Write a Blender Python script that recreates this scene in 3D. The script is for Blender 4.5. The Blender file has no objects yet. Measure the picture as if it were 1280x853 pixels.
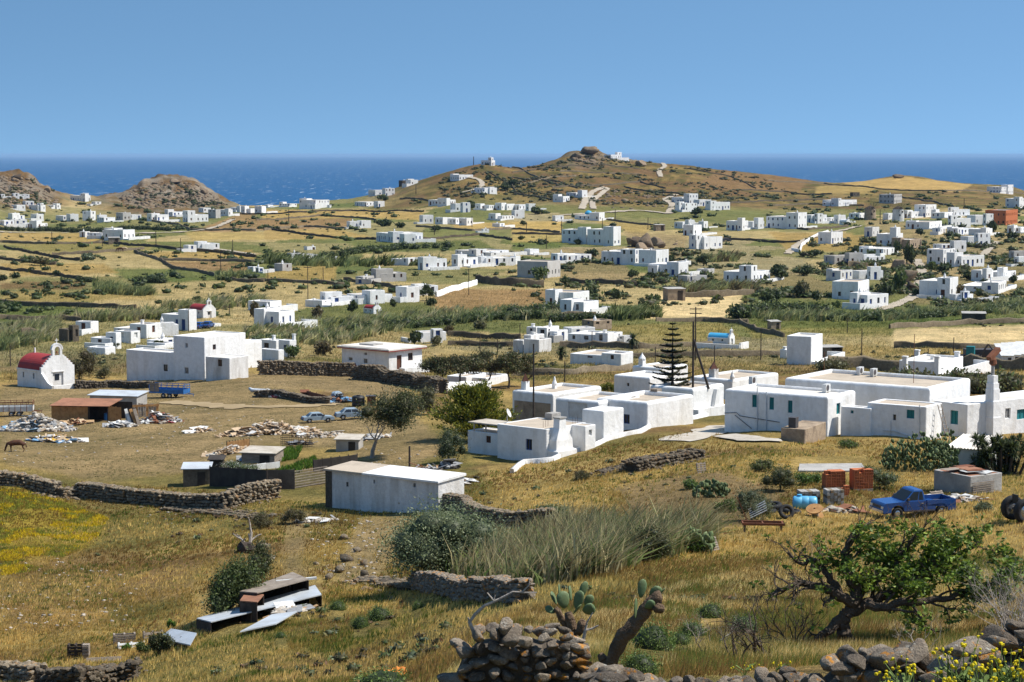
import bpy,math,random
import numpy as np
from mathutils import Vector,Matrix
R=math.radians
rng=np.random.default_rng(7)
random.seed(7)
SC=bpy.context.scene
COL=SC.collection
# ------------------------------------------------------------ camera, sky, sun, exposure
ZC=100.0
F=2489.0
H0=193.5
PITCH=math.atan((426.5-H0)/F)
cam=bpy.data.cameras.new('camera')
cam.sensor_width=36.0
cam.lens=36.0*F/1280.0
cam.clip_start=0.5
cam.clip_end=200000
camo=bpy.data.objects.new('camera',cam)
camo.location=(0,0,ZC)
camo.rotation_euler=(math.pi/2-PITCH,0,0)
COL.objects.link(camo)
SC.camera=camo
SUN_EL,SUN_AZ=R(54),R(87)
w=bpy.data.worlds.new('World')
SC.world=w
w.use_nodes=True
nt=w.node_tree
bg=nt.nodes['Background']
sky=nt.nodes.new('ShaderNodeTexSky')
sky.sky_type='NISHITA'
sky.sun_disc=False
sky.sun_elevation=SUN_EL
sky.sun_rotation=SUN_AZ
sky.air_density=1.0
sky.dust_density=0.25
sky.ozone_density=1.6
sky.altitude=100
tc=nt.nodes.new('ShaderNodeTexCoord')
mp=nt.nodes.new('ShaderNodeMapping')
mp.inputs['Location'].default_value=(0,0,0.33)
mp.inputs['Scale'].default_value=(1,1,3.6)
vn=nt.nodes.new('ShaderNodeVectorMath')
vn.operation='NORMALIZE'
nt.links.new(tc.outputs['Generated'],mp.inputs['Vector'])
nt.links.new(mp.outputs['Vector'],vn.inputs[0])
nt.links.new(vn.outputs['Vector'],sky.inputs['Vector'])
hs=nt.nodes.new('ShaderNodeHueSaturation')
hs.inputs['Saturation'].default_value=1.1
hs.inputs['Hue'].default_value=0.488
nt.links.new(sky.outputs['Color'],hs.inputs['Color'])
nt.links.new(hs.outputs['Color'],bg.inputs['Color'])
bg.inputs['Strength'].default_value=0.138
sun=bpy.data.lights.new('sun','SUN')
sun.energy=5.0
sun.angle=R(0.53)
sun.color=(1.0,0.95,0.87)
suno=bpy.data.objects.new('sun',sun)
to_sun=Vector((math.sin(SUN_AZ)*math.cos(SUN_EL),math.cos(SUN_AZ)*math.cos(SUN_EL),math.sin(SUN_EL)))
suno.rotation_euler=to_sun.to_track_quat('Z','Y').to_euler()
suno.location=(60,40,260)
COL.objects.link(suno)
SC.view_settings.view_transform='Standard'
SC.view_settings.look='None'
SC.view_settings.exposure=0.36
SC.view_settings.gamma=1.0
SC.view_settings.use_curve_mapping=False
SC.render.engine='CYCLES'
SC.cycles.max_bounces=6
SC.cycles.diffuse_bounces=3
SC.cycles.transparent_max_bounces=6
SC.cycles.volume_bounces=0
# ------------------------------------------------------------ noise and terrain
def _h(ix,iy,s):
 n=(ix.astype(np.int64)*374761393+iy.astype(np.int64)*668265263+s*974634777)&0x7fffffff
 n=((n ^ (n >> 13))*1274126177)&0x7fffffff
 return ((n ^ (n >> 16))&0xffff)/65535.0
def vnoise(x,y,s=0):
 x=np.asarray(x,float);y=np.asarray(y,float)
 ix,iy=np.floor(x),np.floor(y)
 fx,fy=x-ix,y-iy
 fx,fy=fx*fx*(3-2*fx),fy*fy*(3-2*fy)
 a,b,c,d=_h(ix,iy,s),_h(ix+1,iy,s),_h(ix,iy+1,s),_h(ix+1,iy+1,s)
 return (a*(1-fx)+b*fx)*(1-fy)+(c*(1-fx)+d*fx)*fy
def fbm(x,y,s=0,o=4):
 t=0;a=0.5;n=0
 for k in range(o):
  t=t+a*vnoise(x*2**k,y*2**k,s+k*17);n+=a;a*=0.5
 return t/n
cP,sP=math.cos(PITCH),math.sin(PITCH)
def ray(px,py):
 a,b=(px-640.0),(426.5-py)
 y=F*cP+b*sP
 z=-F*sP+b*cP
 return a/y,z/y
def project(p):
 x,y,z=p[0],p[1],p[2]-ZC
 d=y*cP-z*sP
 u=y*sP+z*cP
 return 640+F*x/d,426.5-F*u/d
CP=[]
def cpt(px,*rows):
 for py,D in rows:CP.append((px,py,D))
cpt(-350,(1000,8),(1050,20),(960,40),(870,80),(795,95),(722,110),(668,125),(612,140),(575,160),(548,180),(515,215),(488,250))
cpt(0,(1000,8),(1030,20),(945,40),(852,83),(800,95),(725,110),(670,125),(614,140),(575,160),(548,180),(515,215),(488,250),(468,275))
cpt(160,(1000,8),(1010,20),(940,40),(852,78),(810,90),(725,110),(672,125),(622,140),(578,160),(548,180),(510,215),(486,250),(470,275))
cpt(320,(990,8),(980,20),(910,42),(852,62),(790,82),(755,92),(705,110),(648,128),(607,141),(570,160),(540,180),(503,215),(478,245),(462,275))
cpt(480,(990,8),(930,20),(890,40),(850,56),(790,76),(745,91),(692,110),(642,128),(590,147),(555,165),(530,185),(500,215),(478,250),(460,285))
cpt(560,(980,8),(890,22),(858,32),(838,46),(775,68),(728,88),(690,104),(640,125),(600,138),(575,150),(545,170),(480,250))
cpt(640,(970,8),(882,22),(850,31),(778,52),(745,72),(725,85),(660,108),(610,130),(580,147),(550,168),(515,205),(483,250),(458,290))
cpt(800,(970,8),(880,20),(838,28),(792,45),(745,62),(703,80),(662,100),(618,120),(562,142),(525,172),(500,210),(478,250),(456,290))
cpt(960,(960,8),(872,20),(850,27),(806,41),(752,60),(700,80),(658,100),(605,121),(552,142),(520,172),(500,210),(476,255),(455,295))
cpt(1120,(960,8),(862,20),(802,41),(745,60),(697,80),(655,102),(640,110),(592,126),(555,142),(520,172),(500,210),(476,255),(455,295))
cpt(1280,(950,8),(848,20),(782,41),(732,60),(690,80),(650,102),(622,114),(585,130),(556,146),(520,175),(500,210),(476,255),(455,295))
cpt(1650,(940,8),(820,20),(760,41),(715,60),(680,80),(645,102),(615,116),(580,132),(552,148),(520,178),(500,210),(476,255),(455,295))
for px in (-350,0,160,320,480,640,800,960,1120,1280,1650):
 cpt(px,(430,340),(400,395),(362,500),(335,600),(313,700),(299,800))
for px in (-350,0,160,320,480,640,800):cpt(px,(281,950))
for px in (960,1120,1280,1650):cpt(px,(288,860),(272,1010),(257,1200))
CP+=[(0,272,1020),(20,250,1150),(60,262,1150),(110,262,1180),(160,272,1080),(215,262,1250),(185,250,1350),(245,250,1380),(215,245,1400),(320,266,1180),(420,262,1180),(480,256,1220),(560,246,1180),
(640,262,1080),(735,262,1080),(735,236,1230),(735,212,1370),(640,238,1220),(800,240,1250),(850,258,1120),(900,240,1280),(1000,243,1380),(1130,238,1480),(1250,246,1450),(820,215,1400)]
RIDGE=[(-350,232,1300),(-100,226,1300),(0,219,1300),(22,217,1300),(60,238,1350),(85,246,1400),(110,247,1450),(150,243,1480),(185,229,1500),(205,224,1500),(225,224,1500),(245,230,1500),(270,246,1500),(295,258,1500),
(340,259,1500),(420,251,1450),(480,239,1400),(520,227,1380),(560,215,1350),(605,205,1350),(640,210,1400),(680,204,1450),(705,196,1480),(735,188,1500),(760,196,1500),(800,202,1500),(850,206,1500),
(900,212,1550),(960,219,1600),(1000,224,1600),(1060,228,1650),(1125,220,1700),(1160,224,1700),(1240,231,1700),(1280,238,1700),(1650,240,1700)]
CP+=RIDGE
CP+=[(a,b+14,c*1.12) for a,b,c in RIDGE]
for px in range(-350,1660,150):
 cpt(px,(325,2150),(292,2500),(284,2900))
P_=[]
for px,py,D in CP:
 dx,dz=ray(px,py)
 P_.append((dx*F,math.log(D),dz*F))
P_=np.array(P_)
US,VS,CQ=220.0,0.62,0.12
def _k(du,dv):return np.sqrt((du/US)**2+(dv/VS)**2+CQ*CQ)
_A=_k(P_[:,None,0]-P_[None,:,0],P_[:,None,1]-P_[None,:,1])
_n=len(P_)
_M=np.zeros((_n+1,_n+1));_M[:_n,:_n]=_A+np.eye(_n)*-0.01;_M[:_n,_n]=1;_M[_n,:_n]=1
_W=np.linalg.solve(_M,np.append(P_[:,2],0))
UG=np.concatenate([np.linspace(-1050,-680,38)[:-1],np.linspace(-680,680,620),np.linspace(680,1050,38)[1:]])
VG=np.linspace(math.log(5.0),math.log(2850),560)
UU,VV=np.meshgrid(UG,VG)
S_=np.full(UU.shape,_W[_n])
for i in range(_n):
 S_+=_W[i]*_k(UU-P_[i,0],VV-P_[i,1])
YY=np.exp(VV);XX=UU/F*YY
ZZ=ZC+S_/F*YY
def hillmask():
 pr=640+UU,H0-S_
 m=np.zeros_like(UU)
 for cx,cy,rx,ry in ((15,225,75,32),(215,240,85,30),(735,205,130,40),(590,212,60,22),(820,225,160,30)):
  m=np.maximum(m,np.clip(1.4-np.hypot((pr[0]-cx)/rx,(pr[1]-cy)/ry),0,1))
 return m*np.clip((YY-1000)/150,0,1)
HM=hillmask()
ROCKY=np.maximum(0,np.clip(1.5-np.hypot((UU+640-15)/80,(H0-S_-228)/30),0,1))+np.clip(1.5-np.hypot((UU+640-215)/90,(H0-S_-240)/26),0,1)+0.6*np.clip(1.4-np.hypot((UU+640-735)/45,(H0-S_-196)/14),0,1)
ROCKY=np.clip(ROCKY,0,1)*(YY>1050)
near=np.clip((YY-15)/60,0,1)
rough=(fbm(XX*0.9,YY*0.9,3,3)-0.5)*0.35*near+(fbm(XX/9,YY/9,5,3)-0.5)*1.0*near
rough+=(fbm(XX/45,YY/45,9,3)-0.5)*2.2*np.clip((YY-300)/500,0,1)
rough+=(np.abs(fbm(XX/28,YY/28,21,4)-0.5)*-22+3.0+(fbm(XX/9,YY/9,22,2)-0.5)*7)*ROCKY
# the building plots in the middle stay level
flat=np.clip((YY-100)/25,0,1)*np.clip((280-YY)/60,0,1)
ZZ=ZZ+rough*(1-0.65*flat)
dU,dV=None,VG[1]-VG[0]
def _ui(u):
 i=np.clip(np.searchsorted(UG,u)-1,0,len(UG)-2)
 return i,(u-UG[i])/(UG[i+1]-UG[i])
def ground_z(x,y):
 x=np.asarray(x,float);y=np.maximum(np.asarray(y,float),5.01)
 i,fu=_ui(np.clip(x/y*F,UG[0],UG[-1]))
 t=np.clip((np.log(y)-VG[0])/dV,0,len(VG)-1.001)
 j=t.astype(int);fv=t-j
 return (ZZ[j,i]*(1-fu)+ZZ[j,i+1]*fu)*(1-fv)+(ZZ[j+1,i]*(1-fu)+ZZ[j+1,i+1]*fu)*fv
def G(px,py,dmin=9,dmax=2850):
 """the point of the ground that the photo shows at this pixel"""
 dx,dz=ray(px,py)
 i,fu=_ui(np.array(dx*F))
 zc=ZZ[:,i]*(1-fu)+ZZ[:,i+1]*fu
 Y=np.exp(VG)
 d=zc-(ZC+dz*Y)
 d[(Y<dmin)]=-1
 k=np.argmax(d>0)
 if d[k]<=0:
  k=int(np.argmax(np.where((Y>dmin)&(Y<dmax),(zc-ZC)/Y,-9)))
  y=Y[k]
 else:
  a,b=d[k-1],d[k]
  f=a/(a-b) if k>0 and a<0 else 0
  y=Y[k-1]+(Y[k]-Y[k-1])*f
 x=dx*y
 return Vector((x,y,float(ground_z(x,y))))
def at(px,py,Y):
 dx,dz=ray(px,py)
 return Vector((dx*Y,Y,ZC+dz*Y))
def mpp(p):return p[1]/F
# ------------------------------------------------------------ materials
MATS={}
def _nodes(name):
 m=bpy.data.materials.new(name);m.use_nodes=True
 return m,m.node_tree,m.node_tree.nodes['Principled BSDF']
def N(nt,typ,**kw):
 n=nt.nodes.new(typ)
 for k,v in kw.items():
  if k in n.inputs:n.inputs[k].default_value=v
  else:setattr(n,k,v)
 return n
def mixc(nt,fac,a,b,blend='MIX'):
 n=nt.nodes.new('ShaderNodeMix');n.data_type='RGBA';n.blend_type=blend
 for sock,v in ((n.inputs[0],fac),(n.inputs[6],a),(n.inputs[7],b)):
  if hasattr(v,'links') or isinstance(v,bpy.types.NodeSocket):nt.links.new(v,sock)
  elif isinstance(v,tuple):sock.default_value=(*v,1)
  else:sock.default_value=v
 return n.outputs[2]
def ramp(nt,fac,a,b):
 n=nt.nodes.new('ShaderNodeMapRange');n.inputs[1].default_value=a;n.inputs[2].default_value=b
 nt.links.new(fac,n.inputs[0]);return n.outputs[0]
def noise(nt,scale,detail=4,rough=0.6,coord='pos',stretch=None):
 if coord=='pos':src=N(nt,'ShaderNodeNewGeometry').outputs['Position']
 else:src=N(nt,'ShaderNodeTexCoord').outputs['Object']
 if stretch:
  mpn=N(nt,'ShaderNodeMapping');mpn.inputs['Scale'].default_value=stretch
  nt.links.new(src,mpn.inputs[0]);src=mpn.outputs[0]
 n=N(nt,'ShaderNodeTexNoise',Scale=scale,Detail=detail,Roughness=rough)
 nt.links.new(src,n.inputs['Vector']);return n.outputs['Fac']
def bump(nt,bs,h,strength,dist):
 b=N(nt,'ShaderNodeBump',Strength=strength,Distance=dist)
 nt.links.new(h,b.inputs['Height']);nt.links.new(b.outputs[0],bs.inputs['Normal'])
def pmat(name,base,dark=None,scale=1.5,amount=1.0,rough=0.85,bmp=0.3,bscale=12,bdist=0.03,spec=0.25,metal=0.0,stretch=None,lo=0.42,hi=0.72):
 """a weathered surface: base colour with patches of another colour, fine grain and relief"""
 m,nt,bs=_nodes(name)
 dark=dark or tuple(c*0.7 for c in base)
 f=ramp(nt,noise(nt,scale,5,0.65,stretch=stretch),lo,hi)
 mul=N(nt,'ShaderNodeMath',operation='MULTIPLY');mul.inputs[1].default_value=amount
 nt.links.new(f,mul.inputs[0])
 c=mixc(nt,mul.outputs[0],base,dark)
 g=ramp(nt,noise(nt,bscale,3,0.6),0.25,0.8)
 c=mixc(nt,0.22,c,mixc(nt,g,(0.45,0.45,0.45),(1.25,1.25,1.25)),'MULTIPLY')
 nt.links.new(c,bs.inputs['Base Color'])
 bs.inputs['Roughness'].default_value=rough
 bs.inputs['Specular IOR Level'].default_value=spec
 bs.inputs['Metallic'].default_value=metal
 if bmp:bump(nt,bs,g,bmp,bdist)
 MATS[name]=m;return m
def vmat(name,rough=0.9,var=0.5,scale=3.0,leaf=0.0,spec=0.15,bmp=0.0,bscale=8):
 """colour from the mesh's own paint (attribute Col) with grain"""
 m,nt,bs=_nodes(name)
 a=N(nt,'ShaderNodeAttribute',attribute_name='Col')
 g=ramp(nt,noise(nt,scale,3,0.6),0.25,0.75)
 c=mixc(nt,var,a.outputs['Color'],mixc(nt,g,(0.35,0.35,0.35),(1.5,1.5,1.5)),'MULTIPLY')
 nt.links.new(c,bs.inputs['Base Color'])
 bs.inputs['Roughness'].default_value=rough
 bs.inputs['Specular IOR Level'].default_value=spec
 if bmp:bump(nt,bs,g,bmp,0.05)
 if leaf:
  tr=N(nt,'ShaderNodeBsdfTranslucent');nt.links.new(c,tr.inputs['Color'])
  mx=N(nt,'ShaderNodeMixShader');mx.inputs[0].default_value=leaf
  nt.links.new(bs.outputs[0],mx.inputs[1]);nt.links.new(tr.outputs[0],mx.inputs[2])
  nt.links.new(mx.outputs[0],nt.nodes['Material Output'].inputs['Surface'])
 MATS[name]=m;return m
pmat('whitewash',(0.80,0.795,0.78),(0.58,0.55,0.50),0.55,0.8,0.9,0.45,2.2,0.06,0.15,stretch=(1.6,1.6,0.35),lo=0.48,hi=0.78)
pmat('whitewash_old',(0.72,0.71,0.69),(0.42,0.39,0.35),0.8,0.85,0.95,0.5,5,0.05,0.1,stretch=(1.3,1.3,0.3))
pmat('greywash',(0.50,0.485,0.46),(0.36,0.34,0.31),0.5,0.8,0.95,0.3,5,0.04,0.1)
pmat('roof_screed',(0.50,0.42,0.33),(0.33,0.28,0.22),0.6,0.8,0.95,0.3,6,0.03,0.1)
pmat('roof_white',(0.74,0.70,0.64),(0.55,0.49,0.41),0.5,0.9,0.95,0.3,6,0.03,0.1)
pmat('concrete',(0.42,0.40,0.37),(0.25,0.24,0.22),0.9,0.9,0.95,0.5,8,0.03,0.1)
pmat('pale_concrete',(0.52,0.47,0.40),(0.33,0.28,0.21),1.1,0.9,0.95,0.4,7,0.03,0.1)
pmat('cistern_render',(0.40,0.31,0.22),(0.16,0.12,0.09),1.2,0.9,0.95,0.6,8,0.04,0.1)
pmat('red_paint',(0.33,0.035,0.03),(0.22,0.03,0.03),1.0,0.8,0.6,0.15,9,0.02,0.3)
pmat('blue_dome',(0.05,0.36,0.62),(0.08,0.28,0.45),1.0,0.7,0.6,0.15,9,0.02,0.3)
pmat('blue_wood',(0.03,0.07,0.22),(0.02,0.04,0.12),4,0.7,0.6,0.1,20,0.01)
pmat('teal_wood',(0.02,0.20,0.22),(0.03,0.13,0.14),4,0.7,0.6,0.1,20,0.01)
pmat('brown_wood',(0.12,0.045,0.025),(0.06,0.03,0.02),4,0.7,0.7,0.1,20,0.01)
pmat('grey_wood',(0.32,0.27,0.22),(0.15,0.12,0.10),2.0,0.9,0.95,0.5,14,0.02,0.1,stretch=(1,1,4))
pmat('raw_wood',(0.46,0.26,0.11),(0.25,0.12,0.05),2.0,0.9,0.9,0.4,14,0.02,0.1)
pmat('dark_wood',(0.07,0.055,0.045),(0.03,0.025,0.02),2.0,0.9,0.95,0.4,14,0.02,0.1)
pmat('orange_brick',(0.50,0.17,0.075),(0.34,0.10,0.05),2.0,0.8,0.9,0.4,16,0.02,0.1)
pmat('rust',(0.22,0.085,0.045),(0.09,0.045,0.03),2.0,0.9,0.85,0.4,12,0.02,0.2)
pmat('rust_roof',(0.36,0.17,0.10),(0.20,0.10,0.06),0.9,0.9,0.85,0.4,12,0.02,0.2)
pmat('sheet_metal',(0.52,0.56,0.60),(0.36,0.36,0.36),0.8,0.8,0.55,0.2,8,0.02,0.5)
pmat('dark_metal',(0.06,0.06,0.065),(0.10,0.06,0.04),2.5,0.9,0.6,0.2,12,0.02,0.4)
pmat('white_metal',(0.66,0.66,0.64),(0.42,0.40,0.36),1.5,0.8,0.5,0.1,10,0.02,0.4)
pmat('blue_paint',(0.02,0.15,0.42),(0.03,0.09,0.22),1.4,0.8,0.5,0.15,10,0.02,0.4)
pmat('black_rubber',(0.02,0.02,0.021),(0.035,0.032,0.03),2,0.9,0.8,0.3,12,0.02,0.3)
pmat('black_plastic',(0.014,0.014,0.015),(0.03,0.03,0.028),2,0.8,0.5,0.1,12,0.02,0.4)
pmat('blue_plastic',(0.10,0.42,0.68),(0.16,0.40,0.55),2,0.8,0.4,0.1,12,0.02,0.4)
pmat('orange_plastic',(0.60,0.22,0.03),(0.40,0.13,0.03),2,0.8,0.7,0.1,12,0.02)
pmat('tarp_dark',(0.045,0.038,0.034),(0.08,0.07,0.06),1.0,0.9,0.9,0.4,10,0.03,0.2)
pmat('bark',(0.11,0.085,0.065),(0.05,0.04,0.03),3.0,0.9,0.95,0.9,14,0.04,0.1,stretch=(1,1,0.4))
pmat('pale_bark',(0.42,0.37,0.32),(0.22,0.19,0.16),3.0,0.9,0.95,0.6,18,0.02,0.1)
pmat('cactus_bark',(0.17,0.115,0.075),(0.07,0.05,0.035),6.0,0.9,0.95,0.9,18,0.04,0.1)
pmat('cactus_green',(0.115,0.175,0.08),(0.16,0.17,0.07),5.0,0.8,0.6,0.2,30,0.01,0.3)
pmat('pole_wood',(0.075,0.06,0.05),(0.04,0.032,0.028),2.0,0.8,0.95,0.3,14,0.02,0.1)
pmat('hide_brown',(0.10,0.045,0.025),(0.05,0.022,0.014),2.0,0.8,0.75,0.1,20,0.01,0.2)
pmat('wool',(0.55,0.42,0.27),(0.34,0.25,0.16),6.0,0.9,0.95,0.7,30,0.03,0.05)
pmat('yard_dust',(0.37,0.28,0.165),(0.27,0.20,0.11),0.5,0.9,0.95,0.4,4,0.05,0.05)
pmat('road_dust',(0.42,0.36,0.28),(0.32,0.27,0.21),0.2,0.9,0.95,0.3,3,0.05,0.05)
pmat('hay',(0.45,0.32,0.13),(0.28,0.18,0.07),2.0,0.9,0.95,0.6,16,0.05,0.05)
def solid(name,c,rough=0.4,spec=0.5,metal=0.0,emit=None):
 m,nt,bs=_nodes(name)
 g=ramp(nt,noise(nt,6.0,3),0.3,0.7)
 nt.links.new(mixc(nt,g,c,tuple(x*0.8 for x in c)),bs.inputs['Base Color'])
 bs.inputs['Roughness'].default_value=rough;bs.inputs['Specular IOR Level'].default_value=spec;bs.inputs['Metallic'].default_value=metal
 MATS[name]=m;return m
solid('window_glass',(0.025,0.03,0.04),0.08,0.6)
solid('tinted_glass',(0.018,0.022,0.026),0.35,0.2)
solid('car_blue',(0.015,0.075,0.27),0.25,0.6)
solid('car_pale_blue',(0.27,0.35,0.42),0.6,0.5)
solid('car_red',(0.32,0.02,0.03),0.3,0.5)
solid('chrome',(0.6,0.6,0.6),0.25,0.5,0.8)
solid('lamp_white',(0.7,0.7,0.66),0.15,0.6)
solid('lamp_red',(0.4,0.02,0.02),0.2,0.6)
solid('cyan_glass',(0.05,0.30,0.36),0.1,0.6)
# stone with lichen
def stone_mat(name,a,b,lich=0.5,scale=2.2):
 m,nt,bs=_nodes(name)
 n1=ramp(nt,noise(nt,scale,6,0.7),0.3,0.7)
 c=mixc(nt,n1,a,b)
 n2=ramp(nt,noise(nt,scale*7,5,0.7),0.35,0.7)
 c=mixc(nt,0.55,c,mixc(nt,n2,(0.4,0.4,0.42),(1.35,1.33,1.3)),'MULTIPLY')
 if lich:
  n3=ramp(nt,noise(nt,scale*0.9,4,0.75),0.565,0.625)
  mul=N(nt,'ShaderNodeMath',operation='MULTIPLY');mul.inputs[1].default_value=lich;nt.links.new(n3,mul.inputs[0])
  c=mixc(nt,mul.outputs[0],c,(0.55,0.24,0.035))
  n4=ramp(nt,noise(nt,scale*1.7,4,0.75,stretch=(1,1.2,1.1)),0.60,0.64)
  c=mixc(nt,mixfac(nt,n4,0.6),c,(0.50,0.50,0.46))
 oi=N(nt,'ShaderNodeObjectInfo');c=mixc(nt,1.0,c,mixc(nt,oi.outputs['Random'],(0.55,0.54,0.53),(1.35,1.32,1.25)),'MULTIPLY')
 nt.links.new(c,bs.inputs['Base Color'])
 bs.inputs['Roughness'].default_value=0.95;bs.inputs['Specular IOR Level'].default_value=0.1
 bump(nt,bs,n2,0.8,0.03)
 MATS[name]=m;return m
def mixfac(nt,s,k):
 mul=N(nt,'ShaderNodeMath',operation='MULTIPLY');mul.inputs[1].default_value=k;nt.links.new(s,mul.inputs[0]);return mul.outputs[0]
stone_mat('lichen_stone',(0.36,0.31,0.25),(0.17,0.14,0.115),0.85,5.0)
stone_mat('wall_stone',(0.34,0.285,0.21),(0.10,0.08,0.06),0.35,3.2)
stone_mat('dark_wall_stone',(0.17,0.145,0.115),(0.085,0.07,0.055),0.0,0.6)
stone_mat('field_wall_stone',(0.20,0.165,0.115),(0.10,0.08,0.055),0.0,0.4)
stone_mat('boulder_stone',(0.28,0.215,0.155),(0.13,0.10,0.07),0.0,0.35)
vmat('leaf',0.55,0.5,6.0,leaf=0.28,spec=0.3)
vmat('grass_blade',0.9,0.35,3.0,leaf=0.42,spec=0.05)
vmat('painted',0.75,0.45,5.0,spec=0.25,bmp=0.2)
vmat('flower',0.8,0.2,9.0,leaf=0.2)
# ------------------------------------------------------------ mesh helpers
def tag(o,label=None,cat=None,group=None,kind=None):
 if label:o['label']=label
 if cat:o['category']=cat
 if group:o['group']=group
 if kind:o['kind']=kind
 return o
def empty(name,loc,rz=0,label=None,cat=None,group=None):
 o=bpy.data.objects.new(name,None);o.empty_display_size=0.3
 o.location=loc;o.rotation_euler=(0,0,rz);COL.objects.link(o)
 return tag(o,label,cat,group)
def link(name,me,parent=None,loc=None,rz=0):
 o=bpy.data.objects.new(name,me);COL.objects.link(o)
 if parent is not None:o.parent=parent
 if loc is not None:o.location=loc
 if rz:o.rotation_euler=(0,0,rz)
 return o
def copy_tree(o,parent=None):
 c=o.copy();COL.objects.link(c);c.parent=parent
 for ch in o.children:copy_tree(ch,c)
 return c
def _ico(n):
 import bmesh
 b=bmesh.new();bmesh.ops.create_icosphere(b,subdivisions=n,radius=1)
 v=np.array([x.co[:] for x in b.verts]);f=[tuple(x.index for x in q.verts) for q in b.faces];b.free();return v,f
ICO={1:_ico(1),2:_ico(2),3:_ico(3)}
def npmesh(name,v,f,mat,col=None,smooth=False):
 """v (n,3), f (m,3|4) arrays -> mesh"""
 me=bpy.data.meshes.new(name)
 v=np.asarray(v,np.float32);f=np.asarray(f,np.int32)
 k=f.shape[1]
 me.vertices.add(len(v));me.vertices.foreach_set('co',v.ravel())
 me.loops.add(f.size);me.loops.foreach_set('vertex_index',f.ravel())
 me.polygons.add(len(f));me.polygons.foreach_set('loop_start',np.arange(0,f.size,k,dtype=np.int32))
 if smooth:me.polygons.foreach_set('use_smooth',np.ones(len(f),bool))
 me.update(calc_edges=True)
 if col is not None:
  a=me.color_attributes.new('Col','FLOAT_COLOR','POINT')
  c=np.ones((len(v),4),np.float32);c[:,:3]=col
  a.data.foreach_set('color',c.ravel())
 me.materials.append(MATS[mat] if isinstance(mat,str) else mat)
 return me
class MB:
 def __init__(s):s.v=[];s.f=[];s.c=[];s.col=(0.5,0.5,0.5);s.M=None
 def p(s,*q):
  b=len(s.v)
  for x in q:
   x=Vector(x)
   s.v.append(tuple(s.M@x) if s.M is not None else tuple(x));s.c.append(s.col)
  return b
 def quad(s,a,b,c,d):i=s.p(a,b,c,d);s.f.append((i,i+1,i+2,i+3))
 def tri(s,a,b,c):i=s.p(a,b,c);s.f.append((i,i+1,i+2))
 def box(s,x0,x1,y0,y1,z0,z1):
  i=s.p((x0,y0,z0),(x1,y0,z0),(x1,y1,z0),(x0,y1,z0),(x0,y0,z1),(x1,y0,z1),(x1,y1,z1),(x0,y1,z1))
  for q in ((3,2,1,0),(4,5,6,7),(0,1,5,4),(1,2,6,5),(2,3,7,6),(3,0,4,7)):s.f.append(tuple(i+k for k in q))
 def beam(s,a,b,w,h=None,up=(0,0,1)):
  """square bar from a to b"""
  a,b=Vector(a),Vector(b);h=h or w
  d=(b-a).normalized();u=Vector(up)
  if abs(d.dot(u))>0.95:u=Vector((1,0,0))
  r=d.cross(u).normalized()*w/2;u=r.cross(d).normalized()*h/2
  q=[a-r-u,a+r-u,a+r+u,a-r+u,b-r-u,b+r-u,b+r+u,b-r+u]
  i=s.p(*q)
  for k in ((3,2,1,0),(4,5,6,7),(0,1,5,4),(1,2,6,5),(2,3,7,6),(3,0,4,7)):s.f.append(tuple(i+j for j in k))
 def tube(s,pts,rad,n=6,cap=True):
  pts=[Vector(q) for q in pts]
  if not hasattr(rad,'__len__'):rad=[rad]*len(pts)
  rings=[]
  ref=Vector((0.13,0.95,0.27))
  for k,q in enumerate(pts):
   d=(pts[min(k+1,len(pts)-1)]-pts[max(k-1,0)]).normalized()
   a=d.cross(ref)
   if a.length<0.1:a=d.cross(Vector((1,0,0)))
   a.normalize();b=d.cross(a)
   rings.append(s.p(*[q+(a*math.cos(t)+b*math.sin(t))*rad[k] for t in [2*math.pi*j/n for j in range(n)]]))
  for k in range(len(rings)-1):
   for j in range(n):
    s.f.append((rings[k]+j,rings[k]+(j+1)%n,rings[k+1]+(j+1)%n,rings[k+1]+j))
  if cap:
   s.f.append(tuple(rings[0]+j for j in range(n))[::-1]);s.f.append(tuple(rings[-1]+j for j in range(n)))
 def lathe(s,prof,n=16,c=(0,0,0),axis='z',closed=False):
  """prof: [(r, h)]"""
  rings=[]
  for r,h in prof:
   q=[]
   for j in range(n):
    t=2*math.pi*j/n;x,y=r*math.cos(t),r*math.sin(t)
    if axis=='z':q.append((c[0]+x,c[1]+y,c[2]+h))
    elif axis=='x':q.append((c[0]+h,c[1]+x,c[2]+y))
    else:q.append((c[0]+x,c[1]+h,c[2]+y))
   rings.append(s.p(*q))
  m=len(rings)
  for k in range(m-1+(1 if closed else 0)):
   for j in range(n):
    a,b=rings[k],rings[(k+1)%m]
    s.f.append((a+j,a+(j+1)%n,b+(j+1)%n,b+j))
  if not closed:
   s.f.append(tuple(rings[0]+j for j in range(n))[::-1]);s.f.append(tuple(rings[-1]+j for j in range(n)))
 def prism(s,poly,y0,y1):
  """poly [(x, z)] pushed along y"""
  n=len(poly)
  a=s.p(*[(x,y0,z) for x,z in poly]);b=s.p(*[(x,y1,z) for x,z in poly])
  s.f.append(tuple(a+k for k in range(n)));s.f.append(tuple(b+k for k in range(n))[::-1])
  for k in range(n):s.f.append((a+(k+1)%n,a+k,b+k,b+(k+1)%n))
 def loft(s,rings,caps=True):
  """rings: lists of the same number of points"""
  n=len(rings[0]);ids=[s.p(*r) for r in rings]
  for a,b in zip(ids,ids[1:]):
   for k in range(n):s.f.append((a+k,a+(k+1)%n,b+(k+1)%n,b+k))
  if caps:
   s.f.append(tuple(ids[0]+k for k in range(n))[::-1]);s.f.append(tuple(ids[-1]+k for k in range(n)))
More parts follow.
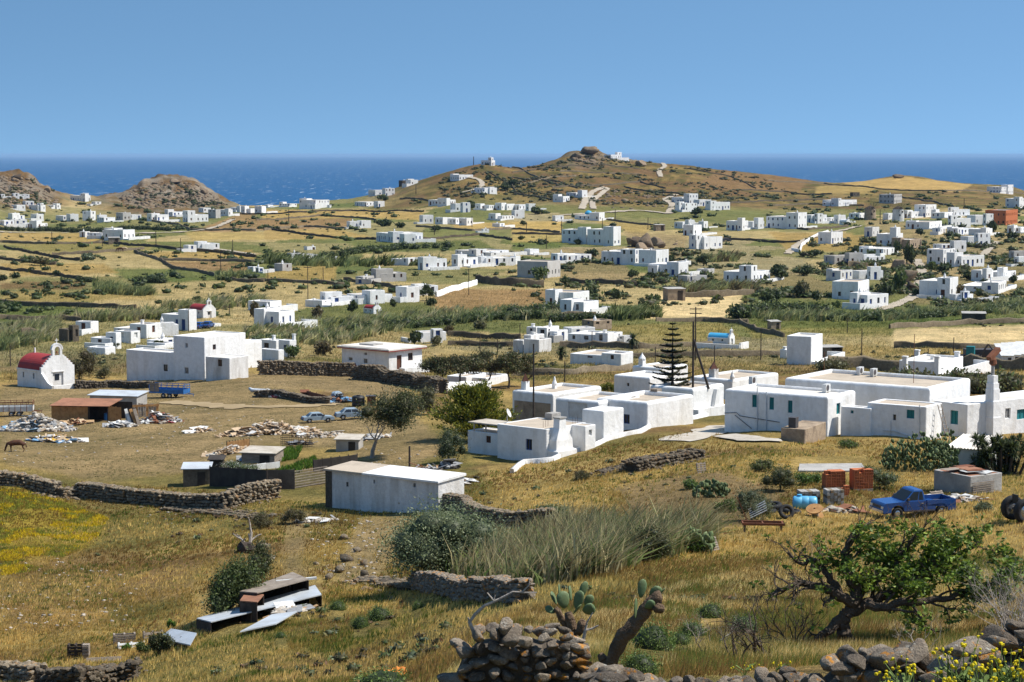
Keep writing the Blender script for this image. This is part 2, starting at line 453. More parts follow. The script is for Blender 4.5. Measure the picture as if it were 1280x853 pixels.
 def lump(s,c,r,lev=1,jit=0.25,rz=None):
  v,f=ICO[lev]
  rz=random.random()*6.28 if rz is None else rz
  ca,sa=math.cos(rz),math.sin(rz)
  rr=r if hasattr(r,'__len__') else (r,r,r)
  sc=1+(rng.random(len(v))-0.5)*2*jit
  q=np.sign(v)*np.abs(v)**0.8*sc[:,None]*np.array(rr)
  x=q[:,0]*ca-q[:,1]*sa+c[0];y=q[:,0]*sa+q[:,1]*ca+c[1];z=q[:,2]+c[2]
  i=s.p(*zip(x,y,z))
  s.f.extend(tuple(i+k for k in t) for t in f)
 def mesh(s,name,mat,smooth=False):
  me=bpy.data.meshes.new(name)
  me.from_pydata(s.v,[],s.f)
  me.materials.append(MATS[mat] if isinstance(mat,str) else mat)
  a=me.color_attributes.new('Col','FLOAT_COLOR','POINT')
  c=np.ones((len(s.v),4),np.float32)
  if len(s.v):c[:,:3]=np.array(s.c)
  a.data.foreach_set('color',c.ravel())
  if smooth:me.polygons.foreach_set('use_smooth',np.ones(len(s.f),bool))
  me.update();return me
 def build(s,name,mat,parent=None,loc=None,rz=0,smooth=False):
  return link(name,s.mesh(name,mat,smooth),parent,loc,rz)
  # ------------------------------------------------------------ terrain, sea
def inpoly(px,py,poly):
 r=np.zeros(px.shape,bool);n=len(poly)
 for i in range(n):
  x0,y0=poly[i];x1,y1=poly[(i+1)%n]
  if y0==y1:continue
  c=((y0>py)!=(y1>py))&(px<(x1-x0)*(py-y0)/(y1-y0)+x0)
  r ^= c
 return r
STRAW,GOLD,OLIVE,GREEN,BROWN,SOIL,TAN,ROCK,YEL=[np.array(c) for c in
((0.35,0.245,0.09),(0.46,0.31,0.11),(0.15,0.13,0.045),(0.085,0.11,0.03),(0.19,0.115,0.055),(0.24,0.17,0.095),(0.31,0.225,0.115),(0.27,0.225,0.18),(0.36,0.25,0.02))]
PXg=640+UU;PYg=H0-S_
_,_,zr=XX,YY,ZZ-ZC
_d=YY*cP-zr*sP
PXg=640+F*XX/_d;PYg=426.5-F*(YY*sP+zr*cP)/_d
def lerp(a,b,t):return a+(b-a)*np.clip(t,0,1)[...,None]
def sstep(x,a,b):t=np.clip((x-a)/(b-a),0,1);return t*t*(3-2*t)
PALE=np.array((0.60,0.45,0.235))
n1=fbm(XX/40,YY/18,31,4);n2=fbm(XX/7,YY/6,33,4);n3=fbm(XX/120,YY/70,35,3);n4=fbm(XX/2.2,YY/2.2,41,3)
C=lerp(STRAW[None,None],OLIVE[None,None],sstep(n1+0.07*np.clip((YY-260)/100,0,1),0.42,0.68)*0.88)
C=lerp(C,BROWN,sstep(n2,0.52,0.72)*0.8)
C=lerp(C,GREEN,sstep(n3,0.58,0.8)*0.35*np.clip((YY-150)/200,0.3,1))
C=lerp(C,GOLD,sstep(n4,0.55,0.8)*0.35)
hx=np.floor((XX+(fbm(XX/30,YY/30,71,3)-0.5)*34)/46);hy=np.floor((YY+(fbm(XX/34,YY/34,73,3)-0.5)*40+XX*0.25)/74)
PAL=np.array([(0.40,0.31,0.15),(0.44,0.34,0.17),(0.20,0.19,0.08),(0.14,0.155,0.055),(0.105,0.135,0.045),(0.27,0.235,0.11),(0.15,0.165,0.06),(0.30,0.25,0.14)])
pick_=(_h(hx,hy,5)*7.99).astype(int)
C=lerp(C,PAL[pick_]*(0.8+0.4*n2[...,None]),0.82*np.clip((YY-270)/60,0,1))
hillc=lerp(lerp(BROWN*0.85+0*C,STRAW*0.65,sstep(n1,0.46,0.66)),OLIVE*0.6,sstep(n2,0.46,0.62)*0.9)
C=lerp(C,hillc,np.clip(HM*2.2,0,1))
far_hill=sstep(YY,1080,1180)*sstep(PXg,420,520)
C=lerp(C,hillc,far_hill*0.9)
C=lerp(C,lerp(ROCK*0.85+0*C,BROWN*0.75,sstep(fbm(XX/14,YY/14,51,4),0.46,0.6)),ROCKY*0.95)
WARP=[fbm(XX/6,YY/6,61+k*7,4) for k in range(5)]
def field(poly,c,k=1.0,dmin=0,dmax=1e9,soft=None):
 global C
 amp=np.clip(2600/YY,3,34);q=0
 for k_ in range(5):
  q=q+0.2*inpoly(PXg+(WARP[k_]-0.5)*amp*2.2,PYg+(WARP[4-k_]-0.5)*amp,poly)
 q=q*((YY>dmin)&(YY<dmax))
 C=lerp(C,np.array(c)*(0.82+0.36*n2[...,None]),q*k)
field([(812,366),(930,366),(920,398),(808,399)],PALE,1.0,350)
field([(1116,411),(1285,407),(1285,432),(1118,434)],PALE,1.0,250)
field([(1040,434),(1285,434),(1285,446),(1060,446)],STRAW,0.7,200)
field([(930,404),(1112,399),(1112,420),(940,424)],OLIVE*1.2+STRAW*0.2,0.8,250)
field([(930,403),(1200,396),(1285,396),(1285,406),(1110,410),(935,412)],GREEN*1.1,0.7,300)
field([(760,408),(900,403),(930,425),(760,432)],OLIVE*0.8+STRAW*0.5,0.8,250)
field([(545,362),(690,362),(690,386),(540,390)],BROWN*1.25+STRAW*0.15,0.9,350)
field([(640,278),(702,276),(702,290),(640,291)],GOLD,0.9)
field([(640,291),(702,290),(702,303),(640,305)],STRAW+OLIVE*0.4,0.8)
field([(640,303),(705,303),(700,311),(640,313)],GREEN*1.2,0.8)
field([(735,276),(820,280),(800,300),(775,285)],STRAW,0.8)
field([(320,262),(440,263),(530,264),(525,276),(440,272),(330,275)],GOLD*0.85,0.9)
field([(320,275),(440,273),(435,285),(320,288)],BROWN*1.4,0.85)
field([(330,288),(420,286),(470,298),(330,300)],GOLD*0.8,0.8)
field([(430,304),(600,300),(620,312),(470,316)],GREEN,0.75)
field([(0,291),(128,292),(132,304),(0,301)],GOLD*0.82,0.85)
field([(0,303),(200,305),(180,315),(60,318)],OLIVE+STRAW*0.3,0.8)
field([(180,316),(316,313),(318,326),(190,323)],GOLD*0.8,0.85)
field([(205,326),(318,328),(310,342),(215,335)],BROWN*1.3,0.8)
field([(125,337),(230,335),(290,350),(180,356)],GREEN*1.15,0.85)
field([(0,330),(130,330),(150,342),(20,346)],GOLD*0.75,0.8)
field([(0,353),(110,352),(105,362),(0,362)],BROWN*0.9,0.8)
field([(0,365),(180,363),(200,375),(0,380)],STRAW,0.7)
field([(0,380),(120,383),(110,400),(0,404)],GREEN*1.2,0.65)
field([(335,335),(420,332),(420,350),(330,355)],GOLD*0.8,0.8)
field([(230,290),(330,290),(330,300),(240,300)],STRAW+OLIVE*0.3,0.8)
field([(300,267),(240,290),(320,290),(320,262)],BROWN*1.5,0.8)
field([(565,280),(640,278),(640,286),(570,288)],GOLD*0.9,0.85)
field([(1050,228),(1128,221),(1215,231),(1200,240),(1080,236)],GOLD*0.75+BROWN*0.4,0.9)
field([(1020,233),(1095,230),(1090,242),(1020,242)],STRAW,0.8)
field([(960,290),(1090,294),(1100,314),(985,314)],GOLD*0.72,0.85)
field([(1080,270),(1140,280),(1160,305),(1140,330),(1085,300)],TAN,0.7,400)
field([(1140,285),(1285,290),(1285,380),(1140,380)],TAN*0.9,0.6,400)
field([(700,310),(760,312),(800,350),(700,362)],TAN*0.85,0.7,400)
field([(780,290),(860,295),(850,330),(790,315)],TAN*0.9,0.7,400)
field([(840,345),(1000,340),(1050,360),(1030,375),(840,362)],TAN*0.8,0.6,400)
field([(900,213),(1010,224),(1000,240),(860,236)],BROWN*1.05,0.8)
# near ground
field([(0,484),(150,476),(240,462),(330,468),(420,500),(470,520),(440,560),(330,555),(240,590),(110,600),(0,578)],TAN*0.92,0.9,120,300)
field([(330,466),(440,468),(500,478),(520,505),(430,492),(330,478)],TAN*0.75+SOIL*0.2,0.95,150,330)
field([(440,510),(520,520),(560,560),(500,600),(440,570)],TAN*0.95,0.8,100,250)
field([(450,650),(520,640),(500,690),(480,720),(420,730),(430,690)],TAN*0.95,0.85,60,200)
field([(360,640),(392,640),(375,700),(385,725),(360,725),(350,700)],TAN*0.85,0.7,60,200)
field([(0,605),(60,615),(135,650),(110,690),(0,720)],YEL*0.72+OLIVE*0.5,0.8,60,200)
field([(0,700),(120,690),(250,700),(230,750),(60,790),(0,790)],BROWN*1.15,0.6,60,200)
field([(125,765),(160,752),(232,745),(225,765),(150,780)],GREEN*0.8,0.7,60,200)
field([(600,590),(700,560),(850,560),(830,610),(780,680),(650,640)],STRAW*1.15,0.75,60,200)
field([(760,610),(900,590),(1000,620),(920,670),(800,670)],SOIL*0.75,0.75,60,200)
field([(700,700),(1000,640),(1280,640),(1280,690),(900,730)],STRAW*1.1,0.6,40,130)
C=np.clip(C,0.01,0.9)
idx=np.arange(UU.size).reshape(UU.shape)
quads=np.stack([idx[:-1,:-1],idx[:-1,1:],idx[1:,1:],idx[1:,:-1]],-1).reshape(-1,4)
m,nt_,bs=_nodes('terrain')
a=N(nt_,'ShaderNodeAttribute',attribute_name='Col')
g1=ramp(nt_,noise(nt_,0.16,6,0.72,stretch=(1,1,0.2)),0.30,0.70)
g2=ramp(nt_,noise(nt_,1.7,5,0.75),0.30,0.70)
c=mixc(nt_,0.75,a.outputs['Color'],mixc(nt_,g1,(0.45,0.50,0.45),(1.45,1.40,1.35)),'MULTIPLY')
c=mixc(nt_,0.7,c,mixc(nt_,g2,(0.45,0.45,0.42),(1.5,1.5,1.5)),'MULTIPLY')
nt_.links.new(c,bs.inputs['Base Color'])
bs.inputs['Roughness'].default_value=0.98;bs.inputs['Specular IOR Level'].default_value=0.03
bump(nt_,bs,g2,0.9,0.25)
MATS['terrain']=m
gr=link('terrain',npmesh('terrain',np.stack([XX,YY,ZZ],-1).reshape(-1,3),quads,'terrain',C.reshape(-1,3),True))
tag(gr,'rolling dry farmland and scrub hills','ground',kind='structure')
# the sea
m,nt_,bs=_nodes('sea_water')
wv=noise(nt_,0.02,8,0.78,stretch=(1,0.30,1))
cap=ramp(nt_,noise(nt_,0.07,3,0.75,stretch=(1,0.05,1)),0.625,0.66)
cc=mixc(nt_,ramp(nt_,wv,0.35,0.7),(0.005,0.058,0.15),(0.010,0.085,0.21))
cc=mixc(nt_,mixfac(nt_,cap,0.6),cc,(0.62,0.66,0.70))
nt_.links.new(cc,bs.inputs['Base Color'])
bs.inputs['Roughness'].default_value=0.55;bs.inputs['Specular IOR Level'].default_value=0.25;bs.inputs['IOR'].default_value=1.33
bump(nt_,bs,wv,0.5,6.0)
MATS['sea_water']=m
ys=np.concatenate([[-3000,-500,0],np.geomspace(600,110000,46)]);xs=np.linspace(-60000,60000,61)
gx,gy=np.meshgrid(xs,ys);ii=np.arange(gx.size).reshape(gx.shape)
sea=link('sea',npmesh('sea',np.stack([gx,gy,gx*0],-1).reshape(-1,3),np.stack([ii[:-1,:-1],ii[:-1,1:],ii[1:,1:],ii[1:,:-1]],-1).reshape(-1,4),'sea_water'))
tag(sea,'deep blue open sea with scattered whitecaps','sea',kind='structure')
# ------------------------------------------------------------ houses
def rrect(a,b,o,z,rc,k):
 """ring round a rectangle a x b, set in by o, corner radius rc"""
 r=max(rc-o,0.0)
 if k==0 or r<=0.001:return [(o,o,z),(a-o,o,z),(a-o,b-o,z),(o,b-o,z)] if k==0 else sum([[(x,y,z)]*(k+1) for x,y in ((o,o),(a-o,o),(a-o,b-o),(o,b-o))],[])
 out=[]
 for cx,cy,t0 in ((o+r,o+r,math.pi),(a-o-r,o+r,1.5*math.pi),(a-o-r,b-o-r,0),(o+r,b-o-r,0.5*math.pi)):
  for j in range(k+1):
   t=t0+j*math.pi/2/k
   out.append((cx+r*math.cos(t),cy+r*math.sin(t),z))
 return out
def face_holes(mb,O,U,Nn,u0,u1,z0,z1,holes,depth):
 """wall from u0 to u1 and z0 to z1 with openings and their reveals (Nn points into the wall)"""
 O,U,Nn=Vector(O),Vector(U),Vector(Nn)
 P=lambda u,z,d=0:O+U*u+Vector((0,0,z))+Nn*d
 us=sorted({u0,u1,*[h[0] for h in holes],*[h[1] for h in holes]});zs=sorted({z0,z1,*[h[2] for h in holes],*[h[3] for h in holes]})
 for a,b in zip(us,us[1:]):
  for c,d in zip(zs,zs[1:]):
   mu,mz=(a+b)/2,(c+d)/2
   if any(h[0]<mu<h[1] and h[2]<mz<h[3] for h in holes):continue
   mb.quad(P(a,c),P(b,c),P(b,d),P(a,d))
 for h in holes:
  a,b,c,d=h[:4]
  for p,q in (((a,c),(b,c)),((b,c),(b,d)),((b,d),(a,d)),((a,d),(a,c))):
   mb.quad(P(*p),P(*q),P(*q,depth),P(*p,depth))
_unit={}
def unit_box(mat):
 if mat not in _unit:
  b=MB();b.box(0,1,0,1,0,1);_unit[mat]=b.mesh('pane',mat)
 return _unit[mat]
KIND={'g':'window_glass','b':'blue_wood','t':'teal_wood','n':'brown_wood','w':'white_metal','k':'dark_wood'}
class House:
 def __init__(s,name,label,cat,yaw,group=None,mat='whitewash',roof='roof_white'):
  s.name,s.label,s.cat,s.group,s.yaw=name,label,cat,group,R(yaw)
  s.dR=Vector((math.cos(s.yaw),math.sin(s.yaw),0));s.dL=Vector((-math.sin(s.yaw),math.cos(s.yaw),0))
  s.B=[];s.root=None;s.mat,s.roofm=mat,roof
 def loc(s,P):
  d=Vector(P)-s.root.location
  return Vector((d.dot(s.dR),d.dot(s.dL),d.z))
 def block(s,cx,cy,xl,xr,yt,mat=None,roof=None,z=None,par=0.28,r=0.12,th=0.3,rc=None,Y=None,dig=1.6,a=None,b=None):
  if z is not None:
   dx,dz=ray(cx,cy);y=(z-ZC)/dz;P=Vector((dx*y,y,z))
  elif Y is not None:
   P=at(cx,cy,Y);P.z=float(ground_z(P.x,P.y))
  else:P=G(cx,cy)
  if s.root is None:s.root=empty(s.name,P,s.yaw,s.label,s.cat,s.group)
  def run(d,px):
   k=ray(px,cy)[0]
   return max(1.2,min(40,(k*P.y-P.x)/(d.x-k*d.y)))
  a=a or run(s.dR,xr);b=b or run(s.dL,xl)
  h=ZC+ray(cx,yt)[1]*P.y-P.z
  s.B.append(dict(P=P,a=a,b=b,h=h,mat=mat or s.mat,roof=roof or s.roofm,par=par,r=r,th=th,rc=rc,L=[],R=[],dig=dig if z is None else 0.0,far=P.y>330))
  return len(s.B)-1
 def hit(s,i,face,px,py):
  b=s.B[i];dx,dz=ray(px,py);d=Vector((dx,1,dz));o=Vector((0,0,ZC));n=s.dR if face=='L' else s.dL
  t=(b['P']-o).dot(n)/d.dot(n);q=o+d*t-b['P']
  return (q.dot(s.dL) if face=='L' else q.dot(s.dR)),q.z
 def win(s,i,face,px,py,w,h,kind='g',door=False):
  q0,q1=s.hit(i,face,px-w/2,py+h/2),s.hit(i,face,px+w/2,py-h/2)
  u0,u1=sorted((q0[0],q1[0]));z0,z1=sorted((q0[1],q1[1]))
  s.hole(i,face,u0,u1,z0,z1,kind,door)
 def hole(s,i,face,u0,u1,z0,z1,kind='g',door=False):
  b=s.B[i];L=b['b'] if face=='L' else b['a'];m=0.2
  u0,u1=max(u0,m),min(u1,L-m);z0,z1=max(z0,-0.2),min(z1,b['h']-0.25)
  if u1-u0<0.2 or z1-z0<0.2:return
  for h in b[face]:
   if u0<h[1]+0.12 and h[0]<u1+0.12 and z0<h[3]+0.1 and h[2]<z1+0.1:return
  b[face].append((u0,u1,z0,z1,kind,door))
 def auto(s,i,rnd,kinds='ggbn',dens=0.6):
  b=s.B[i]
  for face,L in (('L',b['b']),('R',b['a'])):
   fl=2 if b['h']>4.6 else 1
   n=int(max(1,(L-0.6)//1.95))
   for st in range(fl):
    for k in range(n):
     if rnd.random()>dens:continue
     u=(k+0.5)*L/n+rnd.uniform(-0.25,0.25);z=b['h']/fl*st
     if st==0 and rnd.random()<0.16:s.hole(i,face,u-0.5,u+0.5,z+0.02,z+2.1,rnd.choice(kinds.replace('g','b') or 'b'),True)
     else:
      ww=rnd.choice((0.28,0.34,0.42));s.hole(i,face,u-ww,u+ww,z+0.95,z+1.95+rnd.uniform(0,0.3),rnd.choice(kinds))
 def finish(s):
  for b in s.B:
   o=s.loc(b['P']);a,bb,h=b['a'],b['b'],b['h'];far=b['far']
   k=0 if far else 3;r=min(b['r'],0.3*min(a,bb),h*0.3);rc=(b['rc'] if b['rc'] is not None else 0.12) if not far else 0
   mb=MB();mb.M=Matrix.Translation(o);zb=-b['dig']
   dep=0.16 if not far else 0.2
   zt=h-r
   face_holes(mb,(0,0,0),(1,0,0),(0,1,0),rc,a-rc,zb,zt,b['R'],dep)
   face_holes(mb,(0,0,0),(0,1,0),(1,0,0),rc,bb-rc,zb,zt,b['L'],dep)
   face_holes(mb,(0,bb,0),(1,0,0),(0,-1,0),rc,a-rc,zb,zt,[],dep)
   face_holes(mb,(a,0,0),(0,1,0),(-1,0,0),rc,bb-rc,zb,zt,[],dep)
   if rc:
    lo,hi=rrect(a,bb,0,zb,rc,k),rrect(a,bb,0,zt,rc,k)
    for q in range(4):
     for j in range(k):
      n=q*(k+1)+j;mb.quad(lo[n],lo[n+1],hi[n+1],hi[n])
   th=min(b['th'],0.25*min(a,bb));par=b['par']
   if far:prof=[(0,zt),(0.02,h),(th,h),(th,h-par)]
   else:prof=[(0,zt)]+[(r*(1-math.cos(t)),zt+r*math.sin(t)) for t in (0.4,0.8,1.2,1.57)]+[(th+r*0.5,h),(th+r*0.8,h-r*0.4),(th+r*0.8,h-par)]
   inn=prof[-1][0]
   mb.loft([rrect(a,bb,p,z,rc,k) for p,z in prof],caps=False)
   w_=mb.build('wall',b['mat'],s.root)
   rf=MB();rf.M=Matrix.Translation(o);i0=rf.p(*rrect(a,bb,inn-0.01,h-par+0.01,rc,0));rf.f.append((i0,i0+1,i0+2,i0+3))
   rf.build('roof',b['roof'],s.root)
   for face in 'LR':
    for (u0,u1,z0,z1,kd,door) in b[face]:
     nm='door' if door else 'window'
     if face=='L':cor,ax=o+Vector((dep-0.02,u0,z0)),'y'
     else:cor,ax=o+Vector((u0,dep-0.02,z0)),'x'
     du,dz=u1-u0,z1-z0
     if far or du<0.35:
      q=link(nm,unit_box(KIND[kd]),s.root);q.location=cor;q.scale=(0.05,du,dz) if face=='L' else (du,0.05,dz)
     else:
      fm=MB();e=0.07
      def bar(p0,p1,q0,q1,t=0.06):
       if face=='L':fm.box(-0.04,t-0.02,p0,p1,q0,q1)
       else:fm.box(p0,p1,-0.04,t-0.02,q0,q1)
      bar(0,du,0,e);bar(0,du,dz-e,dz);bar(0,e,e,dz-e);bar(du-e,du,e,dz-e)
      if not door:bar(du/2-0.025,du/2+0.025,e,dz-e)
      fr=fm.build(nm,KIND['w' if kd=='g' else kd],s.root,cor)
      q=link('pane' if not door else 'panel',unit_box(KIND[kd] if (door or kd=='t') else 'window_glass'),fr)
      if face=='L':q.location=(0.0,e*0.6,e*0.6);q.scale=(0.03,du-e*1.2,dz-e*1.2)
      else:q.location=(e*0.6,0.0,e*0.6);q.scale=(du-e*1.2,0.03,dz-e*1.2)
  return s
 def chimney(s,i,u,v,w=0.5,h=1.0,cap='flat',mat='whitewash'):
  b=s.B[i];o=s.loc(b['P'])+Vector((u*b['a'],v*b['b'],b['h']-b['par']-0.05))
  m=MB();m.M=Matrix.Translation(o);m.box(-w/2,w/2,-w/2,w/2,0,h)
  if cap=='flat':m.box(-w*0.65,w*0.65,-w*0.65,w*0.65,h,h+0.1)
  c=m.build('chimney',mat,s.root)
  if cap=='cone':k=MB();k.M=Matrix.Translation(o);k.lathe([(w*0.75,h),(w*0.6,h+0.15),(0.05,h+0.7)],4);k.build('cowl','brown_wood',c)
  if cap=='dome':k=MB();k.M=Matrix.Translation(o);k.lathe([(w*0.7,h),(w*0.7,h+0.1),(w*0.35,h+0.4),(0.1,h+0.55),(0.03,h+0.75)],10);k.build('cowl',mat,c)
  return c
 def box(s,name,mat,x0,x1,y0,y1,z0,z1,parent=None):
  m=MB();m.box(x0,x1,y0,y1,z0,z1);return m.build(name,mat,parent or s.root)
 def unit_ac(s,P):
  """outdoor air conditioner standing on a roof"""
  o=s.loc(P);m=MB();m.M=Matrix.Translation(o);m.box(-0.4,0.4,-0.16,0.16,0.08,0.68);m.box(-0.35,-0.25,-0.14,0.14,0,0.08);m.box(0.25,0.35,-0.14,0.14,0,0.08)
  c=m.build('air_conditioner','white_metal',s.root)
  k=MB();k.M=Matrix.Translation(o);k.lathe([(0.02,-0.175),(0.24,-0.175),(0.24,-0.155)],14,(-0.1,0,0.38),'y');k.build('fan_grille','dark_metal',c)
 def roof_pt(s,i,px,py):
  b=s.B[i];z=b['P'].z+b['h']-b['par']+0.01;dx,dz=ray(px,py);y=(z-ZC)/dz
  return Vector((dx*y,y,z))
GH='white houses scattered over the valley and hills'
LAND=[]
def far(x0,x1,yt,yb,label,name='white_house',yaw=None,n=None,mat='whitewash',roof=None,kinds='gggnnb',dens=0.72,cat='house',group=GH,seed=None,ch=True):
 rnd=random.Random(int(x0*131+yb*7) if seed is None else seed)
 yt+=0.10*(yb-yt);e=0.05*(x1-x0);x0-=e;x1+=e;P=G((x0+x1)/2,yb);W=(x1-x0)*mpp(P)
 if yaw is None:yaw=rnd.choice((26,32,38,44,52,58))
 n=n or (1 if W<8 else 2 if W<15 else 3 if W<24 else 4)
 h=House(name,label,cat,yaw,group,mat,roof or rnd.choice(('roof_white','roof_white','roof_screed')))
 fr=0.26+0.42*(yaw-26)/38
 hi=0;T=lambda f:yt+(yb-yt)*f
 if n==1:h.auto(h.block(x0+(x1-x0)*fr,yb,x0,x1,yt,par=0.25,r=0.1),rnd,kinds,dens)
 else:
  W_=x1-x0;j=h.block(x0+W_*fr,yb,x0,x1,T(rnd.choice((0.15,0.25,0.35))),par=0.25,r=0.1);h.auto(j,rnd,kinds,dens)
  sl=rnd.sample(range(n),max(1,n-2))
  for q,i in enumerate(sl):
   wd=W_*rnd.uniform(0.34,0.55);a=max(x0,min(x1-wd,x0+W_*i/n));j=h.block(a+wd*fr,yb+0.35+0.2*q-(W_*fr-(a-x0+wd*fr))*0.05,a,a+wd,T(0 if q==0 else rnd.choice((0.12,0.22,0.45,0.55))),par=0.25,r=0.1,a=None if i==n-1 else 3.2+rnd.random()*2);h.auto(j,rnd,kinds,dens)
   if q==0:hi=j
 h.finish()
 if ch and rnd.random()<0.5:h.chimney(hi,rnd.uniform(0.3,0.7),rnd.uniform(0.3,0.7),0.45,rnd.uniform(0.5,0.8),rnd.choice(('flat','dome')))
 if rnd.random()<0.7 and mat=='whitewash':
  b=h.B[0];e=rnd.uniform(2.5,6);f=rnd.uniform(1.5,4);hh=rnd.uniform(0.7,1.3);m=MB();m.M=Matrix.Translation(h.loc(b['P']))
  if rnd.random()<0.5:m.box(-f,-f+0.3,-0.5,b['b']*0.9,-2,hh);m.box(-f+0.3,0,-0.5,-0.2,-2,hh)
  else:m.box(0.2,b['a']+e,-f,-f+0.3,-2,hh);m.box(b['a']+e-0.3,b['a']+e,-f+0.3,0.5,-2,hh);m.box(0.2,b['a']+e-0.3,-f+0.3,-0.02,-2,hh*0.4)
  m.build('terrace_wall',mat,h.root)
 LAND.append((h.root,label));return h
def chapel(px,py,wpx,label,yaw=45,roofm='red_paint',length=1.15,hr=0.48,name='chapel'):
 """small Cycladic chapel: barrel roof, stepped gable front, arched bell gable with cross"""
 P=G(px,py);k=mpp(P);root=empty(name,P,R(yaw),label,'chapel')
 W=wpx*k/math.cos(R(yaw));Ln=W*length;he=W*hr;rr=W/2
 def mk(nm,mat,fn,par=root,sm=False):
  m=MB();fn(m);return m.build(nm,mat,par,smooth=sm)
 def nave(m):
  face_holes(m,(0.06,0,0),(0,1,0),(1,0,0),0.3,Ln,-1,he,[(Ln*0.3,Ln*0.3+0.35,he*0.5,he*0.82),(Ln*0.72,Ln*0.72+0.35,he*0.5,he*0.82)],0.2)
  m.quad((W-0.06,0.3,-1),(W-0.06,Ln,-1),(W-0.06,Ln,he),(W-0.06,0.3,he))
  m.quad((0.06,Ln,-1),(W-0.06,Ln,-1),(W-0.06,Ln,he),(0.06,Ln,he))
  m.box(-0.02,0.28,0.32,Ln+0.03,he-0.12,he+0.05);m.box(W-0.28,W+0.02,0.32,Ln+0.03,he-0.12,he+0.05)
  arc=[(rr+(rr-0.12)*math.cos(t),he+(rr-0.12)*math.sin(t)*0.76) for t in [math.pi*j/14 for j in range(15)]]
  m.prism(arc,Ln-0.05,Ln+0.02)
 wl=mk('wall','whitewash',nave)
 for v in (0.3,0.72):mk('window','window_glass',lambda m:m.box(0.2,0.26,Ln*v,Ln*v+0.35,he*0.5,he*0.82))
 def barrel(m):
  arc=[(rr+(rr-0.10)*math.cos(t),he+(rr-0.10)*math.sin(t)*0.78) for t in [math.pi*j/20 for j in range(21)]]
  m.prism(arc,0.3,Ln-0.06)
 mk('barrel_roof',roofm,barrel)
 ap=he+rr*0.74
 bw=W*0.145
 steps=6;prof=[(0,-1),(0,he+0.1)]
 for j in range(steps):
  x=(rr-bw)*(j+1)/steps;z=he+0.1+(ap-he-0.1)*((j+1)/steps)**0.85
  prof+=[(prof[-1][0],z),(x,z)]
 prof+=[(W-x,z) for x,z in prof[::-1]]
 dw=W*0.16;dx0,dx1,dh=rr-dw,rr+dw,min(1.95,he*0.9)
 def front(m):
  left=[(x,z) for x,z in prof if x<=rr];right=[(x,z) for x,z in prof if x>rr]
  m.prism([(dx0,-1)]+[(0,-1)]+left[1:]+[(dx0,left[-1][1])],0,0.35)
  m.prism([(dx1,right[0][1])]+right[:-1]+[(W,-1),(dx1,-1)],0,0.35)
  m.box(dx0,dx1,0,0.35,dh,left[-1][1])
  m.box(dx0-0.1,dx1+0.1,-0.08,-0.002,dh,dh+0.12)
 fa=mk('facade','whitewash',front)
 mk('door','whitewash_old',lambda m:m.box(dx0,dx1,0.18,0.24,-0.1,dh))
 mk('window','window_glass',lambda m:m.box(rr-dw*0.5,rr+dw*0.35,0.15,0.178,dh*0.45,dh*0.85))
 def bell(m):
  gh=W*0.24
  m.box(rr-bw,rr-bw*0.55,0.03,0.33,ap-0.25,ap+gh*0.62);m.box(rr+bw*0.55,rr+bw,0.03,0.33,ap-0.25,ap+gh*0.62)
  for r0,r1,d0,d1 in ((bw*0.55,bw,0.03,0.33),(bw*0.95,bw*1.2,0.0,0.36)):
   ring=[]
   for j in range(11):
    t=math.pi*j/10;ring.append([(rr+r*math.cos(t),y,ap+gh*0.62+r*math.sin(t)) for r,y in ((r0,d0),(r1,d0),(r1,d1),(r0,d1))])
   m.loft(ring)
  z=ap+gh*0.62+bw*1.15
  m.box(rr-0.04,rr+0.04,0.14,0.22,z,z+W*0.13);m.box(rr-W*0.05,rr+W*0.05,0.145,0.215,z+W*0.07,z+W*0.07+0.08)
 bg_=mk('bell_gable','whitewash',bell)
 mk('bell','rust',lambda m:m.lathe([(0.04,0.32),(0.09,0.28),(0.12,0.1),(0.18,0.0)],10,(rr,0.18,ap+W*0.05)),bg_)
 return root,W,Ln,he
 # --- the white compound on the right (long house with rounded parapets)
hR=House('long_white_house','long low white house with rounded parapets and teal shutters behind the blue pickup','house',55)
r1=hR.block(1034,546,905,1069,496,r=0.22,th=0.25,par=0.22)
r2=hR.block(1088,545,1050,1093,511,r=0.05,par=0.06)
r3=hR.block(1157,551,1083,1177,509,r=0.06,par=0.07,roof='roof_screed')
r4=hR.block(1161,541,980,1212,485,r=0.24,th=0.3,par=0.3,roof='roof_screed')
for px,py in ((943,501.5),(964.5,504.7),(987.6,508.6)):hR.win(r1,'L',px,py,6,15,'t')
hR.win(r1,'R',1048,511,5,15,'t');hR.win(r2,'L',1065,514,4,6,'t');hR.win(r3,'L',1118,522,4,7);hR.win(r3,'L',1138,518,10,10,'t')
hR.finish()
for i,px,py in ((r4,1075,469),(r4,1092,471),(r1,1033,491),(r1,941,481)):hR.unit_ac(hR.roof_pt(i,px,py))
def wall_pipe(h,i,pts,r=0.04,mat='sheet_metal',name='pipe'):
 """pipe along the L wall of a block through photo pixels"""
 q=[]
 for px,py in pts:
  u,z=h.hit(i,'L',px,py);q.append(h.loc(h.B[i]['P'])+Vector((-0.06,u,z)))
 m=MB();m.tube(q,r,6);m.build(name,mat,h.root)
wall_pipe(hR,r1,[(947,538),(947,484)]);wall_pipe(hR,r1,[(958.5,538),(958.5,490)])
wall_pipe(hR,r1,[(905.8,516.5),(921,516),(925,520),(975,528)],0.025,'dark_metal','cable');wall_pipe(hR,r1,[(919,519),(940,536)],0.025,'dark_metal','cable')
wall_pipe(hR,r3,[(1150,546),(1150,506)],0.03);wall_pipe(hR,r3,[(1104,538),(1118,539),(1136,545)],0.03,'white_metal')
wall_pipe(hR,r3,[(1114,545),(1114,526)],0.02,'sheet_metal')
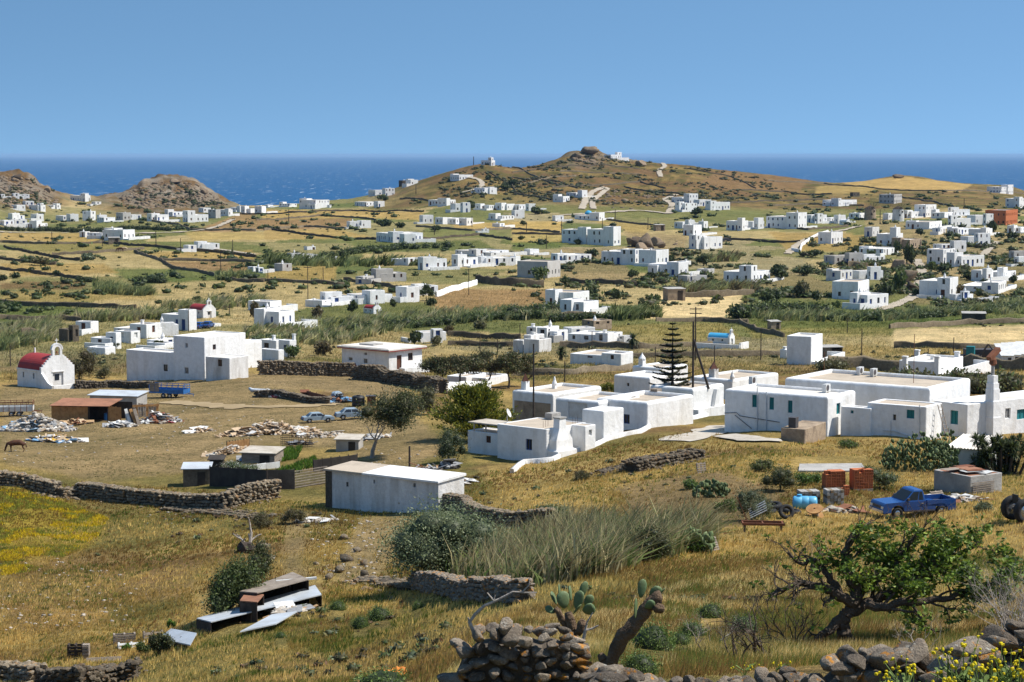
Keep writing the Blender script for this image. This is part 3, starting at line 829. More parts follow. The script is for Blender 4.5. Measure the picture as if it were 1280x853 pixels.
# the wing with the big stepped chimney
hW=House('white_wing_house','white house wing with tall stepped chimney and teal shutter beside the ladder','house',38)
w1=hW.block(1208,547,1166,1330,506,r=0.05,par=0.05,roof='roof_white')
hW.win(w1,'L',1192.7,522,10,16,'t');hW.win(w1,'R',1260,517,7,14,'w');hW.win(w1,'R',1277,518,12,14,'t')
hW.finish()
b=hW.B[w1];u,z=hW.hit(w1,'R',1236.5,547);o=hW.loc(b['P'])
mm=MB();zt=b['h']
for dx,z0,z1 in ((0.52,-0.6,zt*0.55),(0.46,zt*0.55,zt+0.1),(0.38,zt+0.1,zt+1.05),(0.33,zt+1.05,zt+1.5),(0.26,zt+1.5,zt+2.1)):
 mm.box(u-dx,u+dx,-0.55-(dx-0.3),-0.002 if z1<zt else 0.0+dx*0.4,z0,z1)
mm.v=[(x+o.x,y+o.y,zz+o.z) for x,y,zz in mm.v]
chm=mm.build('chimney','whitewash',hW.root)
mm=MB();mm.M=Matrix.Translation(o+Vector((u,-0.2,zt+2.1)));mm.lathe([(0.14,0),(0.14,0.75)],10);mm.build('flue','concrete',chm)
mm=MB();mm.M=Matrix.Translation(o+Vector((u,-0.2,zt+2.85)));mm.lathe([(0.14,0),(0.30,0.15),(0.26,0.5),(0.16,0.6)],8);mm.beam((-0.5,0,0.55),(0.75,0.1,1.25),0.42,0.34);mm.build('cowl','rust',chm)
hS=House('corrugated_shed','small white shed with corrugated sheet roof beside the spiky yucca','shed',62)
s1=hS.block(1230,589,1186,1247,563,r=0.02,par=0.02,roof='sheet_metal',th=0.1)
hS.win(s1,'L',1210,565,8,9,'t');hS.finish()
b=hS.B[s1];mm=MB();n=26
for j in range(n):
 y0,y1=-0.25+(b['b']+0.4)*j/n,-0.25+(b['b']+0.4)*(j+1)/n
 za,zb_=(0.04,0.09) if j%2 else (0.09,0.04)
 mm.quad((-0.3,y0,b['h']+za),(-0.3,y1,b['h']+zb_),(b['a']+0.5,y1,b['h']+zb_+0.35),(b['a']+0.5,y0,b['h']+za+0.35))
mm.build('corrugated_sheet','roof_white',hS.root)
# cistern in front of the long house
hC=House('cistern','square brown rendered cistern with a small box on top, against the long white house','cistern',62)
c1=hC.block(1006,555,975.5,1032.5,537,'cistern_render','cistern_render',r=0.03,par=0.03,th=0.2);hC.finish()
b=hC.B[c1];hC.box('hatch','dark_metal',0.35,0.95,b['b']*0.45,b['b']*0.75,b['h']-0.02,b['h']+0.75)
# --- the compound in the middle
hM=House('rounded_white_house','rambling white house with thick rounded parapets and tan roofs behind the grassy bank','house',52)
m5=hM.block(691,535,640,752,492,r=0.26,th=0.3,par=0.28,roof='roof_screed')
m6=hM.block(748,544,694,800,502,r=0.26,th=0.3,par=0.25,roof='roof_screed')
m3=hM.block(809,536,745,867,503,r=0.26,th=0.3,par=0.35,roof='roof_screed')
m4=hM.block(866,522,812,905,486,r=0.26,th=0.3,par=0.2,roof='roof_screed')
m2=hM.block(754,553,727,780,514,r=0.10,th=0.2,par=0.04)
hM.win(m3,'L',783,524,8,11,'b');hM.win(m6,'L',722,512,24,22,'w',True)
hM.finish();hM.chimney(m5,0.12,0.82,0.55,1.1,'cone');hM.chimney(m5,0.65,0.75,0.35,0.45,'dome')
b=hM.B[m5];mm=MB();mm.M=Matrix.Translation(hM.loc(b['P']));mm.box(-0.04,-0.003,0.25,b['b']-0.3,-0.5,b['h']-0.95);mm.build('stone_panel','cistern_render',hM.root)
b=hM.B[m4];mm=MB();mm.M=Matrix.Translation(hM.loc(b['P']));mm.prism([(b['a']*0.58,0.7),(b['a']*0.74,0.7),(b['a']*0.74,b['h']-0.35),(b['a']*0.66,b['h']-0.35)],-0.35,-0.002);mm.box(0.1,b['a']-0.1,-0.5,-0.004,-0.8,0.68);mm.build('buttress','whitewash',hM.root)
q=hM.roof_pt(m3,820,494);mm=MB();mm.M=Matrix.Translation(hM.loc(q));mm.box(-0.35,0.35,-0.35,0.35,0,0.12)
for j in range(6):mm.box(-0.36,0.36,-0.34+j*0.12,-0.26+j*0.12,0.12,0.55)
mm.build('rooftop_crate','grey_wood',hM.root)
q=hM.roof_pt(m3,789,498);mm=MB();mm.M=Matrix.Translation(hM.loc(q));mm.box(-0.3,0.3,-0.25,0.25,0,0.18);mm.build('vent_slab','concrete',hM.root)
hB=House('white_fireplace_house','small white house with an outdoor fireplace chimney and one blue window','house',50)
f1=hB.block(682.6,575,621,733,537,r=0.04,par=0.05,roof='roof_screed',th=0.15)
f2=hB.block(626,570,584,650,543,r=0.05,par=0.05,th=0.15)
f3=hB.block(731,564,712,745,533,r=0.04,par=0.05,roof='roof_screed',th=0.15)
hB.win(f1,'L',661,556,8,13,'b');hB.win(f2,'L',610.5,549,6,9,'n');hB.win(f3,'R',738,541,4,8,'g')
hB.finish()
b=hB.B[f1];o=hB.loc(b['P']);mm=MB();mm.M=Matrix.Translation(o)
def rc_(x0,x1,y0,y1,z):return [(x0,y0,z),(x1,y0,z),(x1,y1,z),(x0,y1,z)]
aa=b['a'];x0,x1=aa*0.04,aa*0.50
mm.loft([rc_(x0,x1,-1.0,-0.002,-1.2),rc_(x0,x1,-1.0,-0.002,b['h']*0.28),rc_(x0+0.15,x1-0.12,-0.72,-0.003,b['h']*0.32),rc_(x0+0.18,x1-0.16,-0.70,-0.003,b['h']*0.62),
rc_(x0+0.65,x1-0.75,-0.58,-0.004,b['h']*1.0),rc_(x0+0.72,x1-0.82,-0.56,0.0,b['h']+0.75)])
hb_=mm.build('fireplace_chimney','whitewash',hB.root)
mm=MB();mm.M=Matrix.Translation(o);mm.box(x0+0.66,x1-0.76,-0.62,0.06,b['h']+0.75,b['h']+0.83);mm.build('cap','concrete',hb_)
q=hB.roof_pt(f1,691,524);mm=MB();mm.M=Matrix.Translation(hB.loc(q));mm.box(-0.55,0.55,-0.35,0.35,0,0.5);mm.build('water_box','concrete',hB.root)
for px,py in ((679,535),(682,534),(685,533),(716,531),(719,530),(722,529)):
 q=hB.loc(hB.roof_pt(f1,px,py));mm=MB();mm.tube([q,q+Vector((0,0,0.5))],0.015,4);mm.build('rebar','rust',hB.root)
q=hB.loc(hB.roof_pt(f1,634,529));mm=MB();mm.M=Matrix.Translation(q);mm.tube([(0,0,0),(0,0,0.6)],0.03,6)
dp=mm.build('dish_pole','white_metal',hB.root)
mm=MB();mm.M=Matrix.Translation(q+Vector((0.0,-0.05,0.75)))@Matrix.Rotation(R(65),4,'X')@Matrix.Rotation(R(20),4,'Y');mm.lathe([(0.02,0),(0.2,0.03),(0.36,0.11),(0.35,0.12),(0.19,0.045),(0.02,0.015)],16);mm.build('satellite_dish','white_metal',dp)
b=hB.B[f2];mm=MB();mm.M=Matrix.Translation(hB.loc(b['P']));mm.box(-0.1,b['a']*0.9,-0.2,b['b']*0.95,b['h']+0.62,b['h']+0.72)
for x,y in ((0.05,0.1),(0.05,b['b']*0.8),(0.05,b['b']*0.45)):mm.box(x,x+0.09,y,y+0.09,b['h']-0.06,b['h']+0.62)
mm.build('porch_roof','pale_concrete',hB.root)
# white houses behind the compound
hN=House('white_terrace_house','flat white house with tan roof and a cone-capped chimney behind the leaning pole','house',50)
i=hN.block(915,500,862,973,475,r=0.25,th=0.3,par=0.25,roof='roof_screed');hN.finish();hN.chimney(i,0.1,0.55,0.75,1.2,'cone','whitewash_old');hN.chimney(i,0.03,0.03,0.35,0.5,'dome')
hN=House('stepped_white_house','two-tier rounded white house with a domed chimney behind the araucaria','house',50)
i=hN.block(812,497,767,850,472,r=0.25,th=0.3,par=0.25);j=hN.block(826,492,790,860,460,r=0.25,th=0.3,par=0.2,roof='roof_screed');hN.win(i,'L',785,481,3,4);hN.finish();hN.chimney(j,0.1,0.75,0.6,1.0,'dome')
# --- farm with the red-roofed chapel
r_,W_,Ln_,he_=chapel(52,486,34,'white chapel with red barrel roof and arched bell gable',46,'red_paint',1.15,0.45)
mm=MB()
pr=[(0.3,-1),(-2.4,-1),(-2.4,0.55),(-2.0,0.62),(-1.4,0.85),(-0.8,1.3),(-0.3,1.75),(0.3,he_)]
mm.M=Matrix.Rotation(R(90),4,'Z');mm.prism(pr,-0.28,0.02);mm.build('wing_wall','whitewash',r_)
mm=MB();mm.box(0.0,W_*1.15,-2.4,-2.1,-1,0.5);mm.build('court_wall','whitewash',r_)
mm=MB();mm.M=Matrix.Translation((W_*0.5,Ln_*0.92,he_+W_*0.36));mm.box(-0.08,0.08,-0.08,0.08,0,0.7);mm.build('finial','whitewash',r_)
hL=House('farm_house','large blocky white farmhouse with grey shaded side above the blue trailer','house',58)
l1=hL.block(256,475.5,217,308,422,r=0.08,par=0.12);l2=hL.block(224,474,158,245,441.5,r=0.08,par=0.18);l3=hL.block(287,474.5,257,311,448,'whitewash_old','roof_white',r=0.05,par=0.06)
l4=hL.block(300,462,285,328,428,r=0.3,par=0.1)
hL.win(l1,'L',233,432,3.4,6);hL.win(l1,'L',233,463.5,5,8,'w');hL.win(l1,'R',268,434,4,7,'n');hL.win(l2,'L',207,460,5,8,'k');hL.win(l3,'L',275,454,5,8,'n')
hL.finish();LAND.append((hL.root,'the large farmhouse'))
hT=House('red_trimmed_house','white flat-roofed house with a red roof edge and brown door behind the stone wall','house',50)
t1=hT.block(486,467,427,528,440,r=0.05,par=0.05)
for px,py,ww,hh in ((456.7,442.6,4,3.5),(456.7,451.6,5,6),(438,449,5,4)):hT.win(t1,'L',px,py,ww,hh,'g')
hT.win(t1,'R',499,453,6,18,'n',True);hT.win(t1,'R',513,446,6,10,'n');hT.finish()
b=hT.B[t1];mm=MB();mm.box(-0.5,b['a']+0.4,-0.5,b['b']+0.4,b['h']+0.003,b['h']+0.14);rs=mm.build('roof_edge','red_paint',hT.root)
mm=MB();mm.box(-0.52,b['a']+0.42,-0.52,b['b']+0.42,b['h']+0.143,b['h']+0.34);mm.box(-0.1,b['a'],0.0,b['b'],b['h']+0.34,b['h']+0.42);mm.build('roof_slab','roof_white',hT.root)
mm=MB();mm.box(b['a']*0.25,b['a']*0.55,b['b']*0.5,b['b']*0.8,b['h']+0.42,b['h']+0.62);mm.build('roof_pad','concrete',hT.root)
mm=MB();mm.box(b['a']*0.3,b['a']*1.05,-1.1,-0.03,-1.5,0.6);mm.build('terrace','whitewash',hT.root)
hK=House('chimneyed_white_house','white house with two thin chimneys peeping over the stone wall beside the farmhouse','house',50)
k1=hK.block(348,452,325,352,438,r=0.06,par=0.08);k2=hK.block(345,446,324,358,426,r=0.05,par=0.1);k3=hK.block(362,446,348,371,426,r=0.05,par=0.1)
hK.win(k2,'L',333,433,6,8,'n');hK.win(k3,'L',356,434,3,5,'b');hK.finish();hK.chimney(k2,0.3,0.3,0.4,0.8);hK.chimney(k3,0.8,0.1,0.4,1.0)
# --- houses of the valley and the hills: (left, right, top, base, label, options)
FAR=[
(0,6,242.5,247.5,'tiny white house at the picture edge under the rocky knoll'),
(16,36,241.5,247,'low white house with dark openings just under the rocky knoll',dict(kinds='gg',dens=0.9)),
(89,112,241,252,'white house standing on the saddle between the two rocky hills',dict(n=2)),
(115,126,252,257,'tiny white house right below the saddle house'),
(15,31,256,263,'small white house at the foot of the rocky knoll, leftmost of its cluster'),
(29,42,251,258,'small white house topmost in the cluster under the rocky knoll'),
(37,56,253,264,'tallest white house in the cluster under the rocky knoll'),
(57,75,254,261,'long low white house ending the cluster under the rocky knoll'),
(11,30,266,275,'white cubic house above the long hedge near the picture edge'),
(39,54,267,276,'white house with reddish shutters above the long hedge',dict(kinds='nn')),
(0,17,275,283,'low white house cut by the picture edge behind the long hedge'),
(14,33,273,282,'white house second in the row behind the long hedge'),
(27,58,275,286,'long white house at the end of the row behind the long hedge',dict(n=3)),
(71,97,267,276.5,'wide white house beside a dark tree below the rocky knoll'),
(104,119,263,276,'tall white house between dark trees below the saddle'),
(122,143,268,278,'white house with a shaded porch below the saddle'),
(146,163,265,276,'greyish white house under the rocky islet hill',dict(mat='greywash')),
(160,176,268,275,'low white house adjoining the greyish one under the rocky islet hill'),
(185,210,266,277,'white house with a wide veranda under the rocky islet hill',dict(n=2)),
(207,230,261,271,'white house up against the foot of the rocky islet hill'),
(230,259,262,278,'big three-part white house beside the winding lane',dict(n=3)),
(249,263,259.5,266,'small white house behind the big three-part house by the lane'),
(261,275,261,273,'grey-sided white house on the lane, left of the shore row',dict(mat='greywash')),
(273,290,260,270,'white house above the lane where the rocky islet hill ends'),
(288,304,257,265,'low white house by the sea, first of the shore row'),
(302,320,257,266.5,'white house by the sea, second of the shore row'),
(319,332,257,267,'white house by the sea, third of the shore row'),
(331,341,256,260,'tiny low white house by the sea behind the shore row'),
(100,112,289,297,'small white hut alone left of the garden house'),
(112,140,287,298,'long white house among dark garden trees in the plain',dict(n=3)),
(132,167,284,300,'large white house with terraces among dark garden trees in the plain',dict(n=3)),
(230,245,306,315,'small white house left of the dry-field house',dict(n=1)),
(244,273,301,313,'white house of two cubes alone in the dry fields',dict(n=3)),
(310,321,333,340,'small white shed at the bend of the field track'),
(350,370,252,259,'low white house above the sea left of the chapel-like villa'),
(376,410,247,261,'big white villa above the sea with a peaked chimney',dict(n=4)),
(409,414,256,260,'tiny white cube right of the big sea villa'),
(462,492,234.5,245,'long white house on the ridge above the sea',dict(n=3)),
(499,510,225,233,'dark stone house on the ridge above the sea',dict(mat='dark_wall_stone',name='stone_house')),
(508,522,223,232,'bright white house adjoining the dark stone one on the ridge'),
(445,479,251,258.5,'long low white house below the ridge above the sea',dict(n=3)),
(564,590,216.5,226,'white house on the spur with a looping driveway',dict(n=3)),
(602,618,196,207,'white house on top of the small hill left of the summit',dict(n=2)),
(594,620,233,242,'low white house below the spur driveway',dict(n=2)),
(537,568,247,257,'long white house with a garden wall below the spur',dict(n=3)),
(564,587,252,265,'two-storey white house below the spur',dict(n=2)),
(595,621,254,263,'low white house with a pale terrace wall under the spur',dict(n=2)),
(620,642,253,263,'white house with a long porch under the spur',dict(n=2)),
(640,655,262,273,'white house half hidden by trees at the foot of the summit hill'),
(640,668,254,263,'white house behind trees at the foot of the summit hill',dict(n=3)),
(525,541,268,280,'tall white house at the edge of the golden field'),
(546,589,271,281,'very long low white house beside the golden field',dict(n=4)),
(612,641,266,276,'white house with a dark garden above the threshed strip',dict(n=2)),
(616,630,279,284,'tiny white shed in the threshed strip'),
(602,611,286,291,'tiny lone white shed in the green field'),
(434,449,276,286,'white house beside the bare hilltop in the brown fields',dict(n=1)),
(447,463,275,285.5,'white house with a brown porch and small red roof in the brown fields',dict(n=1,kinds='nn',dens=0.9)),
(473,526,288.5,303,'large long white villa with blue shutters in the middle of the plain',dict(n=4,kinds='bbg',dens=0.8)),
(361,396,316,325,'low white bungalow with dark windows beside the hedge',dict(n=2,kinds='gg',dens=0.9)),
(386,394,308,312.5,'tiny white shed above the bungalow by the hedge'),
(320,329,334,341,'small white hut at the field track'),
(344,364,329,339,'grey hut with flat roof in the fields',dict(mat='greywash',n=1)),
(491,528,322,332,'long low white house left of the two-storey one',dict(n=3)),
(524,557,320,338,'two-storey white house on the bank with a red-doored hut',dict(n=2)),
(566,596,317,334,'tall white house with twin blocks on the bank',dict(n=2)),
(572,633,311,321,'very long flat white house along the top of the bank',dict(n=4)),
(597,642,320,332,'wide white house with shaded front at the bank',dict(n=2)),
(446,475,345,355,'grey garden wall house below the bank',dict(mat='greywash',n=2)),
(466,506,335,352,'grey unfinished house below the bank',dict(mat='greywash',n=3)),
(496,523,357,378,'white house with a small window beside the dark round tree',dict(n=1)),
(515,546,354,370,'white house behind the dark round tree at the stepped wall',dict(n=2)),
(402,440,364,382,'white house with a covered terrace, left wing of the big farm',dict(n=2)),
(436,488,362,380,'long white house, right wing of the big farm',dict(n=3)),
(383,412,375,384,'long flat grey-white outbuilding left of the big farm',dict(n=1,yaw=62)),
(312,350,376,389,'long low white house with a blue gate above the reeds',dict(n=1,yaw=62)),
(320,366,384,410,'white house with blue arched window and balcony above the reeds',dict(n=3,kinds='bbb',yaw=58)),
(520,556,410,428,'white house behind dark bushes right of the red-trimmed house',dict(n=2)),
(562,632,470,482,'long white building with blue-white roof behind the row of dark trees',dict(n=2,yaw=60)),

(756,776,189.5,199,'white house on the right shoulder of the summit',dict(n=3)),
(692,711,242,253,'white house left of the driveway on the summit slope',dict(n=2)),
(709,733,237,247,'white villa at the end of the driveway on the summit slope',dict(n=3)),
(691,704,269,277,'small grey-white house at the foot of the summit drive',dict(n=1)),
(841,871,241,255,'upper white house of the group where the hill road ends',dict(n=3)),
(845,870,251,265,'lower white house of the group where the hill road ends',dict(n=2)),
(868,888,249,258,'white house linking the hill road group',dict(n=1)),
(883,911,250,263,'rightmost white house of the hill road group',dict(n=3)),
(704,740,282,305,'big two-storey white villa, left half beside the boulder outcrop',dict(n=2,yaw=62,kinds='gbg',dens=0.7)),
(736,774,281,307,'big two-storey white villa, right half beside the boulder outcrop',dict(n=2,yaw=55,kinds='gbg',dens=0.7)),
(844,868,274,286,'white house above the two tiered ones near the parking cars',dict(n=2)),
(864,884,276,286,'white house with a low annex near the parking cars',dict(n=2)),
(855,876,280,295,'tall white house between the annex and the blue-windowed one',dict(n=1)),
(863,901,292,312,'white house with blue windows and a stair below the parking cars',dict(n=2,kinds='bbg',dens=0.8)),
(909,934,271,288,'white two-storey house with a rounded gable right of the parking cars',dict(n=2)),
(930,954,271,286,'white house with dark porch right of the parking cars',dict(n=2)),
(754,801,310,331,'white house with a tree growing against it below the boulder outcrop',dict(n=2,yaw=62)),
(800,834,311,332,'square two-storey white house below the boulder outcrop',dict(n=1,yaw=55)),
(812,858,326,346,'white house with many small terraces below the boulder outcrop',dict(n=4,dens=0.9)),
(849,882,344,356,'grey flat house with one blue door below the terraces',dict(n=1,mat='greywash',kinds='b')),
(907,960,330,355,'white house with two covered balconies above the hedge',dict(n=3,kinds='gg',dens=1.0,yaw=58)),
(649,698,325,348,'long grey-fronted block with brown upper storey',dict(n=1,yaw=66,mat='greywash',roof='roof_screed',kinds='gg')),
(691,737,316,329,'low white house with wide terrace behind the grey-fronted block',dict(n=3)),
(656,673,311,319,'small white house behind the grey-fronted block'),
(638,650,319,331,'white shed at the left of the grey-fronted block',dict(n=1)),
(684,734,360,386,'white two-storey house with brown shutters above the reeds',dict(n=2,kinds='ngn',dens=0.9,yaw=60)),
(702,746,373,394,'white lower house in front of the brown-shuttered one',dict(n=2,yaw=58)),
(849,863,326,333,'small white shed behind the terraced house'),
(872,892,336,343,'low grey shed between the hedge and the terraced house',dict(n=1,mat='greywash')),

(1030,1069,247,258,'white house of several cubes alone on the upper slope',dict(n=4)),
(1235,1265,230,242,'white house with blue shutters on the skyline',dict(n=3,kinds='bb')),
(1258,1285,245,260,'white house at the picture edge under the skyline house',dict(n=3)),
(960,1006,264,286,'large white two-storey house at the village edge left of the chapel wall',dict(n=3,yaw=55,kinds='gb',dens=0.8)),
(1003,1032,266,279,'white house linking to the village chapel',dict(n=2)),
(1028,1056,268,279,'low white house beside the small white chapel',dict(n=2)),
(1062,1082,266,274,'low white house left of the first windmill',dict(n=1)),
(1104,1118,266,275,'small white house between the windmills',dict(n=1)),
(1130,1150,262,273,'low white house right of the second windmill',dict(n=2)),
(1144,1169,254.5,272,'tall white house right of the second windmill',dict(n=1,yaw=50)),
(1165,1190,261,273,'long white house behind the tall one by the windmills',dict(n=2)),
(1186,1211,258,271,'white house with flat roofs at the top of the village',dict(n=2)),
(1186,1212,268,284,'white house in the middle of the upper village row',dict(n=2)),
(1210,1240,266,281,'white house with a wide terrace beside the brown brick house',dict(n=3)),
(1233,1270,261,282,'unfinished brown brick house with open bays',dict(mat='orange_brick',n=1,kinds='kk',dens=1.0,name='brick_house',roof='concrete',yaw=60)),
(1100,1126,242,255,'unfinished grey concrete house with dark bays above the windmills',dict(mat='greywash',n=1,kinds='kk',dens=1.0,name='concrete_house',roof='concrete',yaw=62)),
(1063,1074,240,246,'small dark stone ruin above the lone cubes',dict(mat='dark_wall_stone',n=1,name='stone_hut')),
(1134,1175,275,287,'long low white house below the windmills',dict(n=2,yaw=62)),
(1166,1181,284,293,'small white cube below the long low village house'),
(1185,1216,283,294,'long white house in the middle of the village',dict(n=2)),
(1212,1239,284,295,'grey-sided white house below the brown brick house',dict(n=2)),
(1260,1285,281,292,'white house at the picture edge below the brown brick house',dict(n=2)),
(1081,1098,283,296,'grey-white house left of the tall white block',dict(mat='whitewash_old',n=1)),
(1097,1127,282,308,'tall white block house at the end of the lane wall',dict(n=2,yaw=58)),
(1116,1150,296,312,'pale brown stone house behind the tall white block',dict(mat='cistern_render',n=2,name='stone_house')),
(1024,1052,289,305,'square white house alone in the walled golden field',dict(n=1,yaw=50)),
(1202,1236,290,308,'white house with a blue arch in the right part of the village',dict(n=3)),
(1168,1206,300,314,'white house with a flat terrace in the right part of the village',dict(n=2)),
(1160,1192,310,331,'large grey-sided white house beside the steep lane',dict(n=1,yaw=55,kinds='gg',dens=0.9)),
(1185,1228,314,334,'white house with balconies beside the large grey-sided one',dict(n=3)),
(1076,1121,307,320,'white house above the red-brown wall',dict(n=3)),
(1078,1105,317,330,'small white house behind the red-brown wall',dict(n=2)),
(1032,1079,315,331,'grey house with flat roof left of the red-brown wall',dict(mat='greywash',n=2)),
(1034,1064,335,351,'pale house with blue door below the grey one',dict(mat='whitewash_old',n=2)),
(1065,1102,332,349,'white house with open terrace below the red-brown wall',dict(n=2)),
(1042,1084,350,376,'large white house with a row of narrow windows at the village foot',dict(n=1,yaw=66,kinds='gg',dens=1.0)),
(1064,1108,364,386,'white house with stepped front at the village foot',dict(n=3,kinds='gb',dens=0.9)),
(1151,1195,345,373,'large white house with cypress at the foot of the steep lane',dict(n=3,yaw=58)),
(1188,1215,363,376,'low white house beside a dark shrub at the village foot',dict(n=2)),
(1202,1255,352,367,'long white house with four windows at the village foot',dict(n=2,yaw=64,dens=0.9)),
(1215,1240,334,352,'white house with arched veranda above the long village-foot house',dict(n=2)),
(1236,1268,333,351,'white house with broad terrace above the long village-foot house',dict(n=3)),
(1262,1285,313,325,'grey shed at the picture edge in the village',dict(mat='greywash',n=1)),
(1268,1285,320,333,'white house at the picture edge beside the grey shed',dict(n=1)),

(642,660,424,441,'low tan house joined to the tan tower house',dict(n=1,mat='whitewash_old',yaw=60)),
(656,688,417,441,'tan two-block house with a plain front in the valley',dict(n=2,mat='whitewash_old',kinds='gg',dens=0.3)),
(659,677,408,421,'small white house at the left of the valley row',dict(n=1)),
(673,708,408,428,'white house with dark windows in the valley row',dict(n=2,kinds='gg',yaw=62)),
(687,703,419,429,'grey cube shed before the valley row',dict(n=1,mat='greywash')),
(706,742,409,424,'white house with tan roof behind the long valley house',dict(n=1,roof='roof_screed')),
(713,775,415,433,'long white valley house with bright gable beside the palm',dict(n=2,yaw=62,kinds='gg')),
(729,763,400,412,'brown stone house behind the long valley house',dict(n=1,mat='cistern_render',name='stone_house')),
(774,790,419,431,'small stone hut beside the palm',dict(n=1,mat='whitewash_old')),
(716,788,441,457,'long flat white house with pergola nearest in the valley',dict(n=2,yaw=58,kinds='gn',dens=0.3)),
(96,122,401,417,'white tower-like house behind the chapel',dict(n=1,yaw=62)),
(75,97,405,427,'ruined dark stone house behind the chapel',dict(n=2,mat='dark_wall_stone',name='stone_house',kinds='k',ch=False)),
(115,150,414,436,'white house with an outside stair behind the chapel trees',dict(n=2,yaw=62)),
(145,174,413,430,'white garage block with grey door behind the farmhouse',dict(n=1,yaw=60,kinds='w')),
(145,200,404,423,'long white house with tan roofs behind the farmhouse',dict(n=3,yaw=62,roof='roof_screed')),
(195,222,402,421,'white house with a tall gable left of the parked cars',dict(n=2)),
(204,244,385,413,'tall stepped white house behind the farmhouse',dict(n=3,yaw=55,dens=0.8)),
(110,143,434,444,'low white walled yard behind the bushy tree',dict(n=1,yaw=60,dens=0.0,ch=False)),
(185,219,424,437,'low white house peeping behind the farmhouse roof',dict(n=2)),
(985,1026,417,456,'tall narrow white block house beside the dark garage',dict(n=1,yaw=64,kinds='b',dens=0.25)),
(977,988,436,449,'small white annex left of the tall block house',dict(n=1)),
(1127,1200,451,472,'white roofed structure with four corner pillars behind the olive hedge',dict(n=1,yaw=58,dens=0.0)),
]
for row in FAR:far(*row[:5],**(row[5] if len(row)>5 else {}))
chapel(254,398,14,'small white chapel with red roof behind the parked cars',44,'red_paint',1.6)
chapel(467,393,9,'tiny white chapel with red roof at the edge of the reeds',46,'red_paint',1.5)
chapel(912,431,8,'white chapel with bright blue barrel roof alone in the fields',60,'blue_dome',1.9)
chapel(1058,281,6,'slender white chapel front in the village left of the windmills',40,'whitewash',1.5)
far(720,754,265,276,'white chapel-like house with a blue dome and red wall on the plain',n=2,yaw=60)
hD=LAND[-1][0];mm=MB();mm.M=Matrix.Translation((2,4,3.0));mm.lathe([(1.9,0),(1.8,0.9),(1.2,1.6),(0.1,2.0)],12);mm.build('dome','blue_dome',hD)
# court of the blue chapel
P=G(925,436);r_=empty('white_court_wall',P,R(60),'low white court wall round the blue-roofed chapel','wall')
mm=MB();mm.box(-0.2,0.1,0,8.5,-0.8,0.6);mm.box(0.1,3.4,-0.1,0.2,-0.8,0.9);mm.build('wall','whitewash',r_)
# windmills without sails
def windmill(px,py,wpx,hpx,label,mat):
 P=G(px,py);k=mpp(P);r=wpx*k/2;h=hpx*k;root=empty('windmill',P,R(20),label,'windmill','old windmills')
 m=MB();m.lathe([(r*1.05,-1),(r,0.3),(r*0.93,h*0.6),(r*0.88,h),(r*0.7,h+0.05)],24);t=m.build('tower',mat,root)
 m=MB();m.lathe([(r*0.93,h+0.02),(r*0.6,h+0.7),(0.15,h+1.5)],20);m.build('thatched_cap','dark_wood',root)
 for x,z in ((-0.25,h*0.45),(0.35,h*0.72)):
  m=MB();a=-math.pi/2+x;m.M=Matrix.Rotation(a+math.pi/2,4,'Z');m.box(-0.35,0.35,-r*0.98,-r*0.88,z,z+0.8);m.build('window','dark_wood',t)
 m=MB();m.beam((-0.2,-r*1.25,h+0.6),(0.3,r*0.8,h+0.9),0.3);m.build('windshaft','dark_wood',root)
 for j in range(8):
  a=j*math.pi/4;m=MB();m.beam((-0.2,-r*1.2,h+0.6),(-0.2+math.cos(a)*r*0.9,-r*1.2,h+0.6+math.sin(a)*r*0.9),0.1);m.build('sail_spar','dark_wood',root)
windmill(1087.5,275,15,14,'old brown windmill tower, left of the pair','cistern_render')
windmill(1122.5,277,15,15.5,'old pale windmill tower, right of the pair','whitewash_old')
# ------------------------------------------------------------ roads and tracks
def Gn(px,py,dmin=9):return [G(a,b,dmin) for a,b in zip(px,py)]
def resample(pts,step):
 pts=[Vector(p) for p in pts];out=[pts[0]]
 for a,b in zip(pts,pts[1:]):
  n=max(1,int(math.ceil((b-a).length/step)))
  out+=[a.lerp(b,(k+1)/n) for k in range(n)]
 return out
def smooth_px(pts,n=6):
 """Catmull-Rom through photo pixels"""
 P=[pts[0]]+list(pts)+[pts[-1]];out=[]
 for i in range(1,len(P)-2):
  p0,p1,p2,p3=[Vector((*q,0)) for q in P[i-1:i+3]]
  for k in range(n):
   t=k/n;q=0.5*((2*p1)+(p2-p0)*t+(2*p0-5*p1+4*p2-p3)*t*t+(3*p1-p0-3*p2+p3)*t**3);out.append((q.x,q.y))
 out.append(pts[-1]);return out
def track(px,width,label,mat='road_dust',name='road',cat='road',rough=0.25,lift=0.05):
 c=resample([G(*q) for q in smooth_px(px)],max(1.0,width*0.5));v=[];f=[]
 for i,p in enumerate(c):
  d=(c[min(i+1,len(c)-1)]-c[max(i-1,0)]);d.z=0;d.normalize();nn=Vector((-d.y,d.x,0))
  for k in range(5):
   o=(k-2)/4*width*(1+random.uniform(-rough,rough));q=p+nn*o
   v.append((q.x,q.y,float(ground_z(q.x,q.y))+lift+0.0004*p.y-(0.03 if k in (0,4) else 0)))
  if i:
   a=5*i;f+=[(a-5+k,a-4+k,a+1+k,a+k) for k in range(4)]
 return tag(link(name,npmesh(name,v,f,mat,smooth=True)),label,cat,kind='structure')
track([(727,262),(733,250),(742,240),(757,235)],3.9,'pale dirt driveway up the summit slope')
track([(742,262),(741,252),(752,243),(760,236)],3.3,'second pale driveway on the summit slope')
track([(836,268),(840,256),(832,250),(845,244)],3.9,'pale road up to the hill houses')
track([(826,222),(824,214),(831,209),(827,204)],3.3,'pale track near the summit')
track([(578,241),(592,238),(602,233),(600,226),(585,222)],3.3,'looping pale driveway on the spur')
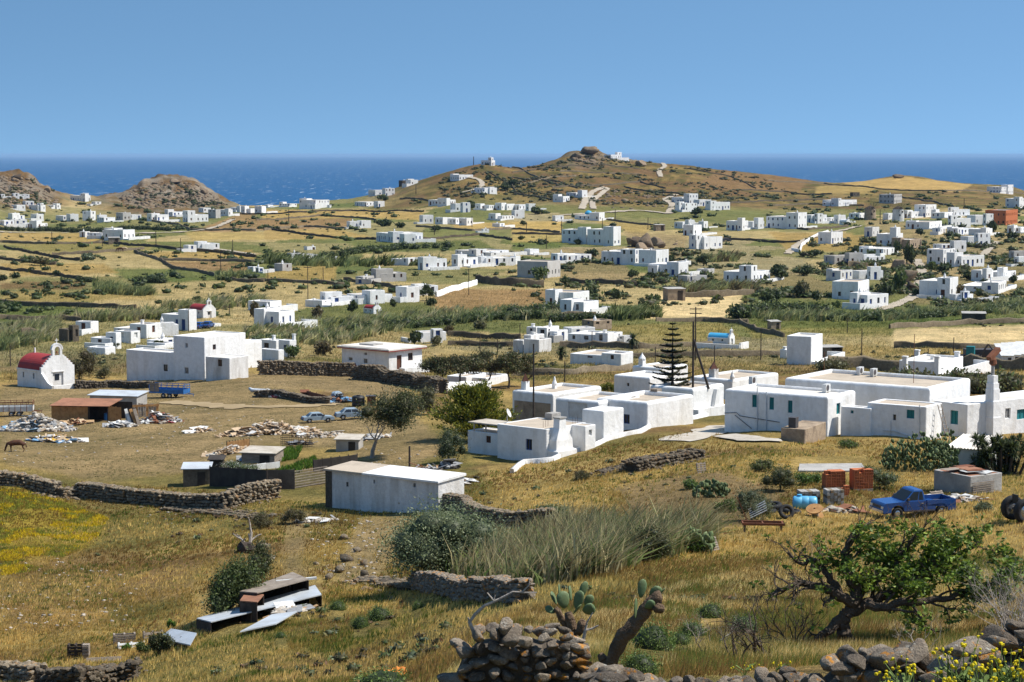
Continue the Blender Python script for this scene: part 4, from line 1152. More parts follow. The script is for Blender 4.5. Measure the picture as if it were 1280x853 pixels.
track([(1100,388),(1138,374),(1149,358),(1152,340),(1146,325)],2.8,'steep pale lane climbing into the village')
track([(1228,322),(1238,310),(1246,303)],2.8,'pale lane between the upper village houses')
track([(700,270),(760,266),(800,264),(836,268)],3.9,'pale valley road under the summit hill')
track([(0,291),(100,292),(200,292),(260,287),(292,275)],2.8,'pale country lane across the plain')
track([(270,312),(320,319)],2.2,'pale field lane beside the dry-field house')
track([(985,318),(1008,300),(1060,287),(1075,283)],2.8,'pale walled lane to the village')
track([(210,503),(300,509),(380,508),(420,505)],3.0,'faint dusty track across the yard','yard_dust','path','path',0.5,0.02)
track([(845,552),(880,542),(905,533)],2.8,'worn white concrete path between the white houses','pale_concrete','path','path',0.3,0.03)
track([(905,546),(940,550),(976,552)],1.9,'pale concrete apron before the long white house','pale_concrete','pavement','pavement',0.1,0.10)
# ------------------------------------------------------------ dry-stone walls
def far_wall(px,label,h=0.95,th=0.5,mat='field_wall_stone',jag=0.22,name='dry_stone_wall',cat='wall',group='field walls'):
 c=resample([G(*q) for q in px],2.2);v=[];f=[]
 for i,p in enumerate(c):
  d=(c[min(i+1,len(c)-1)]-c[max(i-1,0)]);d.z=0;d.normalize();nn=Vector((-d.y,d.x,0))*th/2
  z=float(ground_z(p.x,p.y));t=h*(1+random.uniform(-jag,jag))
  for s,zz,w_ in ((-1,-0.8,1),(-1,t*0.85,0.9),(0,t,0),(1,t*0.85,0.9),(1,-0.8,1)):
   q=p+nn*s*w_*random.uniform(0.85,1.15);v.append((q.x,q.y,z+zz))
  if i:
   a=5*i;f+=[(a-5+k,a-4+k,a+1+k,a+k) for k in range(4)]
 for a in (0,len(v)-5):f+=[(a,a+1,a+3,a+4),(a+1,a+2,a+3,a+3)]
 return tag(link(name,npmesh(name,v,f,mat)),label,cat,group,'thing')
WALLS=[
([(0,303),(60,305),(130,304)],'stone field wall crossing the far plain at the picture edge'),
([(130,304),(200,310),(270,316),(320,322)],'stone field wall running below the dry-field house'),
([(5,309),(35,316),(65,322),(100,326)],'slanting stone wall between two straw fields at the left'),
([(65,319),(120,317),(180,312)],'short stone wall above the slanting one at the left'),
([(168,315),(200,326),(260,327),(320,328)],'stone wall dropping then level under the brown strip'),
([(0,324),(40,329),(70,331)],'short stone wall below the slanting one at the left'),
([(0,337),(50,343),(120,352)],'stone wall above the green bushes at the left'),
([(200,326),(216,336),(252,341),(290,351),(330,353)],'long stone wall round the green field'),
([(0,380),(40,383),(100,384),(170,387)],'stone wall along the green patch behind the chapel'),
([(0,399),(80,400),(110,402)],'low stone wall among the reeds behind the chapel'),
([(190,277),(225,282),(238,288),(320,289)],'dark stone wall bordering the brown shore field'),
([(300,268),(370,266),(440,264),(530,265)],'stone wall along the upper edge of the golden strip'),
([(320,276),(350,275),(400,270),(450,273),(470,276)],'stone wall between golden and brown strips near the sea'),
([(330,288),(380,284),(435,286)],'stone wall under the brown strip near the sea'),
([(340,288),(400,296),(470,300)],'slanting stone wall left of the long villa'),
([(500,249),(560,256),(620,263)],'stone wall slanting below the spur'),
([(520,284),(590,289),(640,287),(700,291)],'stone wall along the threshed strip'),
([(525,300),(600,294),(640,301)],'stone wall behind the long villa'),
([(640,216),(672,212),(703,209),(740,208),(800,212)],'upper terrace wall round the summit'),
([(728,195),(745,198),(770,201),(800,202)],'stone wall just under the summit'),
([(640,222),(665,225),(700,228),(722,236)],'terrace wall on the left flank of the summit hill'),
([(690,235),(760,232),(800,228),(832,236)],'terrace wall across the middle of the summit hill'),
([(640,204),(660,217),(680,226),(700,232)],'stone wall running steeply down the summit hill'),
([(856,211),(885,216),(915,222),(945,236)],'stone wall running down the right flank of the hill'),
([(640,241),(670,246),(690,251)],'low terrace wall left of the summit driveway'),
([(700,215),(760,217),(800,219)],'second terrace wall round the summit'),
([(650,231),(690,222),(720,221)],'third terrace wall round the summit'),
([(610,215),(640,232),(645,240)],'stone wall behind the small hill house'),
([(780,234),(815,240),(850,243)],'stone wall below the summit track'),
([(755,274),(800,281),(830,283)],'stone wall slanting behind the boulder outcrop'),
([(640,293),(702,294)],'stone wall under the small golden field'),
([(920,238),(980,240),(1040,243)],'stone wall on the upper right slope'),
([(960,226),(1030,230),(1100,237),(1180,239),(1280,243)],'very long stone wall below the ochre ridge field'),
([(1125,246),(1150,250),(1192,259)],'stone wall slanting down behind the windmills'),
([(960,258),(1010,256),(1080,258)],'stone wall above the village edge house'),
([(900,255),(960,252),(1030,250)],'stone wall right of the hill road group'),
([(960,284),(1010,288),(1060,284)],'dark stone wall in front of the village edge house'),
([(905,300),(950,302),(1000,303)],'dark stone wall right of the blue-windowed house'),
([(595,353),(640,358),(680,360)],'dark high stone wall below the grey-fronted block',2.0),
([(840,372),(890,372),(942,368)],'dark stone wall along the golden threshing field',1.5),
([(700,352),(760,355),(800,358)],'stone wall below the white house with a tree against it',1.2),
([(820,402),(880,402),(935,405)],'stone wall below the golden threshing field'),
([(925,405),(945,414),(980,422)],'stone wall slanting right of the blue-roofed chapel'),
([(1112,411),(1200,406),(1285,403)],'low stone wall along the top of the golden field'),
([(1118,435),(1200,437),(1285,436)],'low stone wall along the bottom of the golden field'),
([(640,398),(700,396),(745,395)],'stone wall at the foot of the reeds in the valley'),
([(560,420),(600,423),(650,425)],'stone wall in the valley left of the tan houses'),
([(560,432),(610,433),(645,434)],'second stone wall in the valley left of the tan houses'),
([(700,434),(800,436),(890,434)],'low stone wall behind the long flat valley house'),
([(780,448),(880,446),(985,445)],'low stone wall in the dry scrub right of the valley houses',0.9),
([(640,470),(720,468),(790,462)],'low stone field wall behind the rounded white house',0.9),
([(430,350),(470,356),(500,362)],'dark stone wall in front of the grey unfinished house'),
([(320,352),(380,354),(430,357)],'dark stone wall behind the big farm'),
([(1035,458),(1080,461),(1128,465)],'long dark grey yard wall behind the long white house',1.7),
([(1205,458),(1240,461),(1290,464)],'dark grey block wall before the lorry yard',1.7),
([(1060,334),(1085,334)],'reddish garden wall under the village houses',1.6),
([(27,424),(50,423)],'dark block wall behind the chapel',1.8),
]
for q in WALLS:far_wall(q[0],q[1],*(q[2:] or ()))
far_wall([(545,371),(560,366),(578,361),(596,356)],'stepped white lane wall beside the dark round tree',1.4,0.5,'whitewash',0.05,'white_lane_wall','wall','white lane walls')
far_wall([(990,314),(1000,316),(1002,308),(1018,297),(1035,291)],'white-topped wall of the lane to the village',1.2,0.6,'whitewash_old',0.05,'white_lane_wall','wall','white lane walls')
far_wall([(545,490),(580,488),(612,487)],'low white-capped stone wall below the row of dark trees',1.1,0.6,'whitewash_old',0.05,'white_capped_wall','wall',None)
far_wall([(640,592),(655,580),(690,577),(702,571),(745,558),(760,551),(800,542),(812,535),(860,526),(905,517)],'low white-capped garden wall winding in front of the rounded white house',0.36,0.35,'whitewash_old',0.04,'garden_wall','wall',None)
def stacked_wall(px,label,h=1.4,th=0.7,s=0.24,mat='wall_stone',hv=0.25,rubble=0,name='dry_stone_wall',step=1.0):
 """a wall of single stacked stones with a dark core"""
 c=resample([G(*q) for q in px],s*1.15);P0=c[len(c)//2];root=tag(empty(name,P0,0,label,'wall','near dry-stone walls'),kind='thing')
 core=MB();m=MB();ring=[];L=len(c);ph=random.random()*9
 for i,p in enumerate(c):
  d=(c[min(i+1,L-1)]-c[max(i-1,0)]);d.z=0;d.normalize();nn=Vector((-d.y,d.x,0))
  z=float(ground_z(p.x,p.y))-P0.z;q=p-P0
  hh=h*(1+hv*(float(fbm(np.array(i*s/3.0+ph),np.array(0.5),77,2))-0.5)*2)
  ring.append([(q.x-nn.x*th*0.38,q.y-nn.y*th*0.38,z-0.6),(q.x+nn.x*th*0.38,q.y+nn.y*th*0.38,z-0.6),(q.x+nn.x*th*0.3,q.y+nn.y*th*0.3,z+hh-s*0.6),(q.x-nn.x*th*0.3,q.y-nn.y*th*0.3,z+hh-s*0.6)])
  nz=max(1,int(hh/(s*0.72)))
  for k in range(nz):
   for sd in (-1,1) if k<nz-1 else (-1,0,1):
    o=nn*sd*th*(0.42-0.10*k/nz)+d*random.uniform(-0.5,0.5)*s
    r=s*random.uniform(0.42,0.78)
    m.lump((q.x+o.x,q.y+o.y,z+(k+0.4)*hh/nz),(r*random.uniform(0.9,1.7),r*random.uniform(0.8,1.2),r*random.uniform(0.45,0.85)),1,0.3)
 for j in range(rubble):
  p=random.choice(c)-P0;a=random.uniform(0,6.28);rr=random.uniform(0.4,1.8);x,y=p.x+math.cos(a)*rr,p.y+math.sin(a)*rr
  r=s*random.uniform(0.3,0.6);m.lump((x,y,float(ground_z(x+P0.x,y+P0.y))-P0.z+r*0.3),(r*1.3,r,r*0.8),1,0.25)
 core.loft(ring);core.build('core','dark_wall_stone',root)
 tag(m.build('stones',mat,root),kind='stuff')
 return root
random.seed(11)
stacked_wall([(-20,608),(40,612),(72,620)],'dark dry-stone wall at the picture edge left of the collapsed gap',1.15,0.8,0.26)
stacked_wall([(72,621),(86,620),(100,621)],'collapsed heap of stones in the long dry-stone wall',0.7,1.6,0.24,rubble=120,name='stone_heap')
stacked_wall([(100,621),(160,628),(220,634),(280,636),(345,622)],'long dark dry-stone wall between the yard and the yellow-flowered field',1.15,0.8,0.26,rubble=40)
stacked_wall([(-10,848),(25,850),(47,853)],'dry-stone wall in the bottom corner, left of its gap',0.85,0.8,0.24,rubble=20)
stacked_wall([(58,858),(100,860),(140,855),(172,846)],'dry-stone wall in the bottom corner, right of its gap',0.8,0.8,0.24,rubble=25)
stacked_wall([(96,486),(140,484),(192,485)],'low dry-stone wall between the chapel and the farmhouse',0.95,0.6,0.3,'dark_wall_stone')
stacked_wall([(325,469),(370,469),(410,470),(441,471)],'tall brown stone wall in front of the red-trimmed house',1.9,0.6,0.34,hv=0.05)
stacked_wall([(446,474),(480,478),(512,484),(552,492)],'ragged stone bank sloping down from the red-trimmed house',1.8,1.6,0.36,hv=0.3,rubble=60,name='stone_bank')
stacked_wall([(548,634),(580,640),(602,655),(640,660),(688,657)],'dark dry-stone wall stepping down from the low white barn',1.0,0.6,0.24,hv=0.15)
stacked_wall([(521,735),(560,743),(600,749),(655,752)],'lichen-edged stone wall at the foot of the tall reeds',0.85,0.55,0.2,'lichen_stone',hv=0.06)
stacked_wall([(448,727),(480,728),(522,735)],'tumbled pale stones left of the lichen-edged wall',0.35,1.3,0.24,'wall_stone',rubble=70,name='stone_heap')
stacked_wall([(790,590),(830,580),(870,573)],'ruined low stone hut in the dry grass before the white houses',0.75,1.6,0.26,'wall_stone',rubble=70,name='stone_ruin')
stacked_wall([(752,591),(775,586),(790,582)],'pale rubble heap beside the ruined stone hut',0.2,1.2,0.2,'wall_stone',rubble=80,name='stone_heap')
stacked_wall([(320,497),(350,497),(385,504),(410,506)],'low dark rubble retaining wall above the parked wrecks',0.9,0.5,0.3,'dark_wall_stone')
stacked_wall([(215,636),(262,640),(330,648)],'stony bank below the long dry-stone wall',0.25,1.6,0.24,'wall_stone',rubble=60,name='stone_heap')
stacked_wall([(505,606),(530,610),(552,614)],'rubble kerb behind the low white barn',0.25,0.8,0.22,'wall_stone',rubble=30,name='stone_heap')
# ------------------------------------------------------------ boulders and rock outcrops
def boulder(px,py,wpx,hpx,label,lev=3,mat='boulder_stone',group='boulders',jit=0.1,name='boulder'):
 P=G(px,py);k=mpp(P);m=MB();r=wpx*k/2;h=hpx*k
 v,f=ICO[lev];n=fbm(v[:,0]*1.7+px,v[:,1]*1.7+v[:,2]*2.1+py,5,4)
 q=np.sign(v)*np.abs(v)**0.75*(0.45+1.15*n[:,None])*np.array((r,r*0.9,h*0.62))
 sc_=np.array((r,r*0.9,h*0.62));q=q/sc_;r_=np.random.default_rng(int(px*7+py))
 for j in range(12):
  n_=r_.normal(size=3);n_ /= np.linalg.norm(n_);d=r_.uniform(0.5,0.85);t=q@n_;q=q-np.where(t>d,(t-d)*0.93,0)[:,None]*n_
 q=q*sc_*1.12
 me=npmesh(name,q+np.array((0,0,h*0.40)),f,mat,smooth=False)
 o=link(name,me,None,P,random.random()*6);tag(o,label,'boulder',group);return o
boulder(808,311,20,20,'tall rounded boulder crowning the outcrop by the big villa');boulder(795,309,18,13,'round boulder left of the tall one on the outcrop');boulder(820,308,16,12,'boulder right of the tall one on the outcrop')
boulder(800,313,18,9,'flat boulder in front of the outcrop');boulder(826,310,12,8,'low boulder at the right end of the outcrop');boulder(788,306,10,8,'low boulder at the left end of the outcrop')
for j,(px,py,ww,hh,lb) in enumerate([(22,224,14,6,'rock crest on the right shoulder of the left knoll'),(60,240,10,7,'pointed rock on the slope of the left knoll'),(218,229,16,6,'rounded summit rock of the islet hill'),(255,242,10,7,'low rock on the right shoulder of the islet hill'),(735,192,24,8,'dark rock cap of the summit hill'),(720,197,14,6,'rock left of the summit cap'),(800,208,14,8,'rocks on the right shoulder of the summit hill'),(1123,223,14,5,'small rock outcrop on the ochre ridge'),
(1132,352,26,16,'steep bare rock beside the village lane'),(1140,364,20,11,'lower bare rock beside the village lane'),(1125,336,22,11,'upper bare rock beside the village lane')]):
 boulder(px,py,ww,hh,lb,3)
for px,py,ww,hh,lb in [(424,716,16,12,'craggy rock on the bare slope above the lichen wall'),(432,702,20,9,'low craggy rock uphill on the bare slope'),(456,724,14,12,'angular rock at the end of the tumbled stones'),(430,674,14,8,'small rock under the low white barn slope'),(411,724,12,9,'rock beside the tin-roofed pens'),(447,690,12,6,'flat rock on the bare slope'),(340,700,12,6,'pale rock beside the footpath'),(330,685,18,8,'pale boulder by the dead stump'),(455,707,12,9,'pale upright rock on the bare slope'),(395,706,8,5,'small rock beside the footpath')]:
 boulder(px,py,ww,hh,lb,2,'wall_stone','rocks on the bare slope')
 # ------------------------------------------------------------ vegetation
rng=np.random.default_rng(23);random.seed(23)
def sample_ground(px,py,dmin=9):
 """many photo pixels -> ground points (n,3)"""
 px=np.asarray(px,float);py=np.asarray(py,float);out=np.zeros((len(px),3))
 Y=np.exp(VG)
 for s in range(0,len(px),4000):
  a,b=px[s:s+4000]-640.0,426.5-py[s:s+4000]
  yy=F*cP+b*sP;dx,dz=a/yy,(-F*sP+b*cP)/yy
  i,fu=_ui(dx*F)
  zc=ZZ[:,i]*(1-fu)+ZZ[:,i+1]*fu
  d=zc-(ZC+dz[None]*Y[:,None]);d[Y<dmin]=-1
  hit=d>0;k=np.maximum(hit.argmax(0),1);ok=hit.any(0);ar=np.arange(len(a))
  d0,d1=d[k-1,ar],d[k,ar];f=np.where(d0<0,d0/(d0-d1+1e-9),0);y=Y[k-1]+(Y[k]-Y[k-1])*f
  y=np.where(ok,y,np.nan);out[s:s+4000,0]=dx*y;out[s:s+4000,1]=y;out[s:s+4000,2]=ground_z(dx*y,np.where(ok,y,10))
 return out[~np.isnan(out[:,1])]
def in_polys(px,py,polys):
 r=np.zeros(len(px),bool)
 for p in polys:r |= inpoly(px,py,p)
 return r
def px_in(poly,n):
 xs=[p[0] for p in poly];ys=[p[1] for p in poly];X=np.zeros(0);Yp=np.zeros(0)
 while len(X)<n:
  a=rng.uniform(min(xs),max(xs),n*2);b=rng.uniform(min(ys),max(ys),n*2);q=inpoly(a,b,poly);X=np.append(X,a[q]);Yp=np.append(Yp,b[q])
 return X[:n],Yp[:n]
def blades(P,h,wd,lean,col,spread=0.35,seg=2,curve=0.5):
 """P (n,3) roots, h, wd (n,), lean (n,2) tip offset per height, col (n,3) -> verts, tris, colours"""
 n=len(P);a=rng.uniform(0,2*np.pi,n);sx,sy=np.cos(a),np.sin(a)
 d=lean+np.stack([sx,sy],1)*rng.uniform(0,spread,n)[:,None]
 b=rng.uniform(0,2*np.pi,n);wx,wy=np.cos(b)*wd/2,np.sin(b)*wd/2
 V=[];ts=(0,0.55,1.0) if seg==2 else (0,1.0)
 for t in ts:
  bend=t**(1+curve)
  c=P+np.stack([d[:,0]*h*bend,d[:,1]*h*bend,h*t*(1-0.18*t*np.hypot(d[:,0],d[:,1]))],1)
  if t<1:
   k=1-0.35*t;V+=[c+np.stack([wx*k,wy*k,wx*0],1),c-np.stack([wx*k,wy*k,wx*0],1)]
  else:V.append(c)
 m=len(V);v=np.stack(V,1).reshape(-1,3);base=(np.arange(n)*m)[:,None]
 T=np.array([[0,1,3],[0,3,2],[2,3,4]]) if seg==2 else np.array([[0,1,2]])
 f=(base[:,None]+T[None]).reshape(-1,3)
 return v,f,np.repeat(col,m,0)
def cat_mesh(name,parts,mat):
 V=[];Fc=[];Cc=[];o=0
 for v,f,c in parts:V.append(v);Fc.append(f+o);Cc.append(c);o+=len(v)
 return npmesh(name,np.concatenate(V),np.concatenate(Fc),mat,np.concatenate(Cc))
def leafcloud(n,lobes,size,cols,shell=0.55,flat=0.0,tri=False):
 """leaf quads through the volume of some lobes [(centre, radii)]"""
 w_=np.array([l[1][0]*l[1][1]*l[1][2] for l in lobes])**0.7;which=rng.choice(len(lobes),n,p=w_/w_.sum())
 cen=np.array([l[0] for l in lobes])[which];rad=np.array([l[1] for l in lobes])[which]
 d=rng.normal(size=(n,3));d /= np.linalg.norm(d,axis=1)[:,None]
 r=(shell+(1-shell)*rng.random(n))*(1+0.22*rng.normal(size=n)).clip(0.5,1.5)
 p=cen+d*rad*r[:,None]
 u=rng.normal(size=(n,3));u /= np.linalg.norm(u,axis=1)[:,None];u[:,2]*=(1-flat)
 t=np.cross(u,rng.normal(size=(n,3)));t /= np.linalg.norm(t,axis=1)[:,None]+1e-9
 s=size*rng.uniform(0.5,1.3,n)[:,None]
 cols=np.array(cols);c=cols[rng.integers(0,len(cols),n)]*rng.uniform(1.0,2.0,n)[:,None]
 v=np.stack([p-u*s,p+t*s*0.45,p+u*s,p-t*s*0.45],1).reshape(-1,3)
 b=(np.arange(n)*4)[:,None];f=np.concatenate([b+np.array([[0,1,2]]),b+np.array([[0,2,3]])])
 return v,f,np.repeat(c,4,0)
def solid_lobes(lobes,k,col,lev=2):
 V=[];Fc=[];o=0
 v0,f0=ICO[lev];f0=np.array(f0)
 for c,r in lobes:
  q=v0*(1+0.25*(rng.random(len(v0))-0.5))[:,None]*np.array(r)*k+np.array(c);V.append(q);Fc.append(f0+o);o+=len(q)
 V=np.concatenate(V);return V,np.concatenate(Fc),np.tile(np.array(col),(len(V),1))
DK=[(0.030,0.042,0.014),(0.042,0.058,0.018),(0.055,0.068,0.022)]
MID=[(0.055,0.080,0.022),(0.075,0.10,0.03),(0.095,0.115,0.035)]
OLV=[(0.085,0.085,0.034),(0.11,0.105,0.045),(0.075,0.066,0.032)]
BRN=[(0.085,0.065,0.03),(0.06,0.055,0.022),(0.11,0.085,0.04)]
YGR=[(0.12,0.125,0.014),(0.16,0.15,0.018),(0.055,0.075,0.012)]
GRN=[(0.07,0.135,0.02),(0.10,0.17,0.025),(0.05,0.095,0.018)]
SAGE=[(0.10,0.125,0.07),(0.14,0.16,0.09),(0.07,0.09,0.045)]
REED=[(0.34,0.35,0.15),(0.44,0.41,0.20),(0.25,0.28,0.11),(0.50,0.44,0.25)]
def rlobes(n,r,h,seed):
 q=random.Random(seed);out=[]
 for k in range(n):
  a=q.uniform(0,6.28);d=r*q.uniform(0.1,0.6);s=r*q.uniform(0.42,0.7)
  out.append(((d*math.cos(a),d*math.sin(a),h*q.uniform(0.3,0.7)),(s,s,h*q.uniform(0.28,0.4))))
 return out
BUSH={}
def bush_mesh(key,cols,leaves=420,size=0.20,n=5,h=1.1):
 if key not in BUSH:
  BUSH[key]=[]
  for s in range(4):
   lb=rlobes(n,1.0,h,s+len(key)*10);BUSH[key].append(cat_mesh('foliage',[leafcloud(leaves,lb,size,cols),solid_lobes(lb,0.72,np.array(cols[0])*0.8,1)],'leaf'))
 return BUSH[key]
def bush(px,py,wpx,hpx,label,key='dk',name='bush',group='bushes',cat='bush',stem=True):
 P=G(px,py);k=mpp(P);r=wpx*k/2;h=hpx*k;o=empty(name,P,random.random()*6.28,label,cat,group)
 f=link('foliage',random.choice(BUSH[key]),o);f.scale=(r*1.0,r*1.0,h/1.0);return o
for key,cols in (('dk',DK),('mid',MID),('olv',OLV),('brn',BRN),('grn',GRN),('sage',SAGE),('ygr',YGR)):bush_mesh(key,cols)
for key,cols in (('dkF',DK),('midF',MID),('sageF',SAGE),('olvF',OLV)):bush_mesh(key,cols,3800,0.075,7)
# --- scrub: low bushes strewn over the fields and hills, too many to count
def scatter_stuff(name,label,cat,polys_n,cols,size,leaves=26,solid=True,tall=0.8):
 parts=[]
 tv,tf,tc_=[],[],[]
 for poly,n in polys_n:
  x,y=px_in(poly,int(n*2.6));P=sample_ground(x,y,60);P=P[fbm(P[:,0]/26,P[:,1]/26,121,3)>0.5]
  for p in P:
   r=(size[0]*0.6+(size[1]*1.15-size[0]*0.6)*random.random()**2)*(0.5+0.4*min(1,p[1]/900));lb=[((0,0,r*0.35*tall),(r,r*random.uniform(0.7,1.1),r*0.6*tall))]
   if random.random()<0.5:lb.append(((r*random.uniform(-1,1),r*random.uniform(-0.6,0.6),r*0.3),(r*0.6,r*0.6,r*0.45*tall)))
   v,f,c=solid_lobes(lb,0.8,random.choice(cols),1);v=v+p;parts.append((v,f,c))
   v,f,c=leafcloud(leaves,lb,r*0.38,cols,0.8);parts.append((v+p,f,c))
 return tag(link(name,cat_mesh(name,parts,'leaf')),label,cat,kind='stuff')
HILL=[(560,215),(605,207),(735,190),(860,208),(960,222),(1000,245),(840,262),(640,252),(540,245)]
PLAIN_L=[(0,300),(320,295),(640,300),(640,345),(330,400),(0,415)]
PLAIN_M=[(640,262),(960,262),(960,330),(840,400),(640,400)]
PLAIN_R=[(960,240),(1285,240),(1285,300),(960,300)]
VILL=[(1000,300),(1285,300),(1285,385),(1000,385)]
SHORE=[(0,250),(320,262),(540,250),(560,290),(0,300)]
scatter_stuff('hill_scrub','low dark scrub dotting the summit hill','scrub',[(HILL,900),([(0,222),(40,226),(100,255),(0,262)],90),([(150,248),(215,226),(290,258),(160,262)],130)],DK+OLV,(0.8,2.2),14)
scatter_stuff('field_scrub','scattered green bushes along the field edges','scrub',[(PLAIN_L,330),(PLAIN_M,230),(PLAIN_R,200),(SHORE,220)],DK+MID,(0.8,2.6),16)
scatter_stuff('village_scrub','garden greenery between the village houses','scrub',[(VILL,430),([(960,335),(1040,335),(1040,390),(930,390)],90),([(700,320),(900,310),(900,400),(700,400)],150)],DK+MID+OLV,(0.9,2.7),24)
scatter_stuff('valley_scrub','low dry scrub on the valley floor','scrub',[([(540,405),(960,405),(1280,402),(1280,470),(640,470)],260),([(0,405),(160,400),(150,455),(0,470)],90)],OLV+DK,(0.35,1.0),22,tall=0.7)
WEED=[([(760,600),(900,585),(1000,610),(930,668),(790,668)],30),([(900,575),(1100,580),(1285,600),(1285,650),(900,655)],36),([(560,600),(760,560),(860,560),(800,640),(620,640)],16),([(700,720),(1000,670),(1285,660),(1285,780),(900,820),(720,800)],26),([(150,800),(330,760),(560,740),(556,850),(180,855)],40),([(180,620),(400,640),(420,720),(240,740)],34),([(0,690),(240,690),(240,780),(0,820)],22)]
scatter_stuff('weeds','low green and olive weeds in the dry slopes','weeds',WEED,MID+OLV+SAGE,(0.16,0.5),46,tall=1.0)
scatter_stuff('brown_weeds','low dead brown weeds in the dry slopes','weeds',WEED,BRN+[(0.14,0.075,0.04)],(0.14,0.42),40,tall=0.9)
# boulder fields of the rocky hills
parts=[]
for poly,n in (([(0,219),(25,218),(62,240),(80,258),(0,260)],260),([(150,246),(190,229),(215,224),(245,231),(285,256),(160,262)],420),([(705,200),(735,189),(770,199),(740,206)],120),([(745,240),(830,236),(830,262),(750,262)],90),([(1118,325),(1150,330),(1142,370),(1125,360)],60),([(760,315),(850,290),(850,340)],40)):
 x,y=px_in(poly,n);P=sample_ground(x,y,300)
 for p in P:
  r=(0.35+1.5*random.random()**2)*(1 if p[1]>900 else 0.5);v,f=ICO[1];q=np.sign(v)*np.abs(v)**0.7*(1+0.35*(rng.random(len(v))-0.5))[:,None]*np.array((r*random.uniform(0.8,1.5),r,r*random.uniform(0.5,0.9)))
  parts.append((q+p,np.array(f),np.tile(np.array((0.3,0.25,0.2)),(len(v),1))))
tag(link('rocks',cat_mesh('rocks',parts,'boulder_stone')),'bare weathered rocks on the hills','rocks',kind='stuff')
# --- belts of giant reed and hedges
def reed_belt(name,label,poly,n,h,wd,cols,leanx=0.55,cat='reeds',mixc_=None,spread=0.5):
 K=13;x,y=px_in(poly,n//K);B=sample_ground(x,y,40);nb=len(B);cols=np.array(cols)
 hc=h*(0.5+0.75*fbm(B[:,0]/5,B[:,1]/5,91,3))*rng.uniform(0.75,1.2,nb);cc=cols[rng.integers(0,len(cols),nb)]*rng.uniform(0.65,1.25,nb)[:,None];lc=leanx*rng.uniform(0.2,1.5,nb)
 P=np.repeat(B,K,0);m=len(P);P=P+np.concatenate([rng.normal(size=(m,2))*h*0.13,np.full((m,1),-0.2)],1)
 c=np.repeat(cc,K,0)*rng.uniform(0.75,1.3,m)[:,None];lean=np.stack([np.repeat(lc,K),rng.uniform(-0.15,0.15,m)],1)
 v=blades(P,np.repeat(hc,K)*rng.uniform(0.55,1.1,m),np.full(m,wd*1.15)*rng.uniform(0.6,1.5,m),lean,c,spread*1.3,2,1.3)
 return tag(link(name,cat_mesh(name,[v],'grass_blade')),label,cat,kind='stuff')
reed_belt('reeds','wide belt of leaning reeds behind the red-trimmed house',[(300,420),(340,405),(420,404),(480,396),(560,392),(640,388),(700,388),(700,398),(600,404),(520,410),(420,432),(330,432)],6500,2.5,0.28,REED)
reed_belt('reeds','reed belt at the village foot',[(920,394),(960,386),(1060,398),(1150,392),(1240,384),(1285,378),(1285,392),(1180,396),(1100,402),(960,402)],5500,2.6,0.30,[REED[0],REED[2],REED[1]])
reed_belt('reeds','reeds behind the chapel',[(0,412),(60,402),(75,400),(75,425),(0,440)],2200,2.6,0.22,REED)
reed_belt('reeds','reed belt in the fields behind the tall stepped house',[(90,398),(150,396),(205,392),(205,400),(110,404)],1800,2.8,0.26,REED)
reed_belt('reeds','reed tufts beside the small red chapel',[(200,382),(245,378),(330,376),(330,384),(205,390)],1600,2.6,0.26,REED)
reed_belt('reeds','dark reed row in the middle of the left plain',[(118,358),(135,362),(190,367),(188,371),(120,367)],1300,3.2,0.32,[REED[0],REED[2]])
reed_belt('reeds','reed row left of the bungalow',[(330,322),(470,328),(560,326),(540,332),(400,335),(330,330)],2400,3.6,0.4,[REED[0],REED[2],MID[2]])
reed_belt('reeds','reed row beside the stepped wall',[(270,346),(312,344),(315,349),(272,351)],500,3.2,0.34,[REED[0],REED[2]])
reed_belt('reeds','reed row above the golden threshing field',[(850,362),(945,358),(945,366),(850,369)],1500,3.0,0.32,[REED[0],(0.20,0.16,0.08)])
reed_belt('reeds','reed row below the blue-windowed house',[(870,325),(920,322),(925,327),(875,330)],600,3.4,0.4,[REED[0],(0.20,0.16,0.08)])
reed_belt('reeds','reed thicket right of the brown-shuttered house',[(760,392),(820,388),(825,398),(765,402)],1200,3.0,0.3,[REED[0],REED[2],MID[1]])
# near reeds: tall cane with a grey-green flank
NEAR=[(560,722),(640,738),(720,727),(800,705),(885,680),(870,668),(790,672),(700,668),(620,690),(560,700)]
reed_belt('reeds','tall wind-bent cane thicket behind the lichen-edged wall',NEAR,17000,2.3,0.055,[(0.38,0.33,0.17),(0.46,0.39,0.21),(0.24,0.26,0.11),(0.30,0.23,0.12)],0.45,spread=0.6)
reed_belt('reeds','leafy green cane among the thicket',NEAR,6000,1.8,0.10,[(0.12,0.18,0.05),(0.19,0.24,0.08)],0.4,spread=0.9)
# --- hedges and single bushes
def hedge(px,hpx,label,key,n,name='hedge',wd=1.3):
 pts=[G(*q) for q in px];c=resample(pts,0.1);o=tag(empty(name,c[len(c)//2],0,label,'hedge','hedges'),kind='thing');step=max(1,len(c)//n);parts=[]
 base=c[len(c)//2]
 for p in c[::step]:
  r=hpx*p.y/F*random.uniform(0.75,1.1);lb=[((p.x-base.x+random.uniform(-0.3,0.3),p.y-base.y+random.uniform(-0.3,0.3),float(ground_z(p.x,p.y))-base.z+r*0.42),(r*wd*0.7,r*0.8,r*0.58))]
  parts+=[leafcloud(320,lb,r*0.14,key,0.75),solid_lobes(lb,0.8,np.array(key[0])*0.8,1)]
 link('foliage',cat_mesh('foliage',parts,'leaf'),o);return o
hedge([(1110,487),(1160,490),(1210,492),(1262,492)],26,'long olive-green hedge behind the long white house',OLV+[MID[1]],26)
